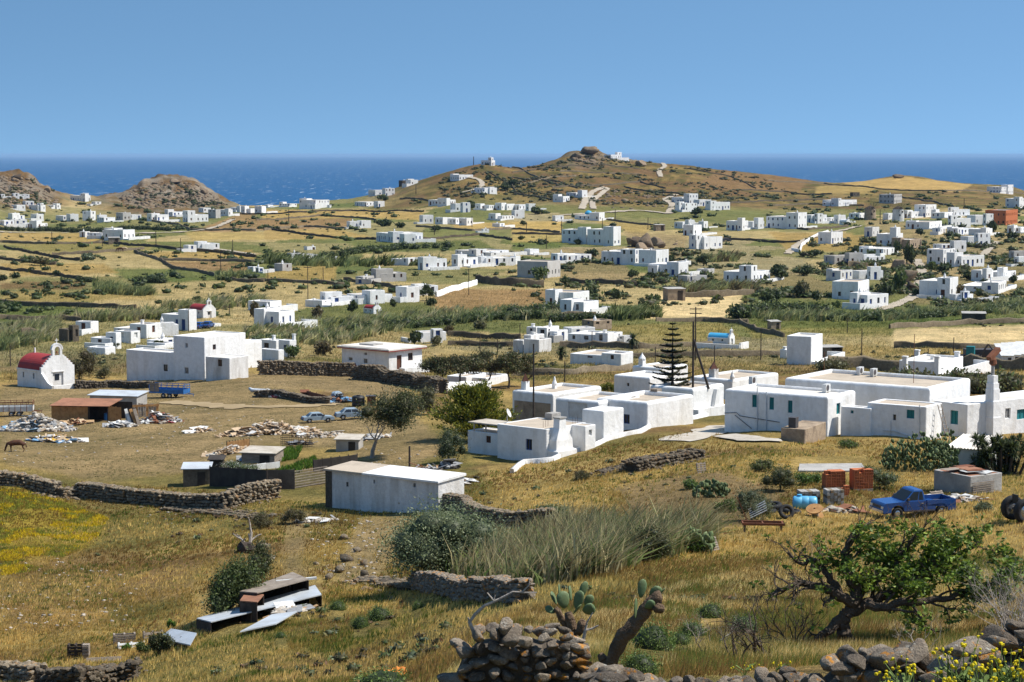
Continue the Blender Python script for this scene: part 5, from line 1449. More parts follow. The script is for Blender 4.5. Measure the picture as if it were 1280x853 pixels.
hedge([(1030,463),(1052,463)],14,'pale olive shrub row beside the dark garage',OLV,4)
hedge([(0,288),(60,289),(130,290)],6,'long dark hedge across the far left plain',DK,22)
hedge([(150,287),(210,289)],6,'dark hedge right of the garden house',DK,10)
hedge([(405,322),(440,318),(500,312),(560,310)],9,'dark tree belt before the long villa',DK+MID,18)
hedge([(100,352),(112,353)],6,'short dark hedge in the left plain',DK,3)
hedge([(170,353),(205,354)],8,'dark bush row in the green field',DK,6)
hedge([(1040,401),(1110,399),(1180,395),(1285,388)],11,'dark shrubs backing the reed belt at the village foot',MID+SAGE+DK,26)
hedge([(690,402),(760,400),(800,399)],10,'dark green bushes at the foot of the brown-shuttered house',DK+MID,9)
hedge([(925,398),(980,392),(1035,396)],17,'dark thicket left of the village-foot houses',DK+MID,14)
hedge([(640,396),(690,392)],14,'dark thicket left of the brown-shuttered house',DK+MID,7)
hedge([(430,416),(500,410),(560,406)],13,'dark shrubs growing out of the wide reed belt',DK+MID,9)
hedge([(322,428),(370,424),(410,418)],9,'green shrubs at the left end of the wide reed belt',MID+SAGE,7)
hedge([(560,405),(620,400),(680,398)],12,'green thicket above the reed belt',MID+DK,9)
BU=[(285,353,10,7,'dk'),(20,348,14,8,'dk'),(40,341,12,6,'dk'),(72,345,14,6,'dk'),(18,373,14,7,'dk'),(58,367,12,6,'dk'),(198,380,12,5,'dk'),(245,375,12,5,'dk'),(105,382,14,5,'mid'),(4,351,12,8,'dk'),(108,325,18,9,'sage'),(48,332,26,9,'olv'),(30,326,14,5,'mid'),
(452,285,10,6,'dk'),(480,283,24,9,'dk'),(512,302,14,8,'dk'),(500,285,14,7,'dk'),(545,290,16,7,'dk'),(478,252,16,8,'dk'),(610,225,10,7,'dk'),(630,238,18,9,'dk'),(640,232,12,8,'dk'),(590,262,20,9,'dk'),(655,282,12,5,'dk'),(668,268,22,9,'dk'),(680,305,12,5,'dk'),(652,300,10,5,'dk'),
(760,330,14,14,'brn'),(722,306,10,7,'dk'),(742,322,20,10,'dk'),(676,350,24,14,'mid'),(705,356,16,10,'dk'),(790,348,16,10,'dk'),(815,348,14,8,'dk'),(838,330,14,12,'dk'),(880,333,20,14,'dk'),(870,270,18,9,'dk'),(890,262,14,8,'dk'),(740,372,18,12,'dk'),(770,376,16,12,'dk'),(820,378,14,9,'mid'),(890,355,12,8,'dk'),
(955,352,12,9,'dk'),(1108,372,26,22,'dk'),(1125,365,26,26,'mid'),(1135,330,20,24,'dk'),(1120,318,12,16,'dk'),(1090,322,12,8,'mid'),(1180,340,24,12,'dk'),(1165,338,14,10,'mid'),(1208,350,20,12,'dk'),(1245,345,10,12,'dk'),(1240,290,14,14,'dk'),(1150,295,14,8,'dk'),(1187,296,14,7,'dk'),(1145,370,14,10,'dk'),(1200,372,16,14,'brn'),
(975,350,30,16,'dk'),(1010,345,24,13,'dk'),(1000,372,30,18,'olv'),(965,380,30,16,'dk'),(1020,378,14,12,'dk'),(1045,385,12,8,'mid'),(1020,322,20,9,'dk'),(1070,316,14,9,'dk'),(1030,278,20,8,'dk'),(1265,300,16,10,'dk'),(1268,354,14,10,'dk'),(1230,358,14,9,'dk'),
(395,398,20,14,'brn'),(540,382,14,10,'dk'),(318,402,16,22,'brn'),(440,392,16,14,'dk'),(490,384,12,10,'dk'),(520,432,22,16,'dk'),(545,432,16,12,'olv'),(365,448,22,14,'mid'),(405,445,30,18,'brn'),(560,418,18,10,'brn'),(600,412,26,10,'olv')]
def near_land(P):
 best=None
 for o,lb in LAND:
  d=(o.location-P).length
  if best is None or d<best[0]:best=(d,o,lb)
 dx=P.x-best[1].location.x;dy=P.y-best[1].location.y
 rel=('right of' if dx>0 else 'left of') if abs(dx)>abs(dy)*0.7 else ('behind' if dy>0 else 'in front of')
 return rel,best[2]
CW={'dk':'dark green','mid':'green','olv':'olive','brn':'brownish','sage':'grey-green','grn':'bright green','ygr':'yellow-green'}
used={}
for px,py,ww,hh,key in BU:
 o=bush(px,py,ww,hh,'x',key,group='bushes among the fields and houses')
 rel,lb=near_land(o.location);lb=lb.replace(' with ',' of ').split(' in the ')[0];short=' '.join(lb.split()[:7])
 for adj in ('','second ','third ','fourth '):
  lab=f"{adj}{'tall' if hh > 11 else 'low'} {CW[key]} bush {rel} {'the ' if not short.startswith('the ') else ''}{short}"
  if lab not in used:break
 used[lab]=1;o['label']=lab
 # --- trees
def limb(m,a,d,L,r,depth,rnd,tips,gn=(0,0,0),kink=0.35,n=4,taper=0.6,shrink=0.68,fork=(2,3)):
 """branching limb; tips collects twig ends"""
 a=Vector(a);d=Vector(d).normalized();pts=[a.copy()];rad=[r]
 for k in range(n):
  d=(d+Vector((rnd.uniform(-1,1),rnd.uniform(-1,1),rnd.uniform(-1,1)))*kink+Vector(gn)*0.25).normalized()
  a=a+d*L/n;pts.append(a.copy());rad.append(r*(1-(1-taper)*(k+1)/n))
  if depth>0 and k>=1 and rnd.random()<0.35:
   dd=(d+Vector((rnd.uniform(-1,1),rnd.uniform(-1,1),rnd.uniform(-0.4,0.8)))).normalized();limb(m,a,dd,L*shrink*rnd.uniform(0.5,0.9),rad[-1]*0.6,depth-1,rnd,tips,gn,kink,n,taper,shrink,fork)
 m.tube(pts,rad,6 if r>0.03 else 4,cap=depth==0)
 tips.append((a.copy(),depth))
 if depth>0:
  for k in range(rnd.randint(*fork)):
   dd=(d+Vector((rnd.uniform(-1,1),rnd.uniform(-1,1),rnd.uniform(-0.5,0.7)))*0.85).normalized()
   limb(m,a,dd,L*shrink*rnd.uniform(0.7,1.1),rad[-1]*0.75,depth-1,rnd,tips,gn,kink,n,taper,shrink,fork)
def tree(px,py,wpx,hpx,label,cols,seed=1,lean=(0,0),leaves=5000,size=0.07,trunk=0.35,name='tree',bark='bark',lobes=7,cat='tree',group=None,flat=0.55,off=(0,0),solidk=0.5):
 P=G(px,py);k=mpp(P);r=wpx*k/2;h=hpx*k;rnd=random.Random(seed);o=empty(name,P,0,label,cat,group)
 low=trunk<0.2
 m=MB();tips=[];limb(m,(0,0,-0.2),(lean[0],lean[1],1),h*(0.12 if low else trunk)+0.2,max(0.04,h*0.03),1 if low else 3,rnd,tips,(lean[0],0,0.5),0.25,4);tr=m.build('trunk',bark,o)
 lb=[]
 for j in range(lobes):
  a=rnd.uniform(0,6.28);e=rnd.random()**0.6
  if low:d=r*0.62*e;s=r*rnd.uniform(0.36,0.5);zc=h*rnd.uniform(0.22,0.72-0.3*e);vz=h*rnd.uniform(0.22,0.32)
  else:d=r*0.66*e;s=r*rnd.uniform(0.3,0.46);zc=h*(trunk+(1-trunk)*(0.25+0.5*rnd.random()*(1.2-0.6*e)));vz=h*(1-trunk)*flat*rnd.uniform(0.35,0.55)
  lb.append(((d*math.cos(a)+lean[0]*zc*0.8+off[0]*r,d*math.sin(a)*0.8,zc),(s,s,vz)))
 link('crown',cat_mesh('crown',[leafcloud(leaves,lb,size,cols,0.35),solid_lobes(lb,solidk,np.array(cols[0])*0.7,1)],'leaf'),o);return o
tree(464,573,108,104,'windswept tree with bare grey twigs leaning over the yard',OLV+DK,4,(0.3,0),12000,0.085,0.24,'windswept_tree','pale_bark',14,off=(0.25,0),solidk=0.45)
tree(536,518,50,42,'round olive bush behind the windswept tree',OLV,5,(0,0),4200,0.07,0.1,'olive_bush',lobes=7,cat='bush')
for j,(px,py,ww,hh,lb) in enumerate([(545,482,44,34,'leftmost dark tree in the row behind the yellow-green conifer'),(575,484,46,40,'second dark tree in the row behind the yellow-green conifer'),(604,484,44,40,'third dark tree in the row behind the yellow-green conifer'),(635,485,44,42,'fourth dark tree with feathery crown in the row behind the conifer'),(655,483,26,34,'rightmost dark tree in the row beside the utility pole')]):
 tree(px,py,ww*1.35,hh*1.2,lb,OLV+DK+BRN,20+j,(0.12,0),6000,0.15,0.34,'tamarisk_tree','bark',8,group='dark trees in a row',flat=0.5)
tree(100,474,56,50,'bushy brown-olive tree beside the chapel',BRN+OLV,31,(0,0),4600,0.12,0.15,'olive_tree',lobes=9)
tree(131,473,26,20,'low olive bush right of the chapel tree',OLV,32,(0,0),2200,0.11,0.1,'olive_bush',lobes=6,cat='bush')
tree(533,376,24,22,'dark round tree in front of the stepped lane wall',DK,33,(0,0),2400,0.22,0.2,lobes=7)
tree(150,436,22,12,'small dark tree before the garage block',DK,34,(0,0),1400,0.15,0.2,'small_tree',lobes=5)
tree(198,436,16,14,'small dark tree peeping beside the farmhouse',DK,35,(0,0),1200,0.15,0.2,'small_tree',lobes=5)
tree(280,771,100,96,'big dark green bush growing over the tin-roofed pens',DK+MID,36,(0.3,0),14000,0.07,0.05,'dark_green_bush',lobes=12,cat='bush',flat=0.8)
tree(322,730,60,72,'dark green bush uphill of the tin-roofed pens',DK+OLV,37,(0.1,0),5000,0.06,0.08,'dark_green_bush',lobes=9,cat='bush',flat=0.7)
tree(562,577,54,52,'dark grey-green bush below the conifer',DK+SAGE,38,(0,0),6000,0.055,0.05,'grey_green_bush',lobes=9,cat='bush',flat=0.8)
tree(562,722,180,122,'large grey-green saltbush at the left of the cane thicket',[(0.13,0.155,0.08),(0.18,0.20,0.11),(0.10,0.125,0.055)],39,(0,0),26000,0.065,0.0,'saltbush',lobes=26,cat='bush',flat=0.85,solidk=0.5)
tree(940,652,64,62,'round grey-olive shrub beside the old tyres',SAGE+OLV,40,(0,0),6500,0.045,0.0,'olive_shrub',lobes=9,cat='bush',flat=0.8)
tree(975,614,56,46,'dark olive shrub left of the brick pallets',OLV+DK,41,(0,0),4200,0.05,0.0,'olive_shrub',lobes=8,cat='bush',flat=0.8)
tree(1100,612,60,38,'grey-green mound shrub behind the pickup',SAGE+MID,42,(0,0),4200,0.05,0.0,'olive_shrub',lobes=8,cat='bush',flat=0.8)
tree(812,702,86,56,'dark leafy shrub at the right of the cane thicket',DK+OLV,43,(0,0),6500,0.05,0.0,'dark_shrub',lobes=10,cat='bush',flat=0.8)
tree(200,818,46,36,'round dark bush by the bottom corner wall',DK+OLV,44,(0,0),4200,0.05,0.0,'dark_shrub',lobes=7,cat='bush',flat=0.85,solidk=0.7)
tree(178,818,24,20,'small green bush by the broken crates',MID,45,(0,0),2600,0.05,0.0,'green_shrub',lobes=6,cat='bush',flat=0.85)
tree(158,812,14,10,'tiny green bush beside the leaning crate',GRN,46,(0,0),900,0.05,0.0,'green_shrub',lobes=4,cat='bush')
tree(214,786,14,14,'tiny green bush at the tin sheet',GRN,47,(0,0),900,0.05,0.0,'green_shrub',lobes=4,cat='bush')
tree(330,660,40,24,'dry brown bush above the footpath',BRN+OLV,48,(0,0),3200,0.05,0.0,'dry_bush',lobes=7,cat='bush')
tree(368,655,40,26,'dry twiggy bush left of the low white barn',BRN+OLV,49,(0,0),3200,0.05,0.0,'dry_bush',lobes=7,cat='bush')
tree(868,690,40,26,'green cactus-like shrub beside the wooden pallet',GRN+DK,50,(0,0),2600,0.06,0.0,'green_shrub',lobes=6,cat='bush')
for j,(px,py,ww,hh,cl,lb) in enumerate([(1012,606,40,26,GRN+MID,'green leafy shrub above the blue plastic tank'),(955,590,36,22,OLV+MID,'olive weed clump left of the concrete slab'),(1085,600,30,22,MID+DK,'dark green shrub between the bricks and the prickly pears'),(905,640,40,24,GRN+OLV,'green shrub on the bare soil left of the grey-olive shrub'),(860,612,30,18,MID+GRN,'small green shrub on the bare soil bank'),(1230,640,36,16,OLV+SAGE,'low olive shrub right of the pickup'),(1170,566,36,24,DK+MID,'dark shrub under the ladder'),(722,600,34,16,OLV+BRN,'brownish clump on the golden bank'),(690,655,60,34,MID+SAGE,'green shrub behind the middle of the cane thicket'),(1060,560,40,14,OLV+GRN,'low weeds at the foot of the long white house')]):tree(px,py,ww,hh,lb,cl,70+j,(0,0),3000,0.055,0.0,'leafy_shrub',lobes=8,cat='bush',flat=0.8,group='shrubs on the right bank')
tree(545,483,12,10,'low green shrub at the stone bank',GRN,51,(0,0),900,0.1,0.0,'green_shrub',lobes=4,cat='bush')
tree(760,492,30,18,'yellow-green shrub behind the rounded parapets',YGR,52,(0,0),2600,0.08,0.0,'yellow_shrub',lobes=7,cat='bush')
tree(720,488,20,10,'small green shrub behind the tan roof',GRN,53,(0,0),1200,0.08,0.0,'green_shrub',lobes=5,cat='bush')
# yellow-green conifer: layered plumes
P=G(592,553);k=mpp(P);o=empty('conifer',P,0,'spreading yellow-green conifer beside the fireplace house','tree')
m=MB();m.tube([(0,0,-0.3),(0.05,0,1.2),(0.1,0,2.8)],[0.2,0.15,0.05],8);m.build('trunk','bark',o)
parts=[]
for j in range(230):
 t=random.random()**0.9;a=random.uniform(0,6.28);z=0.3+t*4.3;rr=(1-t*0.75)*5.2*random.uniform(0.5,1.0);b=Vector((0.05,0,z*0.8));e=Vector((rr*math.cos(a),rr*math.sin(a)*0.9,z+rr*0.28))
 n=95;tt=rng.random(n)**0.6;c=np.array(b)[None]*(1-tt[:,None])+np.array(e)[None]*tt[:,None]+rng.normal(size=(n,3))*np.array((0.17,0.17,0.10))*(0.5+tt[:,None])
 dd=np.array((e-b).normalized())+rng.normal(size=(n,3))*0.5+np.array((0,0,0.4));dd /= np.linalg.norm(dd,axis=1)[:,None];s=0.13*rng.uniform(0.6,1.4,n)[:,None];sd=np.cross(dd,rng.normal(size=(n,3)));sd /= np.linalg.norm(sd,axis=1)[:,None]
 cols=np.array(YGR)[rng.integers(0,3,n)]*rng.uniform(0.9,2.2,n)[:,None]
 v=np.stack([c-dd*s,c+sd*s*0.4,c+dd*s,c-sd*s*0.4],1).reshape(-1,3);bb=(np.arange(n)*4)[:,None];parts.append((v,np.concatenate([bb+np.array([[0,1,2]]),bb+np.array([[0,2,3]])]),np.repeat(cols,4,0)))
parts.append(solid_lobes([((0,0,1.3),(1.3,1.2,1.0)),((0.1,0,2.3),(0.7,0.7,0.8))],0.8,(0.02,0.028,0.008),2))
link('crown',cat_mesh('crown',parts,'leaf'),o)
# araucaria with open whorls
P=at(840,500,178);P.z=float(ground_z(P.x,P.y));k=mpp(P);H=ZC+ray(840,402)[1]*P.y-P.z;o=empty('araucaria',P,0,'tall araucaria with open whorled branches among the white roofs','tree')
m=MB();m.tube([(0,0,-0.3),(0.03,0,H*0.5),(0,0,H)],[0.16,0.10,0.02],8);m.build('trunk','bark',o);parts=[];br=MB()
for w_ in range(15):
 t=w_/14;z=H*(0.13+0.84*t);R0=(1-t)**0.75*2.35+0.12
 for j in range(5 if t<0.9 else 4):
  a=j*6.283/5+w_*0.7+random.uniform(-0.2,0.2);L=R0*random.uniform(0.8,1.1);q=[]
  for i in range(6):s=i/5;q.append(Vector((math.cos(a)*L*s,math.sin(a)*L*s,z+L*(-0.10*s+0.24*s*s))))
  br.tube(q,[0.03*(1-0.75*i/5) for i in range(6)],4)
  n=int(110*L+30);tt=rng.uniform(0.15,1.0,n);c=np.stack([math.cos(a)*L*tt,math.sin(a)*L*tt,z+L*(-0.10*tt+0.24*tt*tt)],1)+rng.normal(size=(n,3))*0.03
  side=np.sign(rng.normal(size=n));dd=np.stack([math.cos(a)*0.5-math.sin(a)*side,math.sin(a)*0.5+math.cos(a)*side,np.full(n,0.35)],1);dd /= np.linalg.norm(dd,axis=1)[:,None]
  ln=(0.46*(1.1-tt*0.6)*rng.uniform(0.6,1.2,n))[:,None];sd=np.cross(dd,np.array((0.2,0.1,1.0)));sd /= np.linalg.norm(sd,axis=1)[:,None]
  v=np.stack([c,c+dd*ln*0.5+sd*0.085,c+dd*ln,c+dd*ln*0.5-sd*0.085],1).reshape(-1,3);bb=(np.arange(n)*4)[:,None];cols=np.array(DK+OLV)[rng.integers(0,6,n)]*0.9
  parts.append((v,np.concatenate([bb+np.array([[0,1,2]]),bb+np.array([[0,2,3]])]),np.repeat(cols,4,0)))
br.build('branches','bark',o);link('crown',cat_mesh('crown',parts,'leaf'),o)
# palms and yuccas: rosettes of long blades on a stem
def rosette(c,n,L,wd,cols,droop=0.5,up=0.2):
 c=np.tile(np.array(c),(n,1));a=rng.uniform(0,6.283,n);el=rng.uniform(up-0.6,1.35,n);d=np.stack([np.cos(a)*np.cos(el),np.sin(a)*np.cos(el),np.sin(el)],1);ll=(L*rng.uniform(0.7,1.1,n))[:,None]
 sd=np.cross(d,np.array((0.01,0.02,1.0)));sd /= np.linalg.norm(sd,axis=1)[:,None];g=np.array((0,0,-1.0))*droop
 V=[c+sd*wd*0.6,c-sd*wd*0.6,c+d*ll*0.5+g*ll*0.12+sd*wd,c+d*ll*0.5+g*ll*0.12-sd*wd,c+d*ll+g*ll*0.5]
 v=np.stack(V,1).reshape(-1,3);b=(np.arange(n)*5)[:,None];f=(b[:,None]+np.array([[0,1,3],[0,3,2],[2,3,4]])[None]).reshape(-1,3)
 cc=np.array(cols)[rng.integers(0,len(cols),n)]*rng.uniform(0.7,1.3,n)[:,None];return v,f,np.repeat(cc,5,0)
def palm(px,py,hpx,label):
 P=G(px,py);h=hpx*mpp(P);o=empty('palm_tree',P,0,label,'palm','palms in the valley');m=MB();m.tube([(0,0,-0.3),(0.05,0,h*0.55)],[0.3,0.25],8);m.build('trunk','bark',o)
 link('crown',cat_mesh('crown',[rosette((0.05,0,h*0.55),90,h*0.55,0.12,DK,0.8,-0.3)],'leaf'),o)
palm(791,437,25,'dark palm at the end of the long valley house');palm(701,451,22,'dark palm between the tan house and the flat white house')
P=G(1253,592);o=empty('yucca',P,0,'clump of spiky dark green yuccas beside the corrugated shed','yucca');m=MB();parts=[]
for j in range(40):
 x,y,z=random.uniform(-1.8,1.9),random.uniform(-0.9,1.2),random.uniform(0.2,2.1)
 m.tube([(x*0.6,y*0.6,-0.2),(x*0.85,y,z*0.6),(x,y,z)],[0.09,0.07,0.06],6);parts.append(rosette((x,y,z),110,0.72,0.04,DK+MID+[(0.11,0.13,0.06)],0.35,0.0))
m.build('trunk','bark',o);link('crown',cat_mesh('crown',parts,'leaf'),o)
# prickly pears
def pad_mesh():
 m=MB();v,f=ICO[2]
 i=m.p(*[(x*0.5*(0.78+0.22*(z+0.3)),y*0.09,z*0.5+0.5) for x,y,z in v*np.array((0.8,1,1.0))]);m.f.extend(tuple(i+k for k in t) for t in f);return m
PAD=pad_mesh().mesh('pad','cactus_green',True)
def pad(o,P,h,ax,ay,az,name='pad'):
 q=link(name,PAD,o,P);q.scale=(h,h,h);q.rotation_euler=(ax,ay,az);return q
def opuntia_patch(px,py,wpx,hpx,n,label):
 P=G(px,py);k=mpp(P);o=empty('prickly_pear',P,0,label,'cactus','prickly pear thickets');parts=[];v,f=ICO[1]
 for j in range(n):
  x,y=random.uniform(-0.5,0.5)*wpx*k,random.uniform(-0.4,0.4)*wpx*k*0.6;z=random.random()**1.3*hpx*k*(1-abs(x)/(wpx*k)*0.9);M=Matrix.Translation((x,y,z))@Matrix.Rotation(random.uniform(0,6.28),4,'Z')@Matrix.Rotation(random.uniform(-0.7,0.7),4,'Y')@Matrix.Rotation(random.uniform(-0.4,0.4),4,'X')
  s=random.uniform(0.28,0.42);q=np.array([M@Vector((a*0.36*s,b*0.06*s,(c*0.5+0.45)*s)) for a,b,c in v]);c=np.array(random.choice([(0.10,0.14,0.055),(0.14,0.18,0.08),(0.075,0.10,0.04)]));parts.append((q,np.array(f),np.tile(c,(len(q),1))))
 tag(link('pads',cat_mesh('pads',parts,'painted'),o),kind='stuff');return o
random.seed(31)
opuntia_patch(1150,588,92,46,520,'large prickly pear thicket in front of the long white house');opuntia_patch(888,622,44,20,130,'low prickly pear patch in the dry bank');opuntia_patch(866,690,52,24,200,'prickly pear beside the cane thicket');opuntia_patch(1185,572,40,34,160,'tall prickly pear against the ladder wall')
# --- green dome shrubs of the slope
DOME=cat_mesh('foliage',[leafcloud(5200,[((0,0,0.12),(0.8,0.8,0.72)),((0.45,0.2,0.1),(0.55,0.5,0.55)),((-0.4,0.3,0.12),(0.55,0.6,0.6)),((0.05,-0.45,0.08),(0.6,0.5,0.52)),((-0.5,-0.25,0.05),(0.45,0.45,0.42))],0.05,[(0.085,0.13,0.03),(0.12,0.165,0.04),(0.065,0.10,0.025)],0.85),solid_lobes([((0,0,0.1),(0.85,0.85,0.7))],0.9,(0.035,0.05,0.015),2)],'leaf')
DOMES=[(475,775,31,17,'roundest green dome shrub on the open slope'),(450,784,22,14,'green dome shrub left of the roundest one'),(422,763,22,12,'low green dome shrub uphill on the slope'),(381,764,14,8,'small green dome shrub beside the tin roof'),(351,797,14,7,'tiny green dome shrub low on the slope'),(522,761,13,9,'small dark dome shrub below the lichen wall'),(815,812,56,32,'big green dome shrub right of the leaning cactus trunk'),(800,842,52,26,'green dome shrub at the bottom wall'),(866,795,36,18,'pale green dome shrub uphill of the dead branches'),(888,772,34,18,'bright green dome shrub highest on the bank'),(850,805,28,14,'small green dome shrub beside the biggest one'),(478,862,72,24,'wide grey-green dome shrub at the bottom edge'),(930,790,40,20,'grey-green dome shrub behind the dead branches')]
for px,py,ww,hh,lb in DOMES:
 P=G(px,py);k=mpp(P);o=empty('dome_shrub',P,random.random()*6,lb,'shrub','green dome shrubs');q=link('foliage',DOME,o);q.scale=(ww*k*0.58,ww*k*0.58,hh*k*1.25)
 # ------------------------------------------------------------ things of the farmyards
random.seed(41);rng=np.random.default_rng(41)
def root_at(name,px,py,yaw,label,cat,group=None,dz=0.0):
 P=G(px,py);P.z+=dz;return empty(name,P,R(yaw),label,cat,group),mpp(P)
def bit(parent,name,mat,fn,smooth=False):
 m=MB();fn(m);return m.build(name,mat,parent,smooth=smooth)
def wheel(parent,x,y,r,w,name='wheel'):
 t=bit(parent,name,'black_rubber',lambda m:m.lathe([(r*0.58,-w/2),(r*0.95,-w/2),(r,-w*0.3),(r,w*0.3),(r*0.95,w/2),(r*0.58,w/2)],20,(x,y,r),'y',True),True)
 bit(t,'rim','chrome',lambda m:m.lathe([(0.03,-w*0.42),(r*0.3,-w*0.45),(r*0.6,-w*0.30),(r*0.6,w*0.30),(r*0.3,w*0.45),(0.03,w*0.42)],16,(x,y,r),'y'));return t
def arch(cx,r,n=6):return [(cx+r*math.cos(t),0.36+r*math.sin(t)) for t in [math.pi*k/n for k in range(n+1)]]
def car(px,py,yaw,label,paint,L=4.1,kind='sedan',name='car',wreck=False,cat='car',group=None):
 o,k=root_at(name,px,py,yaw,label,cat,group,0.02);s=L/4.3;W=0.80*s;f,b_=L/2,-L/2;wx,rx,wr=f-0.85*s,b_+0.85*s,0.31*s
 zb,zt=0.34*s,(0.92 if kind=='pickup' else 0.86)*s
 lo=[(b_,zb)]+[(x,z*s if z>0.36 else zb) for x,z in arch(rx,0.40*s)[::-1]]+[(x,z*s if z>0.36 else zb) for x,z in arch(wx,0.40*s)[::-1]]+[(f,zb),(f+0.02,zb+0.2*s),(f-0.05,zt-0.12*s)]
 if kind=='pickup':up=[(f-0.12,zt-0.05*s),(f-1.25*s,zt),(-0.35*s,zt),(-0.36*s,0.66*s),(b_,0.66*s)]
 else:up=[(f-0.15,zt-0.08*s),(f-1.1*s,zt),(b_+0.7*s,zt),(b_+0.05,zt-0.04),(b_,zt-0.25*s)]
 bo=bit(o,'body',paint,lambda m:m.prism(lo+up,-W,W))
 c0,c1,t0,t1=(-0.36*s,f-1.22*s,-0.22*s,f-1.85*s) if kind=='pickup' else (b_+0.65*s,f-1.1*s,b_+1.15*s,f-1.75*s)
 zr=zt+(0.60 if kind=='pickup' else 0.50)*s
 def cabin(m):m.loft([[(c0,-W+0.02,zt-0.01),(c1,-W+0.02,zt-0.01),(c1,W-0.02,zt-0.01),(c0,W-0.02,zt-0.01)],[(t0,-W+0.16,zr-0.04),(t1,-W+0.16,zr-0.04),(t1,W-0.16,zr-0.04),(t0,W-0.16,zr-0.04)],[(t0+0.06,-W+0.22,zr),(t1-0.08,-W+0.22,zr),(t1-0.08,W-0.22,zr),(t0+0.06,W-0.22,zr)]])
 ca=bit(bo,'cabin',paint,cabin)
 g='window_glass' if wreck else 'tinted_glass'
 def P(xf,side,zf):
  xa,xb=c0+(t0-c0)*zf,c1+(t1-c1)*zf;y=(W-0.02)+((W-0.16)-(W-0.02))*zf
  return Vector((xa+(xb-xa)*xf,side*(y+0.008),zt+(zr-0.04-zt)*zf))
 for sd in (-1,1):
  for xa,xb in (((0.10,0.34),(0.39,0.92)) if kind=='pickup' else ((0.10,0.48),(0.52,0.92))):
   bit(bo,'side_window',g,lambda m:m.quad(P(xa,sd,0.12),P(xb,sd,0.12),P(xb,sd,0.88),P(xa,sd,0.88)))
 e=0.022
 bit(bo,'windscreen',g,lambda m:m.quad((c1-(c1-t1)*0.1+e,-W+0.1,zt+0.06),(c1-(c1-t1)*0.1+e,W-0.1,zt+0.06),(c1-(c1-t1)*0.9+e,W-0.2,zr-0.1),(c1-(c1-t1)*0.9+e,-W+0.2,zr-0.1)))
 bit(bo,'rear_window',g,lambda m:m.quad((c0+(t0-c0)*0.15-e,-W+0.12,zt+0.08),(c0+(t0-c0)*0.15-e,W-0.12,zt+0.08),(c0+(t0-c0)*0.9-e,W-0.2,zr-0.1),(c0+(t0-c0)*0.9-e,-W+0.2,zr-0.1)))
 if kind=='pickup':
  def bed(m):
   for y in (-W,W-0.05):m.box(b_,-0.45*s,y,y+0.05,0.64*s,zt+0.03)
   m.box(b_,b_+0.05,-W+0.05,W-0.05,0.64*s,zt+0.03);m.box(-0.5*s,-0.45*s,-W+0.05,W-0.05,0.64*s,zt+0.03)
  bit(o,'cargo_bed',paint,bed);bit(o,'bed_liner','dark_metal',lambda m:m.box(b_+0.06,-0.52*s,-W+0.06,W-0.06,0.67*s,0.69*s))
  bit(o,'door_seam','dark_metal',lambda m:[m.box(x,x+0.012,sd*W-0.006,sd*W+0.006,zb+0.12,zt-0.01) for x in (-0.30*s,f-1.42*s) for sd in (-1,1)]);bit(o,'door_handle','chrome',lambda m:[m.box(-0.22*s,-0.08*s,sd*W-0.02,sd*W+0.02,zt-0.14,zt-0.10) for sd in (-1,1)])
  bit(o,'side_trim','dark_metal',lambda m:(m.box(rx+0.42*s,wx-0.42*s,-W-0.03,-W-0.004,zb+0.02,zb+0.10),m.box(rx+0.42*s,wx-0.42*s,W+0.004,W+0.03,zb+0.02,zb+0.10)))
 bit(o,'bumper','chrome',lambda m:m.box(f+0.01,f+0.10,-W*0.98,W*0.98,zb+0.04,zb+0.17*s));bit(o,'bumper','dark_metal',lambda m:m.box(b_-0.10,b_-0.01,-W*0.98,W*0.98,zb+0.04,zb+0.17*s))
 bit(o,'grille','dark_metal',lambda m:m.box(f-0.02,f+0.015,-W*0.6,W*0.6,zb+0.2*s,zb+0.38*s))
 for sd in (-1,1):
  bit(o,'headlight','lamp_white',lambda m:m.box(f-0.03,f+0.02,min(sd*W*0.64,sd*W*0.95),max(sd*W*0.64,sd*W*0.95),zb+0.22*s,zb+0.36*s))
  bit(o,'tail_light','lamp_red',lambda m:m.box(b_-0.012,b_+0.02,min(sd*W*0.8,sd*W*0.97),max(sd*W*0.8,sd*W*0.97),zt-0.3*s,zt-0.1*s))
  for x in (wx,rx):wheel(o,x,sd*(W-0.09),wr,0.20*s)
  bit(o,'mirror','dark_metal',lambda m:m.box(c1-0.3,c1-0.18,sd*(W+0.02)-0.06,sd*(W+0.02)+0.06,zt+0.05,zt+0.18))
 return o
car(1141,645,196,'blue pickup truck parked in the dry grass','car_blue',4.3,'pickup','pickup_truck',cat='pickup')
car(397,528,20,'pale blue wrecked car beside the heap of broken wood','car_pale_blue',3.0,'sedan',wreck=True)
car(441,524,14,'white and blue old car beside the windswept tree','car_pale_blue',3.4,'sedan',wreck=True)
car(450,463,170,'red car half hidden behind the tall stone wall','car_red',4.0)
car(250,411,75,'dark blue car parked below the small red chapel, left one','car_blue',4.0,group='parked dark cars');car(260,410,82,'dark blue car parked below the small red chapel, right one','car_blue',4.0,group='parked dark cars')
car(908,302,10,'dark car parked by the village road, nearer the hill houses','dark_metal',4.2,group='cars by the village road')
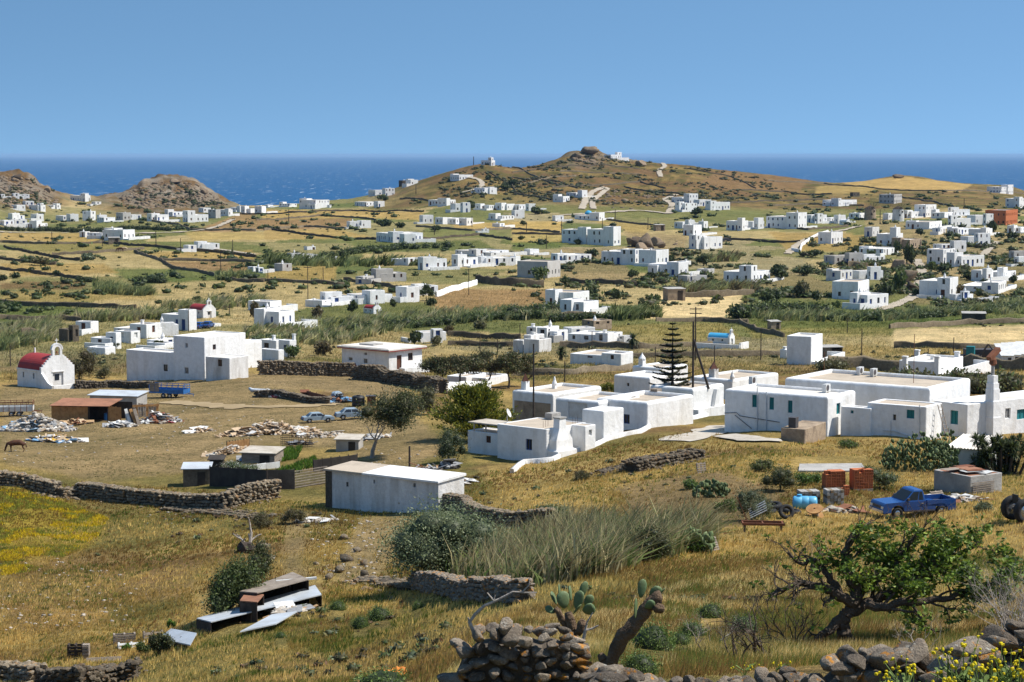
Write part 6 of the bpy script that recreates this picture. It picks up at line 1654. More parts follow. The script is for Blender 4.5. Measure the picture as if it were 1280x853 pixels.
# --- low white barn
A,B_=G(408,634),G(548,640);d=(B_-A);d.z=0;Lb=d.length;yaw=math.atan2(d.y,d.x);o=empty('low_barn',A,yaw,'low long whitewashed barn with tan and white roof and three tiny windows','barn')
hl,hr_=ZC+ray(408,588)[1]*A.y-A.z,ZC+ray(548,604)[1]*B_.y-A.z;zB=B_.z-A.z;dep=2.6
top=lambda x:hl+(hr_-hl)*x/Lb
wins=[]
for px,py,ww,hh in ((434,606,4,6),(470.5,602,3,5),(518.5,607,3.5,5)):
 x=(px-408)/140*Lb;z=ZC+ray(px,py)[1]*(A.y+(B_.y-A.y)*x/Lb)-A.z;kk=mpp(A);wins.append((x-ww*kk/2,x+ww*kk/2,z-hh*kk/2,z+hh*kk/2))
def barn(m):
 xs=sorted({0,Lb,*[w_[0] for w_ in wins],*[w_[1] for w_ in wins],Lb*0.25,Lb*0.6,Lb*0.9})
 for a,b in zip(xs,xs[1:]):
  w_=[q for q in wins if q[0]<=a+1e-6 and b<=q[1]+1e-6];bul=lambda x:0.10*math.sin(x*0.9)
  if w_:
   z0,z1=w_[0][2:];m.quad((a,bul(a),-1.2),(b,bul(b),-1.2),(b,bul(b),z0),(a,bul(a),z0));m.quad((a,bul(a),z1),(b,bul(b),z1),(b,bul(b),top(b)),(a,bul(a),top(a)))
   for p,q in (((a,z0),(b,z0)),((b,z0),(b,z1)),((b,z1),(a,z1)),((a,z1),(a,z0))):m.quad((p[0],bul(p[0]),p[1]),(q[0],bul(q[0]),q[1]),(q[0],0.3,q[1]),(p[0],0.3,p[1]))
  else:m.quad((a,bul(a),-1.2),(b,bul(b),-1.2),(b,bul(b),top(b)),(a,bul(a),top(a)))
 m.quad((0,0,-1.2),(0,dep,-1.2),(0,dep,top(0)+0.1),(0,0,top(0)));m.quad((Lb,0,-1.2),(Lb,dep,-1.2),(Lb,dep,top(Lb)+0.1),(Lb,0,top(Lb)));m.quad((0,dep,-1.2),(Lb,dep,-1.2),(Lb,dep,top(Lb)+0.1),(0,dep,top(0)+0.1))
bit(o,'wall','whitewash_old',barn)
for w_ in wins:bit(o,'window','window_glass',lambda m:m.box(w_[0]+0.003,w_[1]-0.003,0.2,0.28,w_[2],w_[3]))
xm=Lb*0.34
for nm,mat,a,b in (('tan_roof','roof_screed',-0.12,xm),('white_roof','whitewash',xm+0.01,Lb+0.1)):
 bit(o,nm,mat,lambda m:m.loft([[(a,-0.15,top(a)),(a,dep+0.1,top(a)+0.14),(a,dep+0.1,top(a)+0.30),(a,-0.15,top(a)+0.12)],[(b,-0.15,top(b)),(b,dep+0.1,top(b)+0.14),(b,dep+0.1,top(b)+0.30),(b,-0.15,top(b)+0.12)]]))
bit(o,'bare_stone_corner','dark_wall_stone',lambda m:m.box(-0.03,0.5,-0.05,-0.004+0.02,-1.2,top(0)-0.02))
# --- livestock: horse, sheep, cattle as single skins
def skin_beast(name,P,yaw,label,cat,mat,V,E,rad,sc=1.0,group=None):
 me=bpy.data.meshes.new(name);me.from_pydata([(x*sc,y*sc,z*sc) for x,y,z in V],E,[]);me.materials.append(MATS[mat])
 o=link(name,me,None,P,yaw);md=o.modifiers.new('skin','SKIN');md.use_smooth_shade=True
 for i,r in enumerate(rad):me.skin_vertices[0].data[i].radius=(r*sc,r*sc) if not hasattr(r,'__len__') else (r[0]*sc,r[1]*sc)
 me.skin_vertices[0].data[0].use_root=True;sb=o.modifiers.new('sub','SUBSURF');sb.levels=1;sb.render_levels=1
 return tag(o,label,cat,group)
def quadruped(leg=0.75,neck='down',stout=1.0):
 V=[(0,0,leg+0.28),(0.35,0,leg+0.25),(0.65,0,leg+0.30),(-0.4,0,leg+0.27),(-0.72,0,leg+0.30)];rd=[0.27*stout,0.27*stout,0.24*stout,0.27*stout,0.24*stout];E=[(0,1),(1,2),(0,3),(3,4)]
 if neck=='down':N_=[(0.95,0,leg+0.20,0.15),(1.12,0,leg-0.15,0.12),(1.18,0,leg-0.42,0.12),(1.30,0,leg-0.66,0.075)]
 else:N_=[(0.90,0,leg+0.45,0.15),(1.05,0,leg+0.65,0.12),(1.25,0,leg+0.60,0.10),(1.42,0,leg+0.48,0.07)]
 p=2
 for x,y,z,r in N_:V.append((x,y,z));rd.append(r);E.append((p,len(V)-1));p=len(V)-1
 for s in (-0.07,0.07):V.append((N_[2][0]-0.08,s,N_[2][2]+0.18));rd.append(0.025);E.append((p-1,len(V)-1))
 for x,hind in ((0.6,0),(-0.68,1)):
  for s in (-0.15,0.15):
   pts=[(x,s,leg-0.05,0.11),(x+(0.07 if hind else 0.0),s,leg*0.72,0.08),(x+(-0.12 if hind else 0.01),s,leg*0.40,0.05),(x-(0.06 if hind else 0.02),s,0.10,0.04),(x+0.03,s,0.0,0.05)];p=4 if hind else 2
   for q in pts:V.append(q[:3]);rd.append(q[3]);E.append((p,len(V)-1));p=len(V)-1
 V+=[(-0.98,0,leg+0.10),(-1.02,0,leg-0.30)];rd+=[0.05,0.07];E+=[(4,len(V)-2),(len(V)-2,len(V)-1)]
 return V,E,rd
V,E,rd=quadruped(0.75,'down',1.25)
skin_beast('horse',G(21,565),R(190),'brown horse grazing beside the rubble heap','horse','hide_brown',V,E,rd,0.78)
V,E,rd=quadruped(0.42,'up',1.05)
skin_beast('sheep',G(502,638),R(262),'pale sheep standing in the shade of the low white barn','sheep','wool',V,E,rd,0.62);skin_beast('sheep',G(510,636),R(245),'darker sheep just behind the pale one at the barn','sheep','hide_brown',V,E,rd,0.6)
V,E,rd=quadruped(0.7,'down',1.15)
skin_beast('cow',G(150.5,315),R(180),'brown cow grazing in the far plain, left one','cow','hide_brown',V,E,rd,1.25);skin_beast('cow',G(155.5,314.5),R(170),'pale brown cow grazing in the far plain, right one','cow','wool',V,E,rd,1.2)
# --- shacks in the yard
def planks(m,x0,x1,y,z0,z1,n,th=0.03,gap=0.012,jit=0.05):
 w_=(x1-x0)/n
 for j in range(n):m.box(x0+j*w_+gap/2,x0+(j+1)*w_-gap/2,y-th/2+random.uniform(-0.012,0.012),y+th/2+random.uniform(-0.012,0.012),z0,z1+random.uniform(-jit,jit))
o,k=root_at('plank_shack',110,528,-10,'brown plank shack with a rusty sheet roof in the yard','shed');s=k
bit(o,'plank_wall','raw_wood',lambda m:planks(m,-48*s,0,0.0,-0.4,1.55,24))
bit(o,'end_wall','raw_wood',lambda m:m.box(-48*s-0.05,-48*s,0.02,3.2,-0.3,1.6));bit(o,'plank_wall','raw_wood',lambda m:planks(m,26*s,44*s,0.05,-0.4,1.6,9));bit(o,'back_wall','dark_wood',lambda m:m.box(-48*s,44*s,3.15,3.2,-0.5,1.75))
for x in (0.05,25.5*s):bit(o,'post','pole_wood',lambda m:m.box(x,x+0.1,0.0,0.1,-0.3,1.62))
bit(o,'rusty_roof','rust_roof',lambda m:m.loft([[(-50*s,-0.25,1.58),(-50*s,3.4,1.92),(-50*s,3.4,1.97),(-50*s,-0.25,1.63)],[(30*s,-0.35,1.66),(30*s,3.4,1.98),(30*s,3.4,2.03),(30*s,-0.35,1.71)]]))
bit(o,'blue_drum','blue_paint',lambda m:m.lathe([(0.27,0),(0.28,0.3),(0.27,0.85),(0.2,0.87)],12,(18*s,1.4,-0.1)))
o,k=root_at('tin_roof_shack',140,516,-14,'low shack with pale blue-grey sheet roof behind the plank shack','shed')
bit(o,'wall','concrete',lambda m:(m.box(-30*k,34*k,0,0.15,-0.5,1.75),m.box(34*k-0.15,34*k,0.15,2.6,-0.5,1.8),m.box(-30*k,-30*k+0.15,0.15,2.6,-0.5,1.8)));bit(o,'sheet_roof','sheet_metal',lambda m:m.loft([[(-33*k,-0.2,1.78),(-33*k,2.9,2.0),(-33*k,2.9,2.05),(-33*k,-0.2,1.83)],[(36*k,-0.2,1.80),(36*k,2.9,2.05),(36*k,2.9,2.10),(36*k,-0.2,1.85)]]))
o,k=root_at('plank_fence',157,523,18,'weathered plank fence leaning beside the tin-roofed shack','fence')
for j in range(13):bit(o,'plank','grey_wood' if j%4 else 'raw_wood',lambda m:m.box(j*0.26,j*0.26+0.235,random.uniform(-0.03,0.03),0.05,-0.3,1.3+random.uniform(-0.15,0.2)))
bit(o,'rail','raw_wood',lambda m:m.box(-0.05,3.4,-0.06,-0.035,1.12,1.32))
for j in range(5):
 P=G(160+j*3.5,531);o=empty('leaning_board',P,R(random.uniform(-30,30)),['grey board leaning nearest the dark bay','white board leaning on the plank fence','black board leaning on the plank fence','brown board leaning on the plank fence','pale board leaning at the fence end'][j],'board','boards leaning on the fence');bit(o,'board',['concrete','white_metal','black_plastic','raw_wood','grey_wood'][j],lambda m:m.beam((0,0,-0.05),(random.uniform(-0.7,-0.3),0.6,1.5),0.30,0.03,(0,1,0)))
 # scrap strewn about: every heap is one thing made of lumps, boards and sheets
SCR={'stone':(0.36,0.31,0.25),'pale':(0.55,0.50,0.43),'wood':(0.42,0.27,0.14),'tan':(0.50,0.37,0.24),'white':(0.66,0.65,0.62),'blue':(0.16,0.32,0.50),'dark':(0.05,0.045,0.04),'rust':(0.24,0.10,0.05),'red':(0.38,0.06,0.07),'grey':(0.3,0.3,0.3),'yel':(0.6,0.36,0.04)}
def heap(px,py,wpx,dm,hpx,label,mix,nl,nb,ns=0,name='scrap_heap',cat='heap',lump=(0.10,0.28),yaw=0,plank=(0.5,1.3)):
 o,k=root_at(name,px,py,yaw,label,cat,'heaps of scrap and rubble');w_=wpx*k/2;h=hpx*k;P0=o.location
 m1,m2,m3=MB(),MB(),MB();ca,sa=math.cos(R(yaw)),math.sin(R(yaw))
 def spot():
  a=random.uniform(0,6.28);r=random.random()**0.6;x,y=math.cos(a)*r*w_,math.sin(a)*r*dm/2
  gz=float(ground_z(P0.x+x*ca-y*sa,P0.y+x*sa+y*ca))-P0.z;return x,y,gz+h*max(0,1-r*1.05)*random.uniform(0.2,1.0)
 for j in range(nl):x,y,z=spot();r=random.uniform(*lump);m1.col=SCR[random.choice(mix[0])];m1.lump((x,y,z+r*0.2),(r*1.2,r,r*0.75),1,0.3)
 for j in range(nb):
  x,y,z=spot();L=random.uniform(*plank);a=random.uniform(0,6.28);m2.col=SCR[random.choice(mix[1])];e=Vector((math.cos(a)*L/2,math.sin(a)*L/2,random.uniform(-0.2,0.25)*L));c=Vector((x,y,z+0.06));m2.beam(c-e,c+e,random.uniform(0.08,0.2),0.03)
 for j in range(ns):
  x,y,z=spot();m3.col=SCR[random.choice(mix[2])];M=Matrix.Translation((x,y,z+0.12))@Matrix.Rotation(random.uniform(0,6.28),4,'Z')@Matrix.Rotation(random.uniform(-0.5,0.5),4,'X');m3.M=M;a,b=random.uniform(0.3,0.7),random.uniform(0.2,0.5);m3.box(-a,a,-b,b,-0.015,0.015)
 for m,nm in ((m1,'rubble'),(m2,'boards'),(m3,'sheets')):
  if m.v:tag(m.build(nm,'painted',o),kind='stuff')
 return o
heap(45,538,100,4.2,22,'big heap of pale rubble and junk beside the plank shack',(['stone','pale','grey','stone'],['wood','grey','tan'],['blue','white','tan','grey']),700,110,40)
heap(70,552,70,2.4,7,'litter of boards and plastic in front of the rubble heap',(['stone','white','dark','yel'],['white','wood','tan'],['white','blue','tan','grey']),110,80,34)
heap(92,531,44,1.6,7,'heap of orange-brown boards before the plank shack',(['wood'],['wood','tan','rust'],['tan','wood']),6,44,12)
heap(200,528,52,3.0,15,'mixed junk heap right of the plank fence',(['stone','dark','white','rust'],['wood','white','red'],['white','red','blue','grey']),200,70,26)
heap(335,542,130,3.6,17,'long heap of broken pale wood in the yard',(['tan','pale'],['tan','wood','pale','tan'],['tan','white','tan']),60,420,60,yaw=18)
heap(288,566,66,2.0,8,'heap of short planks at the end of the broken wood',(['tan','pale'],['tan','tan','pale','wood'],['tan']),30,190,6,yaw=22)
heap(400,545,70,3.4,5,'scattered bricks and rubble below the wrecked car',(['pale','stone','tan'],['tan'],['white']),170,20,4,lump=(0.06,0.16))
heap(250,540,40,2.0,5,'scattered boards in the open yard',(['stone','tan'],['tan','wood'],['white']),20,40,6)
heap(470,548,40,2.2,6,'stones and planks under the windswept tree',(['stone','pale'],['wood','grey'],['grey']),60,24,4)
heap(318,575,40,1.4,8,'old boards and sheets stacked inside the pens',(['dark','stone'],['grey','wood','white'],['white','grey','blue']),24,44,12)
heap(520,592,60,2.0,7,'long planks and rusty beams behind the low white barn',(['dark','stone'],['wood','rust','grey'],['grey']),30,50,6,plank=(1.0,2.4))
heap(150,534,40,1.6,7,'junk piled before the leaning boards',(['dark','white','stone'],['grey','white'],['white','grey']),70,24,10)
heap(375,556,30,1.2,6,'broken crates beside the black pallet fence',(['dark'],['dark','grey','wood'],['grey']),10,40,4)
heap(355,497,40,1.4,6,'white and red litter by the low dark retaining wall',(['white','red','stone'],['wood'],['white']),40,6,4)
heap(425,503,40,1.8,10,'dark machinery scrap beside the black water tank',(['dark','dark','blue','rust'],['dark','grey'],['blue','dark']),110,50,10)
heap(560,605,60,2.4,8,'pile of pale slabs and scrap behind the low white barn',(['pale','grey','dark'],['pale','grey','wood'],['white','grey','pale']),70,40,16)
heap(560,585,26,1.4,9,'dark engine parts at the foot of the grey-green bush',(['dark','grey'],['dark'],['grey']),60,10,2)
heap(1200,628,60,2.0,8,'loose boards beside the scrap-roofed hut',(['stone','pale'],['wood','white','rust','grey'],['white','rust']),30,34,8)
heap(1050,640,60,2.0,4,'rusty beams and boards in front of the brick pallets',(['stone'],['rust','wood','rust','tan'],['rust']),20,30,3)
heap(1056,612,36,1.6,6,'broken orange bricks at the foot of the pallets',(['rust'],['rust'],[]),70,0,0,lump=(0.06,0.12))
heap(395,652,60,1.5,3,'rubble strip in the shade of the low white barn',(['stone','pale'],['grey'],['white']),80,6,2,lump=(0.05,0.16))
heap(360,766,50,1.6,6,'broken boards at the upper end of the tin-roofed pens',(['stone','pale'],['grey','white','wood'],['white','grey']),40,26,6)
heap(700,562,8,0.5,3,'few stones at the fireplace foot',(['pale'],['tan'],[]),8,0,0)
# --- trailers
def trailer(px,py,yaw,L,W,label,frame,panel,slatted=False,group=None):
 o,k=root_at('farm_trailer',px,py,yaw,label,'trailer',group)
 bit(o,'bed',panel,lambda m:m.box(-L/2,L/2,-W/2,W/2,0.55,0.65));z1=1.05
 for y in (-W/2,W/2):bit(o,'side_panel',panel,lambda m:m.box(-L/2,L/2,y-0.02,y+0.02,0.66,z1))
 for x in (-L/2,L/2):bit(o,'end_panel',panel,lambda m:m.box(x-0.02,x+0.02,-W/2+0.021,W/2-0.021,0.66,z1))
 n=7
 for j in range(n):
  x=-L/2+L*j/(n-1)
  for y in (-W/2-0.03,W/2+0.03):bit(o,'stake',frame,lambda m:m.box(x-0.025,x+0.025,y-0.025,y+0.025,0.5,1.55))
 for z in (1.25,1.52):
  for y in (-W/2-0.03,W/2+0.03):bit(o,'rail',frame,lambda m:m.box(-L/2-0.02,L/2+0.02,y-0.02,y+0.02,z,z+0.05))
  for x in (-L/2,L/2):bit(o,'rail',frame,lambda m:m.box(x-0.02,x+0.02,-W/2-0.01,W/2+0.01,z,z+0.05))
 for x in (-0.4,0.4):
  for y in (-W/2+0.05,W/2-0.05):wheel(o,x,y,0.28,0.18)
 bit(o,'drawbar',frame,lambda m:(m.beam((L/2,-0.4,0.5),(L/2+0.9,0,0.48),0.07),m.beam((L/2,0.4,0.5),(L/2+0.9,0,0.48),0.07),m.beam((L/2+0.85,0,0.48),(L/2+0.85,0,0.0),0.05)))
 return o
t_=trailer(212,497,-16,4.3,1.7,'bright blue stake-sided farm trailer below the farmhouse','blue_paint','blue_paint')
bit(t_,'plywood_sheet','grey_wood',lambda m:m.box(-2.1,-0.9,-0.90,-0.885,0.75,1.75))
trailer(20,520,8,3.6,1.7,'rusty livestock trailer with white side panels at the picture edge','rust','white_metal')
# --- fences, pens and sheds left of the barn
def mat_fence(px0,py0,px1,py1,h,label,mat,n,name='panel_fence',lattice=False):
 A,B_=G(px0,py0),G(px1,py1);d=B_-A;L=math.hypot(d.x,d.y);o=empty(name,A,math.atan2(d.y,d.x),label,'fence');sl=d.z/L
 if lattice:
  for j in range(n):x=L*j/n;bit(o,'slat',mat,lambda m:m.beam((x,0,sl*x-0.1),(x,0,sl*x+h),0.035,0.02))
  for j in range(7):z=0.08+(h-0.1)*j/6;bit(o,'rail',mat,lambda m:m.beam((0,-0.02,z),(L,-0.02,sl*L+z),0.03,0.045))
 else:
  for j in range(n):
   x0,x1=L*j/n,L*(j+1)/n-0.015;bit(o,'panel',mat,lambda m:m.loft([[(x0,-0.02,sl*x0-0.3),(x0,0.02,sl*x0-0.3),(x0,0.02,sl*x0+h),(x0,-0.02,sl*x0+h)],[(x1,-0.02,sl*x1-0.3),(x1,0.02,sl*x1-0.3),(x1,0.02,sl*x1+h+random.uniform(-0.04,0.04)),(x1,-0.02,sl*x1+h)]]))
  for j in range(n+1):x=L*j/n;bit(o,'post','pole_wood',lambda m:m.box(x-0.03,x+0.03,0.025,0.09,sl*x-0.3,sl*x+h+0.08))
 return o
mat_fence(262,608,333,613,1.45,'dark brown mat fence round the vegetable pen','tarp_dark',6);mat_fence(334,612,368,612,1.4,'darker short mat fence next to the lattice','tarp_dark',3);mat_fence(367,611,409,604,1.25,'grey lattice fence ending at the low white barn','grey_wood',26,'lattice_fence',True)
mat_fence(351,560,391,559,1.05,'black fence of old pallets behind the vegetable plot','dark_wood',18,'pallet_fence',True);mat_fence(392,590,447,583,0.9,'dark low pen fence behind the low white barn','tarp_dark',5,'pen_fence');mat_fence(380,498,411,506,0.9,'rusty panel fence left of the blue tarp','rust',4);mat_fence(284,563,312,559,0.7,'orange plank fence behind the pens','raw_wood',8,'plank_fence');mat_fence(298,592,350,585,0.5,'white sheet fence inside the pens','white_metal',3)
def shed(px,py,yaw,W,D,H,label,wall,roof,name='shed',slope=0.2,open_=False):
 o,k=root_at(name,px,py,yaw,label,'shed');t=0.1
 bit(o,'wall',wall,lambda m:(m.box(0,W,0,t,-0.5,H) if not open_ else m.box(0,W*0.45,0,t,-0.5,H),m.box(0,t,t,D,-0.5,H),m.box(W-t,W,t,D,-0.5,H),m.box(t,W-t,D-t,D,-0.5,H)))
 bit(o,'roof',roof,lambda m:m.loft([[(-0.15,-0.15,H+0.01),(-0.15,D+0.15,H+slope),(-0.15,D+0.15,H+slope+0.06),(-0.15,-0.15,H+0.07)],[(W+0.15,-0.15,H+0.01),(W+0.15,D+0.15,H+slope),(W+0.15,D+0.15,H+slope+0.06),(W+0.15,-0.15,H+0.07)]]))
 bit(o,'door','dark_wood',lambda m:m.box(W*0.55,W*0.85,-0.03,-0.004,-0.2,H*0.85));return o
shed(229,609,4,1.9,1.8,1.3,'small dark stone hutch with a tin lid beside the mat fence','dark_wall_stone','sheet_metal','stone_hutch');shed(302,580,-12,2.7,2.2,0.85,'low shed with pale flat roof inside the pens','grey_wood','pale_concrete');shed(420,565,-8,1.9,1.8,1.0,'small grey hut beside the windswept tree','concrete','pale_concrete','grey_hut');shed(262,590,0,1.0,1.0,0.9,'dark wooden hutch in the corner of the mat fence','dark_wood','tarp_dark','wooden_hutch');shed(377,499,8,0.7,0.7,0.7,'little brown kennel by the dark retaining wall','rust','rust','dog_kennel');shed(459,508,4,0.9,0.5,1.0,'dark rusty box beside the black water tank','rust','dark_metal','metal_box',0.05)
shed(1028,453,10,3.2,3.0,2.2,'dark open garage beside the tall block house','dark_wall_stone','concrete','garage',0.1,True);shed(964,387+25,20,2.0,1.6,1.4,'small brown field hut beyond the blue-roofed chapel','cistern_render','concrete','field_hut');shed(1203,401,-10,4.5,3.0,1.4,'dark ruined field hut right of the reed belt','dark_wall_stone','concrete','field_hut')
for px,py,lb in ((835,376,'brown stone hut at the corner of the golden threshing field'),(820,289,'dark stone hut left of the parking cars'),(136,306,'small grey hut in the straw field of the plain')):shed(px,py,15,4.2,3.5,2.6,lb,'cistern_render','concrete','field_hut')
for j in range(4):shed(1252+j*9,459-j*1.2,-4,1.6,6.0,1.6 ,['white greenhouse roof, first from the lorry yard','white greenhouse roof, second from the lorry yard','white greenhouse roof, third from the lorry yard','white greenhouse roof, last at the picture edge'][j],'whitewash_old','white_metal','greenhouse',1.2)
# green vegetable plot
parts=[]
for poly,n in (([(352,562),(378,560),(372,574),(352,578)],260),([(345,590),(395,572),(400,580),(360,598)],260)):
 x,y=px_in(poly,n);P=sample_ground(x,y);parts.append(blades(np.repeat(P,4,0),rng.uniform(0.2,0.45,len(P)*4),np.full(len(P)*4,0.08),np.zeros((len(P)*4,2)),np.array(GRN)[rng.integers(0,3,len(P)*4)]*1.3,0.8))
tag(link('vegetables',cat_mesh('vegetables',parts,'grass_blade')),'bright green vegetable rows inside the pens','vegetables',kind='stuff')
tree(300,592,62,24,'leafy vine and white flowers above the mat fence',MID+[(0.4,0.4,0.36)],61,(0,0),4200,0.05,0.0,'vine',lobes=9,cat='vine',flat=0.8)
# black tank, blue tarp
o,k=root_at('water_tank',448,508,0,'black plastic water tank in the yard','tank');bit(o,'tank','black_plastic',lambda m:m.lathe([(0.60,0),(0.68,0.08),(0.68,0.32),(0.65,0.36),(0.68,0.40),(0.68,0.68),(0.65,0.72),(0.68,0.76),(0.66,1.0),(0.5,1.1),(0.2,1.12)],24),True);bit(o,'lid','black_rubber',lambda m:m.lathe([(0.2,1.12),(0.2,1.18),(0.02,1.2)],14))
o,k=root_at('covered_machine',421,502,0,'small machine under a grey-blue tarp beside the black tank','machine');m=MB();m.lump((0,0,0.62),(0.62,0.5,0.5),3,0.08,0.3);m.build('tarp','car_pale_blue',o)
for x in (-0.35,0.4):wheel(o,x,-0.35,0.22,0.14)
o,k=root_at('dinghy',324,491,-18,'grey inflatable dinghy lying by the rubble wall','dinghy')
def tubeU(m):m.tube([(1.15,-0.42,0.28),(0.2,-0.45,0.22),(-0.8,-0.35,0.26),(-1.2,0,0.42),(-0.8,0.35,0.26),(0.2,0.45,0.22),(1.15,0.42,0.28)],[0.14,0.19,0.19,0.17,0.19,0.19,0.14],10)
bit(o,'hull','sheet_metal',tubeU,True);bit(o,'floor','concrete',lambda m:m.box(-0.9,1.0,-0.35,0.35,0.08,0.14));bit(o,'transom','white_metal',lambda m:m.box(0.95,1.0,-0.35,0.35,0.14,0.5))
# --- tin-roofed pens on the lower slope
def slab_roof(name,label,c4,h,mat,posts=True,th=0.05,group=None,wall=None):
 """roof over four ground pixels, h above ground"""
 P=[G(*q) for q in c4];base=P[0];o=empty(name,base,0,label,'shed',group);Q=[p-base for p in P];zs=[q.z+h for q in Q]
 bit(o,'sheet_roof',mat,lambda m:m.loft([[(q.x,q.y,z) for q,z in zip(Q,zs)],[(q.x,q.y,z+th) for q,z in zip(Q,zs)]]))
 if wall:
  for a,b in ((0,1),(0,3),(2,3)):
   qa,qb=Q[a],Q[b];L=(qb-qa).length;n=max(2,int(L/0.35))
   for j in range(n):
    pa,pb=qa.lerp(qb,j/n),qa.lerp(qb,(j+0.94)/n);bit(o,'board',wall,lambda m:m.beam(pa.lerp(pb,0.5)+Vector((0,0,-0.2)),pa.lerp(pb,0.5)+Vector((0,0,h-0.02)),(pb-pa).length,0.03,(qb-qa).cross(Vector((0,0,1)))))
 return o
slab_roof('animal_pen','long tin-roofed animal pen stepping down the slope',[(246,788),(264,793),(402,758),(394,746)],0.5,'sheet_metal',wall='dark_wood')
slab_roof('animal_pen','brown weathered pen roof behind the long tin-roofed pen',[(300,768),(322,770),(386,752),(366,742)],1.0,'grey_wood',wall='dark_wood')
slab_roof('animal_pen','tin sheet weighed down with stones at the foot of the pens',[(198,806),(238,815),(246,800),(214,794)],0.25,'sheet_metal',wall=None)
slab_roof('animal_pen','sagging tin sheet in front of the long pen',[(300,800),(345,790),(372,774),(340,778)],0.3,'sheet_metal',wall=None)
slab_roof('animal_pen','small brown lean-to under the dark green bush',[(300,776),(322,778),(330,768),(308,764)],0.85,'rust_roof',wall='dark_wood')
heap(228,806,22,0.7,10,'stones lying on the tin sheet of the pens',(['stone','grey','dark'],['grey'],[]),60,2,0,lump=(0.05,0.11))
o,k=root_at('white_beam',372,752,18,'white beam lying on the tin roof','beam',dz=0.95);bit(o,'beam','white_metal',lambda m:m.beam((-1.0,0,0.05),(0.9,0,0.1),0.14,0.10))
def crate(px,py,yaw,L,H,D,label,mat,tilt=0.0,n=4,name='wooden_crate'):
 o,k=root_at(name,px,py,yaw,label,'crate','old crates and pallets');o.rotation_euler=(R(tilt),0,R(yaw))
 for j in range(n):z=H*j/n;bit(o,'slat',mat,lambda m:m.box(0,L,0,0.03,z,z+H/n*0.62));bit(o,'slat',mat,lambda m:m.box(0,L,D-0.03,D,z,z+H/n*0.62))
 for x in (0,L/2-0.04,L-0.08):bit(o,'post',mat,lambda m:m.box(x,x+0.08,0.031,D-0.031,0,H))
 return o
crate(84,824,4,0.7,0.62,0.5,'dark slatted crate at the end of the corner wall','dark_wood');crate(103,824,2,0.28,0.62,0.4,'grey board box beside the dark slatted crate','grey_wood');crate(142,806,14,1.0,0.45,0.4,'grey board pen behind the white frame','grey_wood');crate(148,812,16,1.2,0.35,0.5,'white wooden frame lying open on the slope','white_metal',-35,2);crate(180,800,20,0.9,0.4,0.3,'pale wooden crate end beside the white frame','tan_wood' if 'tan_wood' in MATS else 'grey_wood',-20,2);crate(108,828,12,1.5,0.25,0.9,'collapsed grey pallet beside the dark slatted crate','grey_wood',-50,5)
# --- scrap corner beside the pickup
o,k=root_at('plastic_tank',1006,638,-6,'light blue plastic tank lying by the old tyres','tank');bit(o,'tank','blue_plastic',lambda m:m.lathe([(0.1,-0.68),(0.30,-0.66),(0.37,-0.58),(0.38,-0.2),(0.36,-0.17),(0.38,-0.14),(0.38,0.18),(0.36,0.21),(0.38,0.24),(0.37,0.58),(0.30,0.66),(0.1,0.68)],24,(0,0,0.42),'x'),True);bit(o,'cap','blue_plastic',lambda m:m.lathe([(0.14,0.78),(0.14,0.88),(0.05,0.9)],14,(-0.3,0,0)))
o,k=root_at('cable_drum',1019,646,0,'wooden cable drum lying before the blue tank','drum')
for z in (0.0,0.48):bit(o,'flange','raw_wood',lambda m:m.lathe([(0.06,z),(0.45,z),(0.45,z+0.06),(0.06,z+0.06)],22,(0,0,0),'z',True))
bit(o,'core','grey_wood',lambda m:m.lathe([(0.2,0.06),(0.2,0.48)],14));o.rotation_euler=(R(24),R(-10),0)
def tyre(px,py,r,label,rx=0,dz=0.0,w_=None):
 P=G(px,py);w_=w_ or r*0.45;m=MB();m.lathe([(r*0.55,-w_/2),(r*0.9,-w_/2),(r,-w_*0.25),(r,w_*0.25),(r*0.9,w_/2),(r*0.55,w_/2)],22,(0,0,0),'z',True)
 o=m.build('tyre','black_rubber',None,P+Vector((0,0,dz+w_/2)),smooth=True);o.rotation_euler=(R(rx),R(random.uniform(-8,8)),0);return tag(o,label,'tyre','old tyres')
tyre(958,642,0.55,'large old tyre nearest the grey-olive shrub',0);tyre(975,640,0.5,'old tyre in the middle of the tyre heap',12);tyre(990,642,0.5,'old tyre next to the blue tank',0);tyre(966,640,0.5,'old tyre lying on top of the heap',8,0.24);tyre(983,648,0.42,'small tyre leaning in front of the heap',60,0.25);tyre(1061,640,0.4,'tyre lying behind the rusty beams',10)
def brick_pallet(px,py,yaw,label,nx,ny,nz):
 o,k=root_at('brick_pallet',px,py,yaw,label,'bricks','pallets of hollow bricks');bw,bd,bh=0.30,0.26,0.19
 b=MB();e=0.004
 def hb(m):
  m.box(0,bw-e,0,bd-e,0,0.02);m.box(0,bw-e,0,bd-e,bh-0.02-e,bh-e);
  for x in (0,bw/2-0.01,bw-0.02-e):m.box(x,x+0.02,0,bd-e,0.02,bh-0.02-e)
  m.box(0.02,bw-0.02-e,0,bd-e,bh/2-0.01,bh/2+0.01);m.box(0.02,bw-0.02,bd*0.5,bd*0.5+0.01,0.02,bh-0.02)
 hb(b);me=b.mesh('brick','orange_brick')
 for z in range(nz):
  for x in range(nx):
   for y in range(ny):
    if 0<x<nx-1 and 0<y<ny-1 and z<nz-1:continue
    if z==nz-1 and random.random()<0.25:continue
    q=link('brick',me,o,(x*bw+random.uniform(-0.008,0.008),y*bd,0.12+z*bh));q.rotation_euler=(0,0,random.uniform(-0.03,0.03))
 bit(o,'pallet','grey_wood',lambda m:(m.box(0,nx*bw,0,ny*bd,0.08,0.11),m.box(0,nx*bw,0,0.1,-0.1,0.08),m.box(0,nx*bw,ny*bd-0.1,ny*bd,-0.1,0.08)));return o
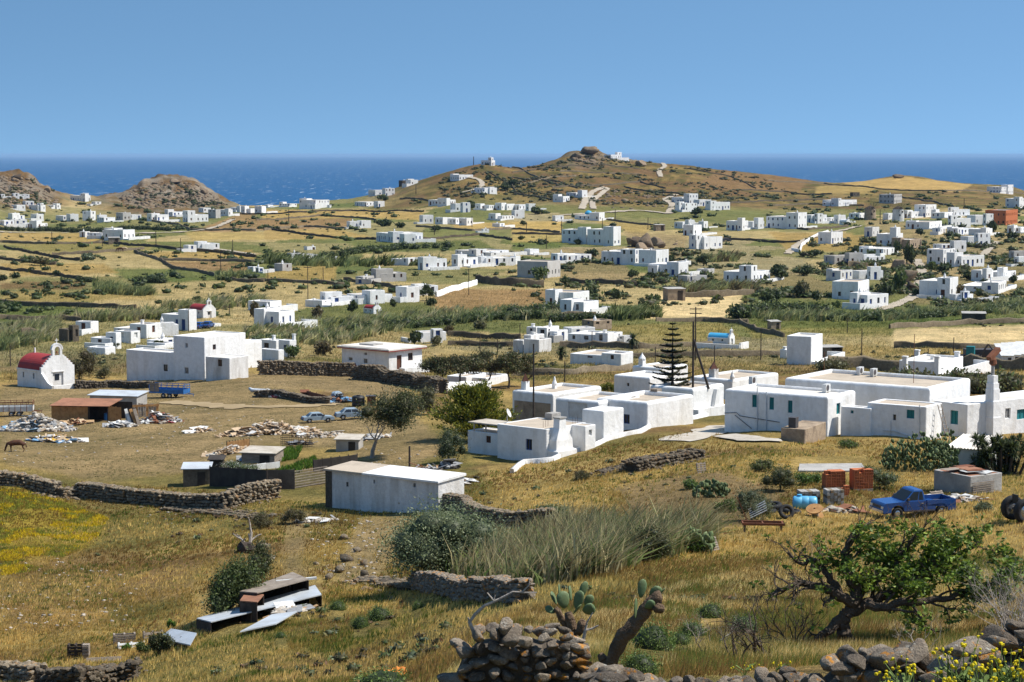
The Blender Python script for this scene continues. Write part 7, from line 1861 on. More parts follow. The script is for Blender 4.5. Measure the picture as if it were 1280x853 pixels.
brick_pallet(1033,612,12,'left pallet of orange hollow bricks',4,3,5);brick_pallet(1068,614,14,'right pallet of orange hollow bricks',4,3,6);brick_pallet(1056,622,20,'half pallet of loose orange bricks between the other two',1,2,3)
def block_stack(px,py,w_,h,label):
 o,k=root_at('stone_stack',px,py,8,label,'stone stack','grey stone stacks');n=5
 for z in range(int(h/0.16)):
  for x in range(n):bit(o,'slab','concrete' if (x+z)%3 else 'wall_stone',lambda m:m.box(x*w_/n+0.01,(x+1)*w_/n-0.01,random.uniform(0,0.06),0.9+random.uniform(-0.06,0),z*0.16+0.005-0.1,z*0.16+0.15-0.1))
block_stack(1001,630,1.15,0.85,'dark stack of stone slabs behind the blue tank');block_stack(1034,632,1.0,1.0,'paler stack of stone slabs in front of the bricks')
o,k=root_at('trailer_chassis',953,664,-2,'rusty bare trailer chassis below the tyre heap','chassis')
for y in (-0.35,0.35):bit(o,'beam','rust',lambda m:m.beam((-1.05,y,0.42),(1.1,y,0.40),0.08,0.12))
for x in (-1.0,0,1.0):bit(o,'cross_beam','rust',lambda m:m.beam((x,-0.35,0.42),(x,0.35,0.42),0.07))
for x in (-0.9,0.95):bit(o,'leg','dark_metal',lambda m:m.beam((x,0,0.36),(x,0,-0.05),0.12))
o,k=root_at('metal_rack',938,656,10,'pale slatted metal rack leaning above the rusty chassis','rack');
for j in range(5):bit(o,'bar','sheet_metal',lambda m:m.beam((0.0,j*0.1,0.35+j*0.09),(0.9,j*0.1,0.75+j*0.1),0.04))
bit(o,'side_bar','rust',lambda m:m.beam((-0.1,-0.05,0.0),(-0.75,-0.05,1.5),0.04))
hX=House('scrap_hut','low hut of blocks and boards with scrap sheets on its roof right of the pickup','hut',32);x1=hX.block(1212,618,1166,1253,596,'concrete','rust_roof',r=0.03,par=0.03,th=0.15);hX.finish();b=hX.B[x1]
for j in range(9):M_=['rust_roof','white_metal','grey_wood','rust'][j%4];bit(hX.root,'roof_sheet',M_,lambda m:(setattr(m,'M',Matrix.Translation((random.uniform(0.2,b['a']-0.4),random.uniform(0.2,b['b']-0.4),b['h']+0.03+j*0.022))@Matrix.Rotation(random.uniform(-0.4,0.4),4,'Z')),m.box(-0.6,0.6,-0.35,0.35,0,0.018)))
for j in range(6):bit(hX.root,'slat','grey_wood',lambda m:m.box(0.15,b['a']*0.7,-0.12,-0.08,0.0+j*0.12,0.07+j*0.12))
crate(1168,625,30,0.9,0.6,0.12,'wooden pallet leaning beside the scrap hut','grey_wood',-40,5,'wooden_pallet');crate(884,690,40,0.75,0.6,0.08,'grey wooden pallet standing in the cane edge','grey_wood',-25,6,'wooden_pallet');crate(872,592,30,0.7,0.7,0.1,'weathered pallet propped by the ruined stone hut','grey_wood',-10,5,'wooden_pallet')
o,k=root_at('white_tarp',1160,634,10,'crumpled white sheet behind the pickup bed','sheet');m=MB();m.lump((0,0.3,0.35),(0.75,0.3,0.3),3,0.12);m.build('sheet','white_metal',o)
# tractor at the picture edge
o,k=root_at('tractor',1279,652,200,'black-tyred blue tractor cut by the picture edge','tractor');wheel(o,0.25,0.5,0.62,0.35,'rear_wheel');wheel(o,0.25,-0.6,0.62,0.35,'rear_wheel');wheel(o,-1.5,0.4,0.35,0.22,'front_wheel');wheel(o,-1.5,-0.5,0.35,0.22,'front_wheel')
bit(o,'bonnet','blue_paint',lambda m:m.loft([[(-0.2,-0.3,0.55),(-0.2,0.25,0.55),(-0.2,0.25,1.15),(-0.2,-0.3,1.15)],[(-1.9,-0.25,0.55),(-1.9,0.2,0.55),(-1.9,0.2,1.0),(-1.9,-0.25,1.0)]]));bit(o,'seat','black_plastic',lambda m:(m.box(0.1,0.5,-0.25,0.2,0.95,1.05),m.box(0.45,0.52,-0.25,0.2,1.05,1.4)));bit(o,'axle','dark_metal',lambda m:m.beam((0.25,-0.55,0.62),(0.25,0.45,0.62),0.14))
o,k=root_at('concrete_slab',1036,588,4,'flat pale concrete slab in the grass behind the brick pallets','slab');bit(o,'slab','concrete',lambda m:m.loft([[(-2.2,-1.0,-0.3),(2.2,-1.3,-0.3),(2.5,1.4,-0.3),(-1.6,1.5,-0.3)],[(-2.2,-1.0,0.16),(2.2,-1.3,0.16),(2.5,1.4,0.22),(-1.6,1.5,0.22)]]))
# ladder against the wall
P=G(1186,552);o=empty('ladder',P,R(40),'grey wooden ladder leaning on the white house wing','ladder');A0,A1=Vector((0,0,0)),Vector((-0.25,0.75,2.75))
for sd in (-0.2,0.2):bit(o,'rail','grey_wood',lambda m:m.beam(A0+Vector((sd,0,0)),A1+Vector((sd,0,0)),0.05))
for j in range(10):q=A0.lerp(A1,(j+0.7)/10.5);bit(o,'rung','grey_wood',lambda m:m.beam(q+Vector((-0.2,0,0)),q+Vector((0.2,0,0)),0.03))
# lorry and digger in the yard behind
o,k=root_at('lorry',1232,452,3,'lorry with red cab in the yard behind the white roofed structure','lorry');bit(o,'box_body','dark_metal',lambda m:m.box(-3.2,2.3,-1.1,1.1,0.7,1.9));bit(o,'cab','red_paint',lambda m:m.loft([[(2.4,-1,0.6),(4.0,-1,0.6),(4.0,1,0.6),(2.4,1,0.6)],[(2.4,-1,1.5),(4.0,-1,1.5),(4.0,1,1.5),(2.4,1,1.5)],[(2.4,-0.95,2.5),(3.7,-0.95,2.5),(3.7,0.95,2.5),(2.4,0.95,2.5)]]));bit(o,'windscreen','tinted_glass',lambda m:m.quad((4.0,-0.85,1.6),(4.0,0.85,1.6),(3.76,0.85,2.4),(3.76,-0.85,2.4)));bit(o,'side_window','tinted_glass',lambda m:m.quad((2.8,-1.01,1.6),(3.8,-1.01,1.6),(3.6,-0.98,2.3),(2.8,-0.98,2.3)))
for x in (-2.2,-1.2,3.2):
 for y in (-0.95,0.95):wheel(o,x,y,0.48,0.3)
o,k=root_at('digger',1213,452,160,'green and dark digger beside the lorry','digger');bit(o,'cab','teal_wood',lambda m:m.box(-0.6,0.6,-0.6,0.6,1.0,2.3));bit(o,'chassis','dark_metal',lambda m:m.box(-1.6,1.6,-0.5,0.5,0.5,1.0));bit(o,'arm','dark_metal',lambda m:(m.beam((-1.4,0,0.9),(-2.6,0,2.7),0.25),m.beam((-2.6,0,2.7),(-3.6,0,1.4),0.2)));bit(o,'bucket','rust',lambda m:m.prism([(-3.9,0.9),(-3.3,0.9),(-3.4,1.5),(-3.8,1.5)],-0.4,0.4))
for x in (-1.0,1.1):
 for y in (-0.6,0.6):wheel(o,x,y,0.5 if x>0 else 0.38,0.3)
 # pillars of the white roofed structure
for px,py,lb in ((1131,466,0),(1146,458,1),(1171,466,2),(1196,460,3)):
 P=G(px,472 if lb in (0,2) else 468);o=empty('white_pillar',P,R(58),['white pillar at the left corner of the roofed structure','white pillar at the back of the roofed structure','white pillar at the middle of the roofed structure','white pillar at the right corner of the roofed structure'][lb],'pillar','white corner pillars');hh=ZC+ray(px,py-19)[1]*P.y-P.z;bit(o,'shaft','whitewash',lambda m:m.box(-0.3,0.3,-0.3,0.3,-0.3,hh));bit(o,'cap','whitewash',lambda m:m.box(-0.36,0.36,-0.36,0.36,hh,hh+0.18))
 # --- utility poles
POLES=[(65,288,303),(195,289,306),(226,298,316),(291,300,320),(276,316,340),(385,333,380),(404,334,353),(335,338,355),(586,336,369),(467,350,372),(543,283,294),(590,270,284),(683,294,311),(810,272,286),(753,273,286),(658,278,292),(702,276,293),(769,262,274),(650,404,429),(740,415,441),(819,434,454),(893,432,457),(951,415,450),(1059,398,417),(1077,411,446),(1160,436,455),(1192,422,441),(13,432,458),(43,430,448),(236,387,415),(174,384,402),(287,380,394),(512,558,586),(706,452,478),(600,418,440),(622,424,441),(361,262,280),(592,196,206),(520,232,243),(1100,262,280),(1205,248,262),(1150,300,318),(870,300,318),(128,296,308)]
def pole(px,yt,yb,label,D=None,r=None,bars=0):
 P=G(px,yb) if D is None else at(px,yb,D)
 if D:P.z=float(ground_z(P.x,P.y))
 h=ZC+ray(px,yt)[1]*P.y-P.z;o=empty('utility_pole',P,0,label,'pole','utility poles');r=r or max(0.09,P.y*0.00021)
 bit(o,'post','pole_wood',lambda m:m.tube([(0,0,-0.5),(0,0,h)],[r,r*0.75],7))
 for j in range(bars):bit(o,'cross_arm','pole_wood',lambda m:m.box(-0.9,0.9,-0.06,0.06,h-0.35-j*0.7,h-0.22-j*0.7))
 return o,P,h
for j,(px,yt,yb) in enumerate(POLES):
 o,P,h=pole(px,yt,yb,'x',bars=1 if px in (385,586) else 0);rel,lb=near_land(P);lb=' '.join(lb.split(' in the ')[0].split()[:8])
 for adj in ('','second ','third ','fourth '):
  lab=f"{adj}thin utility pole {rel} {'the ' if not lb.startswith('the ') else ''}{lb}"
  if lab not in used:break
 used[lab]=1;o['label']=lab
pole(667,430,486,'tall dark pole rising behind the cone-chimneyed roof',178,0.09);pole(869,384,470,'distant pole with two cross arms behind the leaning pole',300,0.12,2)
o,P,h=pole(866,402,505,'tall wooden pole with a leaning brace above the white roofs',176,0.12);q=at(886,478,175.5)-P;bit(o,'brace','pole_wood',lambda m:m.tube([(0,-0.1,ZC+ray(868,424)[1]*P.y-P.z),(q.x,q.y,q.z-0.6)],[0.10,0.12],7))
# antennas on the roofs
for px,yt,pt,hs_ in ((1142,418,hR.roof_pt(r4,1142,479),hR),(1030,440,hR.roof_pt(r4,1030,468),hR)):
 hh=ZC+ray(px,yt)[1]*pt.y-pt.z;q=hs_.loc(pt);bit(hs_.root,'antenna','rust',lambda m:m.tube([q,q+Vector((0,0,hh))],0.025,5))
o,k=root_at('dead_stump',310,690,0,'grey dead tree stump above the dark green bushes','stump');m=MB();tips=[];rr_=random.Random(5);limb(m,(0,0,-0.2),(0.1,0,1),1.4,0.13,1,rr_,tips,(0,0,0.4),0.35,5);limb(m,(0.05,0,0.1),(-0.4,0.2,0.5),0.8,0.1,1,rr_,tips);m.build('trunk','pale_bark',o);m=MB();m.lump((-0.1,-0.1,0.25),(0.5,0.45,0.4),2,0.3);m.build('root_ball','dark_wood',o)
# ------------------------------------------------------------ grass
rng=np.random.default_rng(77);random.seed(77)
def ground_col(P):
 i,fu=_ui(P[:,0]/P[:,1]*F);j=np.clip(((np.log(P[:,1])-VG[0])/dV).round().astype(int),0,len(VG)-1);return C[j,i]
YARD=[[(770,606),(900,590),(990,612),(930,660),(800,664)],[(0,486),(150,478),(330,470),(480,498),(470,530),(430,560),(330,560),(240,592),(110,604),(0,590)],[(450,645),(520,640),(500,690),(470,725),(410,730),(430,690)],[(360,640),(390,640),(378,700),(385,725),(362,725),(350,700)],[(330,466),(500,474),(530,500),(430,495)]]
NOGR=[[(405,575),(550,575),(552,640),(405,638)],[(580,490),(905,470),(905,520),(760,556),(700,578),(580,578)],[(905,470),(1280,470),(1280,545),(1160,552),(1032,550),(975,556),(905,545)],[(240,548),(410,545),(410,612),(240,612)],[(848,552),(900,525),(908,535),(870,560)],[(905,540),(976,545),(976,560),(905,555)],[(990,572),(1085,570),(1085,592),(985,592)],[(243,745),(405,720),(405,765),(262,802)]]
NOGR+=[[(a-w_*0.55,b_-h_*0.5),(a+w_*0.55,b_-h_*0.5),(a+w_*0.5,b_+14),(a-w_*0.5,b_+14)] for a,b_,w_,h_,_l in DOMES]
def grass(name,label,region,n,h,wd,pick,keep=0.15,lean=0.35,per=4,avoid=YARD,tuft=0.08):
 x,y=px_in(region,n);q=~in_polys(x,y,NOGR);yd=in_polys(x,y,avoid);q &= (~yd)|(rng.random(len(x))<keep);P=sample_ground(x[q],y[q],12)
 n5=fbm(P[:,0]/3.5,P[:,1]/3.5,301,3);n6=fbm(P[:,0]/1.2,P[:,1]/1.2,303,2)
 sel,col,hs=pick(P,n5,n6);P,col,hs=P[sel],col[sel],hs[sel]
 P=np.repeat(P,per,0);col=np.repeat(col,per,0)*rng.uniform(0.7,1.35,len(P))[:,None];hs=np.repeat(hs,per)
 P=P+np.concatenate([rng.normal(size=(len(P),2))*tuft,np.full((len(P),1),-0.03)],1)
 hh=rng.uniform(*h,len(P))*hs;wdd=wd*rng.uniform(0.6,1.4,len(P))*np.clip(P[:,1]/60,0.45,2.2)
 ln=np.stack([lean*rng.uniform(0.2,1.3,len(P)),rng.uniform(-0.2,0.2,len(P))],1)
 return tag(link(name,cat_mesh(name,[blades(P,hh,wdd,ln,col,0.55,1)],'grass_blade')),label,'grass',kind='stuff')
SLOPE=[(-130,596),(0,600),(110,606),(240,612),(400,630),(560,600),(690,575),(760,555),(905,535),(1160,550),(1285,545),(1440,545),(1440,790),(1285,800),(1040,830),(760,860),(-130,860)]
def dry(P,a,b):
 g=ground_col(P);u=fbm(P[:,0]/7,P[:,1]/9,311,3);s=lerp(lerp(np.tile(np.array((0.28,0.165,0.05)),(len(P),1)),np.array((0.50,0.34,0.095)),sstep(u,0.40,0.5)),np.array((0.80,0.57,0.19)),sstep(u,0.53,0.61));c=g*0.35+s*0.78;return np.ones(len(P),bool),c,0.5+0.9*a
def green(P,a,b):
 sel=(fbm(P[:,0]/6,P[:,1]/7,313,3)>0.50)|(rng.random(len(P))<0.10);c=np.where((b>0.5)[:,None],np.array((0.15,0.185,0.035)),np.array((0.27,0.26,0.06)));return sel,c,0.6+0.8*b
def rusty(P,a,b):
 sel=fbm(P[:,0]/5,P[:,1]/5,305,3)>0.53;return sel,np.tile(np.array((0.26,0.13,0.06)),(len(P),1)),0.6+0.6*b
grass('dry_grass','dry straw-coloured grass over the near slopes',SLOPE,74000,(0.10,0.30),0.035,dry)
grass('green_grass','green weeds growing through the dry grass',SLOPE,47000,(0.08,0.24),0.04,green,0.1)
grass('green_weeds','green undergrowth on the lower slopes',[(150,860),(260,800),(430,745),(560,765),(556,860)],9000,(0.08,0.22),0.035,green)
grass('green_weeds','green undergrowth on the right bank',[(700,760),(860,720),(1010,700),(1000,740),(1000,820),(760,840)],7000,(0.10,0.26),0.025,green)
grass('rusty_weeds','rust-brown dead weeds in the slopes',SLOPE,9000,(0.12,0.3),0.035,rusty)
def yellow(P,a,b):
 sel=(a>0.42);return sel,np.where((b>0.5)[:,None],np.array((0.62,0.46,0.03)),np.array((0.30,0.30,0.05))),0.5+0.5*b
grass('yellow_flowers','yellow wildflowers carpeting the left field',[(0,612),(60,622),(135,648),(115,680),(40,715),(0,720)],7000,(0.12,0.28),0.06,yellow,lean=0.1)
NEARB=[(556,860),(600,790),(700,760),(1000,700),(1285,690),(1440,690),(1440,790),(1040,830),(760,850)]
def seed(P,a,b):
 u=fbm(P[:,0]/3,P[:,1]/4,321,3);return rng.random(len(P))<0.9,np.where((u>0.47)[:,None],np.array((0.86,0.66,0.28)),np.array((0.20,0.23,0.055))),0.6+0.6*b
grass('tall_dry_grass','taller seeding grass on the near bank',NEARB,20000,(0.14,0.32),0.022,seed,per=5,tuft=0.06)
YARDP=[(0,484),(150,478),(330,470),(480,498),(470,530),(430,560),(330,560),(240,592),(110,604),(0,590)]
def sparse(P,a,b):return a>0.40,np.where((b>0.52)[:,None],np.array((0.16,0.17,0.06)),np.array((0.36,0.27,0.13))),0.35+0.4*b
grass('short_grass','thin short grass on the bare yard',YARDP,16000,(0.08,0.2),0.035,sparse,1.0,per=3)
PALEF=[[(808,366),(930,366),(922,398),(806,399)],[(1112,409),(1290,405),(1290,434),(1114,436)]]
def mid(P,a,b):
 g=ground_col(P);return a>0.36,g*1.35*np.where((b>0.5)[:,None],np.array((1.0,1.0,0.9)),np.array((0.75,0.9,0.8))),0.5+0.8*b
grass('field_grass','grass of the valley fields',[(0,395),(1285,395),(1285,470),(900,480),(600,475),(330,460),(0,478)],26000,(0.25,0.6),0.05,mid,0.04,avoid=PALEF,tuft=0.4)
grass('far_grass','tufted grass of the far plain',[(0,300),(1285,300),(1285,395),(0,395)],22000,(0.4,0.9),0.035,mid,0.04,avoid=PALEF,tuft=0.9,per=3)
# pale litter stones in the lower left field
parts=[]
for poly,n in (([(0,690),(120,700),(200,740),(150,780),(0,790)],150),([(180,640),(240,640),(220,660),(180,660)],20),([(380,640),(480,640),(470,730),(400,725)],120),([(0,510),(330,490),(330,550),(0,590)],160),([(450,560),(560,560),(540,600),(450,600)],50)):
 x,y=px_in(poly,n);P=sample_ground(x,y)
 for p in P:r=random.uniform(0.03,0.12);v,f=ICO[1];parts.append((v*np.array((r*1.3,r,r*0.7))*(1+0.3*(rng.random(len(v))-0.5))[:,None]+p,np.array(f),np.tile(np.array((0.42,0.37,0.31))*random.uniform(0.6,1.2),(len(v),1))))
tag(link('gravel',cat_mesh('gravel',parts,'painted')),'loose pale stones strewn over the fields','stones',kind='stuff')
# ------------------------------------------------------------ foreground walls of single stones
ROCKS=[]
for s_ in range(14):
 r_=np.random.default_rng(900+s_);v=ICO[3][0].copy()
 for j in range(15):
  n_=r_.normal(size=3);n_ /= np.linalg.norm(n_);d=r_.uniform(0.48,0.80);t=v@n_;v=v-np.where(t>d,(t-d)*0.97,0)[:,None]*n_
 v=v*(1+0.07*(fbm(v[:,0]*4+s_,v[:,1]*4+v[:,2]*3,7,3)-0.5))[:,None]*np.array((r_.uniform(1.0,1.4),r_.uniform(0.85,1.1),r_.uniform(0.62,0.95)))
 ROCKS.append(npmesh('stone',v,ICO[3][1],'lichen_stone',smooth=False))
def stone(o,P,r,flat=1.0,name='stone'):
 q=link(name,random.choice(ROCKS),o,P);q.scale=(r,r*random.uniform(0.8,1.1),r*flat*random.uniform(0.8,1.1));q.rotation_euler=(random.uniform(-0.35,0.35),random.uniform(-0.35,0.35),random.uniform(0,6.28));return q
def fore_wall(Y,outline,label,srange,ybot,thick=0.45,slope=0.0):
 """rough wall standing at depth Y (plus slope per px); outline: photo pixels of its top"""
 xs=[p[0] for p in outline];base=at(sum(xs)/len(xs),ybot,Y);base.z=float(ground_z(base.x,base.y));o=tag(empty('dry_stone_wall',base,0,label,'wall','foreground dry-stone walls'),kind='thing')
 k=Y/F;n=0;core=[]
 def top(px):return float(np.interp(px,xs,[p[1] for p in outline]))
 px=xs[0]
 while px<xs[-1]:
  Yp=Y+slope*(px-xs[0]);T=at(px,top(px),Yp);gz=float(ground_z(T.x,T.y))-0.1;z=T.z;hgt=z-gz
  core.append([(T.x-base.x,T.y-base.y-thick*0.3,gz-base.z-0.2),(T.x-base.x,T.y-base.y+thick*0.8,gz-base.z-0.2),(T.x-base.x,T.y-base.y+thick*0.7,max(gz,z-0.22)-base.z),(T.x-base.x,T.y-base.y-thick*0.2,max(gz,z-0.22)-base.z)])
  r=random.uniform(*srange);first=True
  while z>gz and n<295:
   r=random.uniform(*srange)*(1.15 if first else 1.0);face=-thick*0.5*(0.7+0.5*(T.z-z)/max(hgt,0.3))
   stone(o,Vector((T.x-base.x+random.uniform(-0.3,0.3)*r,T.y-base.y+face+random.uniform(-0.06,0.06),z-r*0.55-base.z)),r,0.9);n+=1
   if first and random.random()<0.9:stone(o,Vector((T.x-base.x,T.y-base.y+thick*0.45,z-r*0.8-base.z)),r*1.1,0.9);n+=1
   z-=r*1.25;first=False
  px+=r*1.5/k*0.85
 m=MB();m.loft(core);m.build('core','dark_wall_stone',o);return o
random.seed(5)
fore_wall(22.5,[(554,868),(563,842),(574,812),(586,792),(600,784),(612,788),(622,778),(636,786),(650,784),(662,778),(676,786),(690,782),(706,786),(716,795),(728,806),(738,818),(744,832),(752,836),(766,838)],'tall ragged dry-stone wall end in the foreground below the cacti',(0.07,0.145),880)
fore_wall(20.5,[(748,838),(764,836),(780,838),(800,843),(830,850),(850,848),(890,852),(930,848),(955,838),(985,836),(1000,842),(1020,850)],'low tumbled foreground wall between the cacti and the fig tree',(0.09,0.15),885)
fore_wall(18.5,[(1022,842),(1036,822),(1055,818),(1072,812),(1090,814),(1108,806),(1124,808),(1140,798),(1156,806),(1166,826),(1180,832)],'heap of pale lichen stones in the foreground under the fig tree',(0.09,0.155),870)
fore_wall(17.5,[(1168,834),(1186,822),(1200,812),(1222,806),(1240,802),(1252,790),(1268,784),(1295,772),(1340,760),(1400,750)],'foreground wall with an orange-lichened slab at the right picture edge',(0.09,0.165),860)
q=G(1215,812);o=empty('lichen_slab',at(1212,806,17.1),0,'big flat stone slab crusted with orange lichen on the foreground wall','stone');r_=link('slab',ROCKS[3],o);r_.scale=(0.27,0.2,0.10);r_.rotation_euler=(0.1,-0.1,0.2)
o=empty('pointed_stone',at(631,784,22.3),0,'tall pointed grey stone on top of the foreground wall','stone');r_=link('stone',ROCKS[5],o);r_.scale=(0.09,0.09,0.20);r_.rotation_euler=(0.1,0.25,0.5)
# ------------------------------------------------------------ cacti on old trunks
def pt(px,py,Y,base):return at(px,py,Y)-base
def cactus(label,Y,bpx,trunk,pads):
 b=at(bpx[0],bpx[1],Y);b.z=float(ground_z(b.x,b.y));o=empty('prickly_pear',b,0,label,'cactus','old prickly pears in the foreground');k=Y/F
 for path in trunk:
  m=MB();P=[pt(x,y,Y+dy,b) for x,y,dy,r in path];P=[p if i else Vector((p.x,p.y,-0.1)) if path is trunk[0] else p for i,p in enumerate(P)];Q=[];rr=[]
  for i in range(len(P)-1):
   for t in (0,0.33,0.66):Q.append(P[i].lerp(P[i+1],t)+Vector((random.uniform(-1,1),random.uniform(-1,1),random.uniform(-1,1)))*0.012);rr.append((path[i][3]*(1-t)+path[i+1][3]*t)*k*random.uniform(0.85,1.18))
  Q.append(P[-1]);rr.append(path[-1][3]*k*0.8);m.tube(Q,rr,12);m.build('trunk','cactus_bark',o,smooth=True)
 for x,y,dy,w_,h,ang,turn in pads:
  q=link('pad',PAD,o,pt(x,y,Y+dy,b));q.scale=(w_*k*1.3,w_*k*1.3,h*k*1.05);q.rotation_mode='YXZ'
  q.rotation_mode='QUATERNION';q.rotation_quaternion=(Matrix.Rotation(R(ang),3,'Y')@Matrix.Rotation(R(turn),3,'Z')).to_quaternion()
cactus('prickly pear with a crown of round pads on a dark stump',26.5,(722,815),[[(722,815,0,7),(716,790,0,7),(710,766,0,6)],[(718,795,0.1,5),(703,775,0.1,5),(694,760,0.1,4)],[(722,792,-0.1,5),(730,775,-0.1,5)]],
[(706,761,-0.1,20,22,-10,20),(720,762,-0.15,15,24,14,-15),(726,748,0,13,22,16,25),(732,758,0.1,14,16,28,10),(700,752,0.05,10,22,-4,75),(696,756,0.1,11,18,-24,60),(714,752,0.2,12,20,-6,70),(694,766,0.1,12,14,-60,40),(728,764,-0.2,20,16,75,20),(716,768,-0.2,9,16,40,60)])
cactus('prickly pear on a long leaning bare trunk',25.5,(760,842),[[(760,842,0,8),(766,820,0,9),(780,795,0,9.5),(796,776,0,9),(806,763,0,8),(818,750,0,8),(826,743,0,7)],[(800,772,0.1,6),(786,778,0.1,5)],[(818,758,-0.1,6),(830,762,-0.1,5)],[(762,832,0.1,6),(750,818,0.1,5)]],
[(794,774,-0.1,9,26,2,55),(806,760,-0.1,15,14,58,20),(801,748,0,14,24,6,15),(812,746,0.1,17,18,52,10),(824,744,0.1,8,12,40,70)])
# bleached dead branch on the wall
b=at(592,792,22.4);o=empty('dead_branch',b,0,'bleached forked branch sticking out of the foreground wall','branch');m=MB()
def bpath(pts,Y,r0,r1):P=[pt(x,y,Y,b) for x,y in pts];m.tube(P,[(r0+(r1-r0)*i/(len(P)-1))*Y/F for i in range(len(P))],7)
bpath([(594,796),(587,778),(594,768),(606,757),(618,752),(630,746),(641,740),(656,741),(671,741)],22.4,2.6,0.9);bpath([(618,752),(612,745),(609,741)],22.4,1.4,0.6);bpath([(587,778),(585,772)],22.4,1.8,1.0);bpath([(652,741),(661,732),(662,725)],22.4,1.0,0.5);bpath([(617,751),(619,744)],22.4,1.0,0.5);m.build('branch','pale_bark',o)
o=empty('dead_branch',at(731,806,24),0,'short white dead twig beside the leaning cactus','branch');b=o.location.copy();m=MB();bpath([(728,806),(732,788),(740,786),(748,782)],24,2.6,1.0);bpath([(732,788),(734,778),(741,766)],24,1.6,0.7);m.build('branch','pale_bark',o)
# ------------------------------------------------------------ fig tree
YF=41.0;b=at(1060,812,YF);b.z=float(ground_z(b.x,b.y));o=empty('fig_tree',b,0,'gnarled old fig tree with green leaves on its right side in the foreground','tree');m=MB();tips=[];rnd=random.Random(8);k=YF/F
def mainlimb(pts,tw=True,depth=3,L=0.75):
 P=[pt(x,y,YF+dy,b) for x,y,dy,r in pts];Q=[];rr=[]
 for i in range(len(P)-1):
  for t in (0,0.25,0.5,0.75):Q.append(P[i].lerp(P[i+1],t)+Vector((rnd.uniform(-1,1),rnd.uniform(-1,1),rnd.uniform(-1,1)))*0.035);rr.append((pts[i][3]*(1-t)+pts[i+1][3]*t)*k*0.8)
 Q.append(P[-1]);rr.append(pts[-1][3]*k*0.8);m.tube(Q,rr,9)
 if tw:
  for i in range(3,len(Q)):
   if rnd.random()<0.8:
    d=(Q[i]-Q[i-1]).normalized()+Vector((rnd.uniform(-1,1),rnd.uniform(-1,1),rnd.uniform(-0.5,0.8)));limb(m,Q[i],d,L*0.62*rnd.uniform(0.5,1.0),max(0.012,rr[i]*0.45),depth-1,rnd,tips,(0,0,0.0),0.4,4)
mainlimb([(1062,818,0,15),(1057,794,0,12),(1053,778,0,11),(1060,762,0,10)],False)
mainlimb([(1060,766,0,11),(1072,742,0.1,10),(1058,715,0.2,7),(1054,692,0.2,5),(1066,668,0.3,3.5),(1088,654,0.3,2)])
mainlimb([(1066,756,0,9),(1046,742,-0.2,8),(1022,732,-0.3,6.5),(1000,728,-0.3,5),(978,736,-0.4,3.5),(966,742,-0.4,2)])
mainlimb([(1050,740,0,7),(1036,720,0.1,5.5),(1020,700,0.2,4),(1000,705,0.2,3),(985,690,0.2,2)])
mainlimb([(1066,764,0,10),(1090,752,0.2,9),(1112,742,0.2,8),(1140,730,0.3,6),(1160,712,0.4,5),(1180,690,0.5,3)],L=0.95)
mainlimb([(1082,756,-0.2,8),(1110,758,-0.4,7),(1140,752,-0.5,6),(1180,748,-0.5,5),(1215,740,-0.5,4),(1248,728,-0.5,2.5)],L=0.9)
mainlimb([(1074,744,0.3,7),(1098,722,0.5,6),(1118,704,0.6,5),(1134,684,0.7,3.5),(1150,664,0.7,2)],L=0.9)
mainlimb([(1098,748,0.6,6),(1140,722,0.9,5),(1190,700,1.0,4),(1225,676,1.0,2)],L=0.9)
mainlimb([(1050,775,0,9),(1034,790,-0.2,7),(1020,800,-0.3,5)],True,2,0.4)
m.build('trunk','bark',o)
ends=np.array([(t.x,t.y,t.z) for t,d in tips]);pxs=np.array([project(Vector(t)+b)[0] for t in ends]);pys=np.array([project(Vector(t)+b)[1] for t in ends])
wgt=np.clip((pxs-1005)/110,0.05,1)*np.where(pys<770,1,0.5)*(pys>656);idx_=rng.choice(len(ends),1250,p=wgt/wgt.sum());parts=[]
for i in idx_:
 parts.append(leafcloud(8,[(ends[i]+rng.normal(size=3)*0.08,(0.15,0.15,0.10))],0.068,[(0.07,0.115,0.016),(0.10,0.15,0.018),(0.145,0.185,0.024),(0.04,0.065,0.012)],0.3,0.3))
link('crown',cat_mesh('crown',parts,'leaf'),o)
def deadshrub(px,py,Y,label,n,L,seed,bark='bark',up=0.6,r=0.03,lean=0.0,depth=3,name='dead_shrub'):
 b=at(px,py,Y);b.z=float(ground_z(b.x,b.y));o=empty(name,b,0,label,'shrub','bare dead shrubs');m=MB();rnd=random.Random(seed);tp=[]
 for j in range(n):limb(m,(rnd.uniform(-0.3,0.3),rnd.uniform(-0.2,0.2),-0.1),(rnd.uniform(-1,1)+lean,rnd.uniform(-0.6,0.6),up+rnd.random()),L*rnd.uniform(0.6,1.1),r,depth,rnd,tp,(0,0,0.1),0.35,4,0.5,0.66)
 m.build('twigs',bark,o);return o
deadshrub(985,770,41,'tangle of bare fig suckers reaching left of the trunk',9,0.8,27,'bark',0.5,0.02,-0.4)
deadshrub(1000,720,44,'bare twigs above the left fig limb',8,0.7,28,'bark',0.7,0.016,-0.2)
deadshrub(905,838,33,'bare spreading dead shrub left of the fig tree',7,0.75,3,'bark',0.5,0.022)
deadshrub(960,818,36,'fallen black dead limb at the foot of the fig tree',4,0.8,6,'bark',0.4,0.05,-0.5)
deadshrub(880,790,40,'thin pale dead shrub behind the spreading one',6,0.55,9,'pale_bark',0.7,0.014)
deadshrub(1268,790,33,'dense grey dead shrub at the right picture edge',16,0.8,12,'pale_bark',1.3,0.02,0.1);deadshrub(1290,780,32,'grey dead shrub cut by the right picture edge',14,0.8,15,'pale_bark',1.3,0.02)
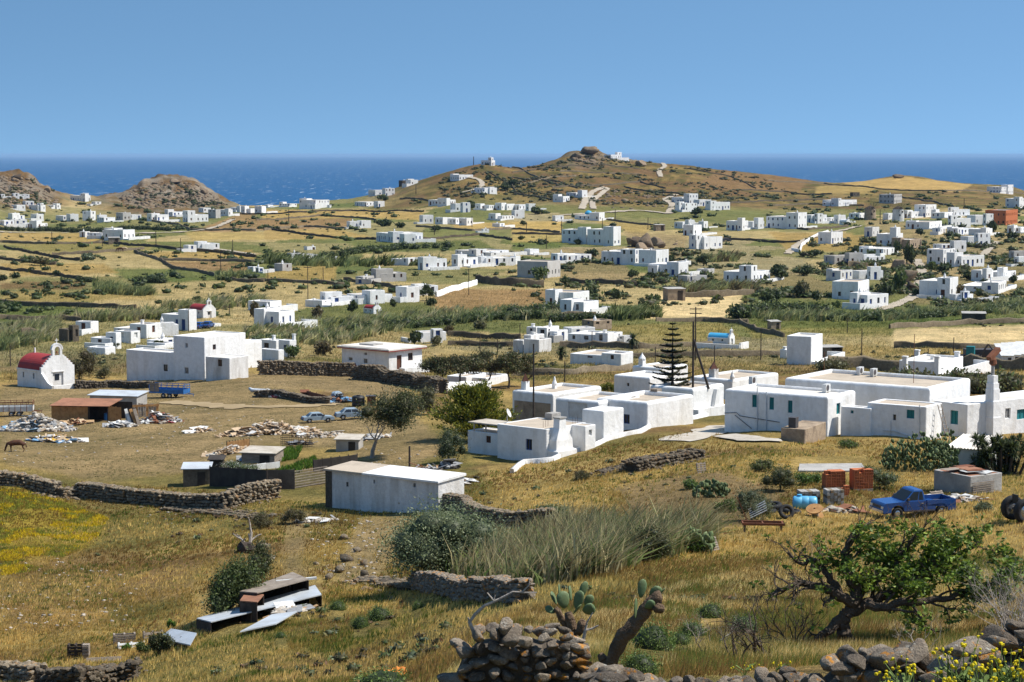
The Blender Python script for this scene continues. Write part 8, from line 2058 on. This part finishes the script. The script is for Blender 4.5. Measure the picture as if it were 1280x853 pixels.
deadshrub(1150,800,37,'pale dead twigs under the fig branches',6,0.5,18,'pale_bark',0.5,0.012)
for j,(px,py) in enumerate([(1030,690),(1062,672),(1090,668),(1118,672),(1140,668),(1170,672),(1105,690),(1010,706)]):deadshrub(px,py+10,74,['leftmost dry stalks behind the fig tree','dry stalks behind the upright fig limb','dry stalks left of the pickup front','dry stalks in front of the pickup wheel','dry stalks in front of the pickup door','dry stalks in front of the pickup bed','dry stalks over the fig crown','short dry stalks left of the fig'][j],7,0.8,40+j,'pale_bark',3.5,0.008,0,1,'dry_stalks')
# ------------------------------------------------------------ yellow mustard in front of the walls
def mustard(px,ytop,Y,seed):
 rnd=random.Random(seed);t=at(px,ytop,Y);gz=float(ground_z(t.x,t.y));b=Vector((t.x,t.y,gz));H=t.z-gz;o=empty('mustard_plant',b,rnd.uniform(0,6.28),'slender yellow mustard plant in front of the foreground wall','flower','yellow mustard plants');m=MB();fl=MB();fl.col=(0.72,0.58,0.02)
 for j in range(5):
  a=rnd.uniform(0,6.28);sp=rnd.uniform(0.05,0.26)*(0 if j==0 else 1);p=[Vector((0,0,0)),Vector((math.cos(a)*sp*0.3,math.sin(a)*sp*0.3,H*0.5)),Vector((math.cos(a)*sp,math.sin(a)*sp,H*(1.0 if j==0 else rnd.uniform(0.72,0.98))))];m.tube(p,[0.007,0.005,0.003],4)
  for q in range(2):c=p[2]+Vector((rnd.uniform(-1,1),rnd.uniform(-1,1),rnd.uniform(-1.0,0.4)))*0.035;fl.lump(c,rnd.uniform(0.009,0.016),1,0.3)
  m.beam(p[1],p[1]+Vector((math.cos(a),math.sin(a),0.5))*0.12,0.025,0.004)
 m.col=(0.12,0.17,0.04);m.c=[m.col]*len(m.v);st=m.build('stem','painted',o);tag(fl.build('flower_heads','flower',o),kind='stuff')
for j,(px,yt,Y) in enumerate([(1133,818,14.5),(1120,836,14),(1142,840,14),(1100,842,14.5),(1185,808,14),(1205,802,14),(1222,820,13.5),(1240,815,13.5),(1252,806,13.8),(1264,812,13.5),(1275,820,13),(1230,834,13),(1250,836,13),(1212,838,13.2),(1270,838,13),(1195,828,13.6),(1172,840,13.8),(1285,806,13.5),(930,830,26),(970,826,26)]):mustard(px,yt,Y,200+j)
o,k=root_at('orange_sheet',492,848,10,'crumpled orange plastic sheet at the bottom edge','sheet');m=MB();n=9;vv={}
for i in range(n):
 for j in range(4):vv[i,j]=m.p((i*0.09-0.36,j*0.14-0.2,0.12+0.22*random.random()*(1 if 0<j<3 else 0.5)))
for i in range(n-1):
 for j in range(3):m.f.append((vv[i,j],vv[i+1,j],vv[i+1,j+1],vv[i,j+1]))
m.build('sheet','orange_plastic',o);o.children[0].modifiers.new('thick','SOLIDIFY').thickness=0.01
# ------------------------------------------------------------ haze over land and sea
def haze(density):
 b=MB();b.box(-61000,61000,-3200,111000,-1.5,ZC+14)
 m=bpy.data.materials.new('haze_air');m.use_nodes=True;nt=m.node_tree
 nt.nodes.remove(nt.nodes['Principled BSDF'])
 pv=nt.nodes.new('ShaderNodeVolumePrincipled')
 pv.inputs['Color'].default_value=(0.40,0.64,0.95,1);pv.inputs['Density'].default_value=density;pv.inputs['Anisotropy'].default_value=0.0
 nt.links.new(pv.outputs[0],nt.nodes['Material Output'].inputs['Volume'])
 MATS['haze_air']=m
 o=b.build('haze','haze_air');tag(o,'thin sea haze','haze',kind='stuff')
haze(2.6e-5)
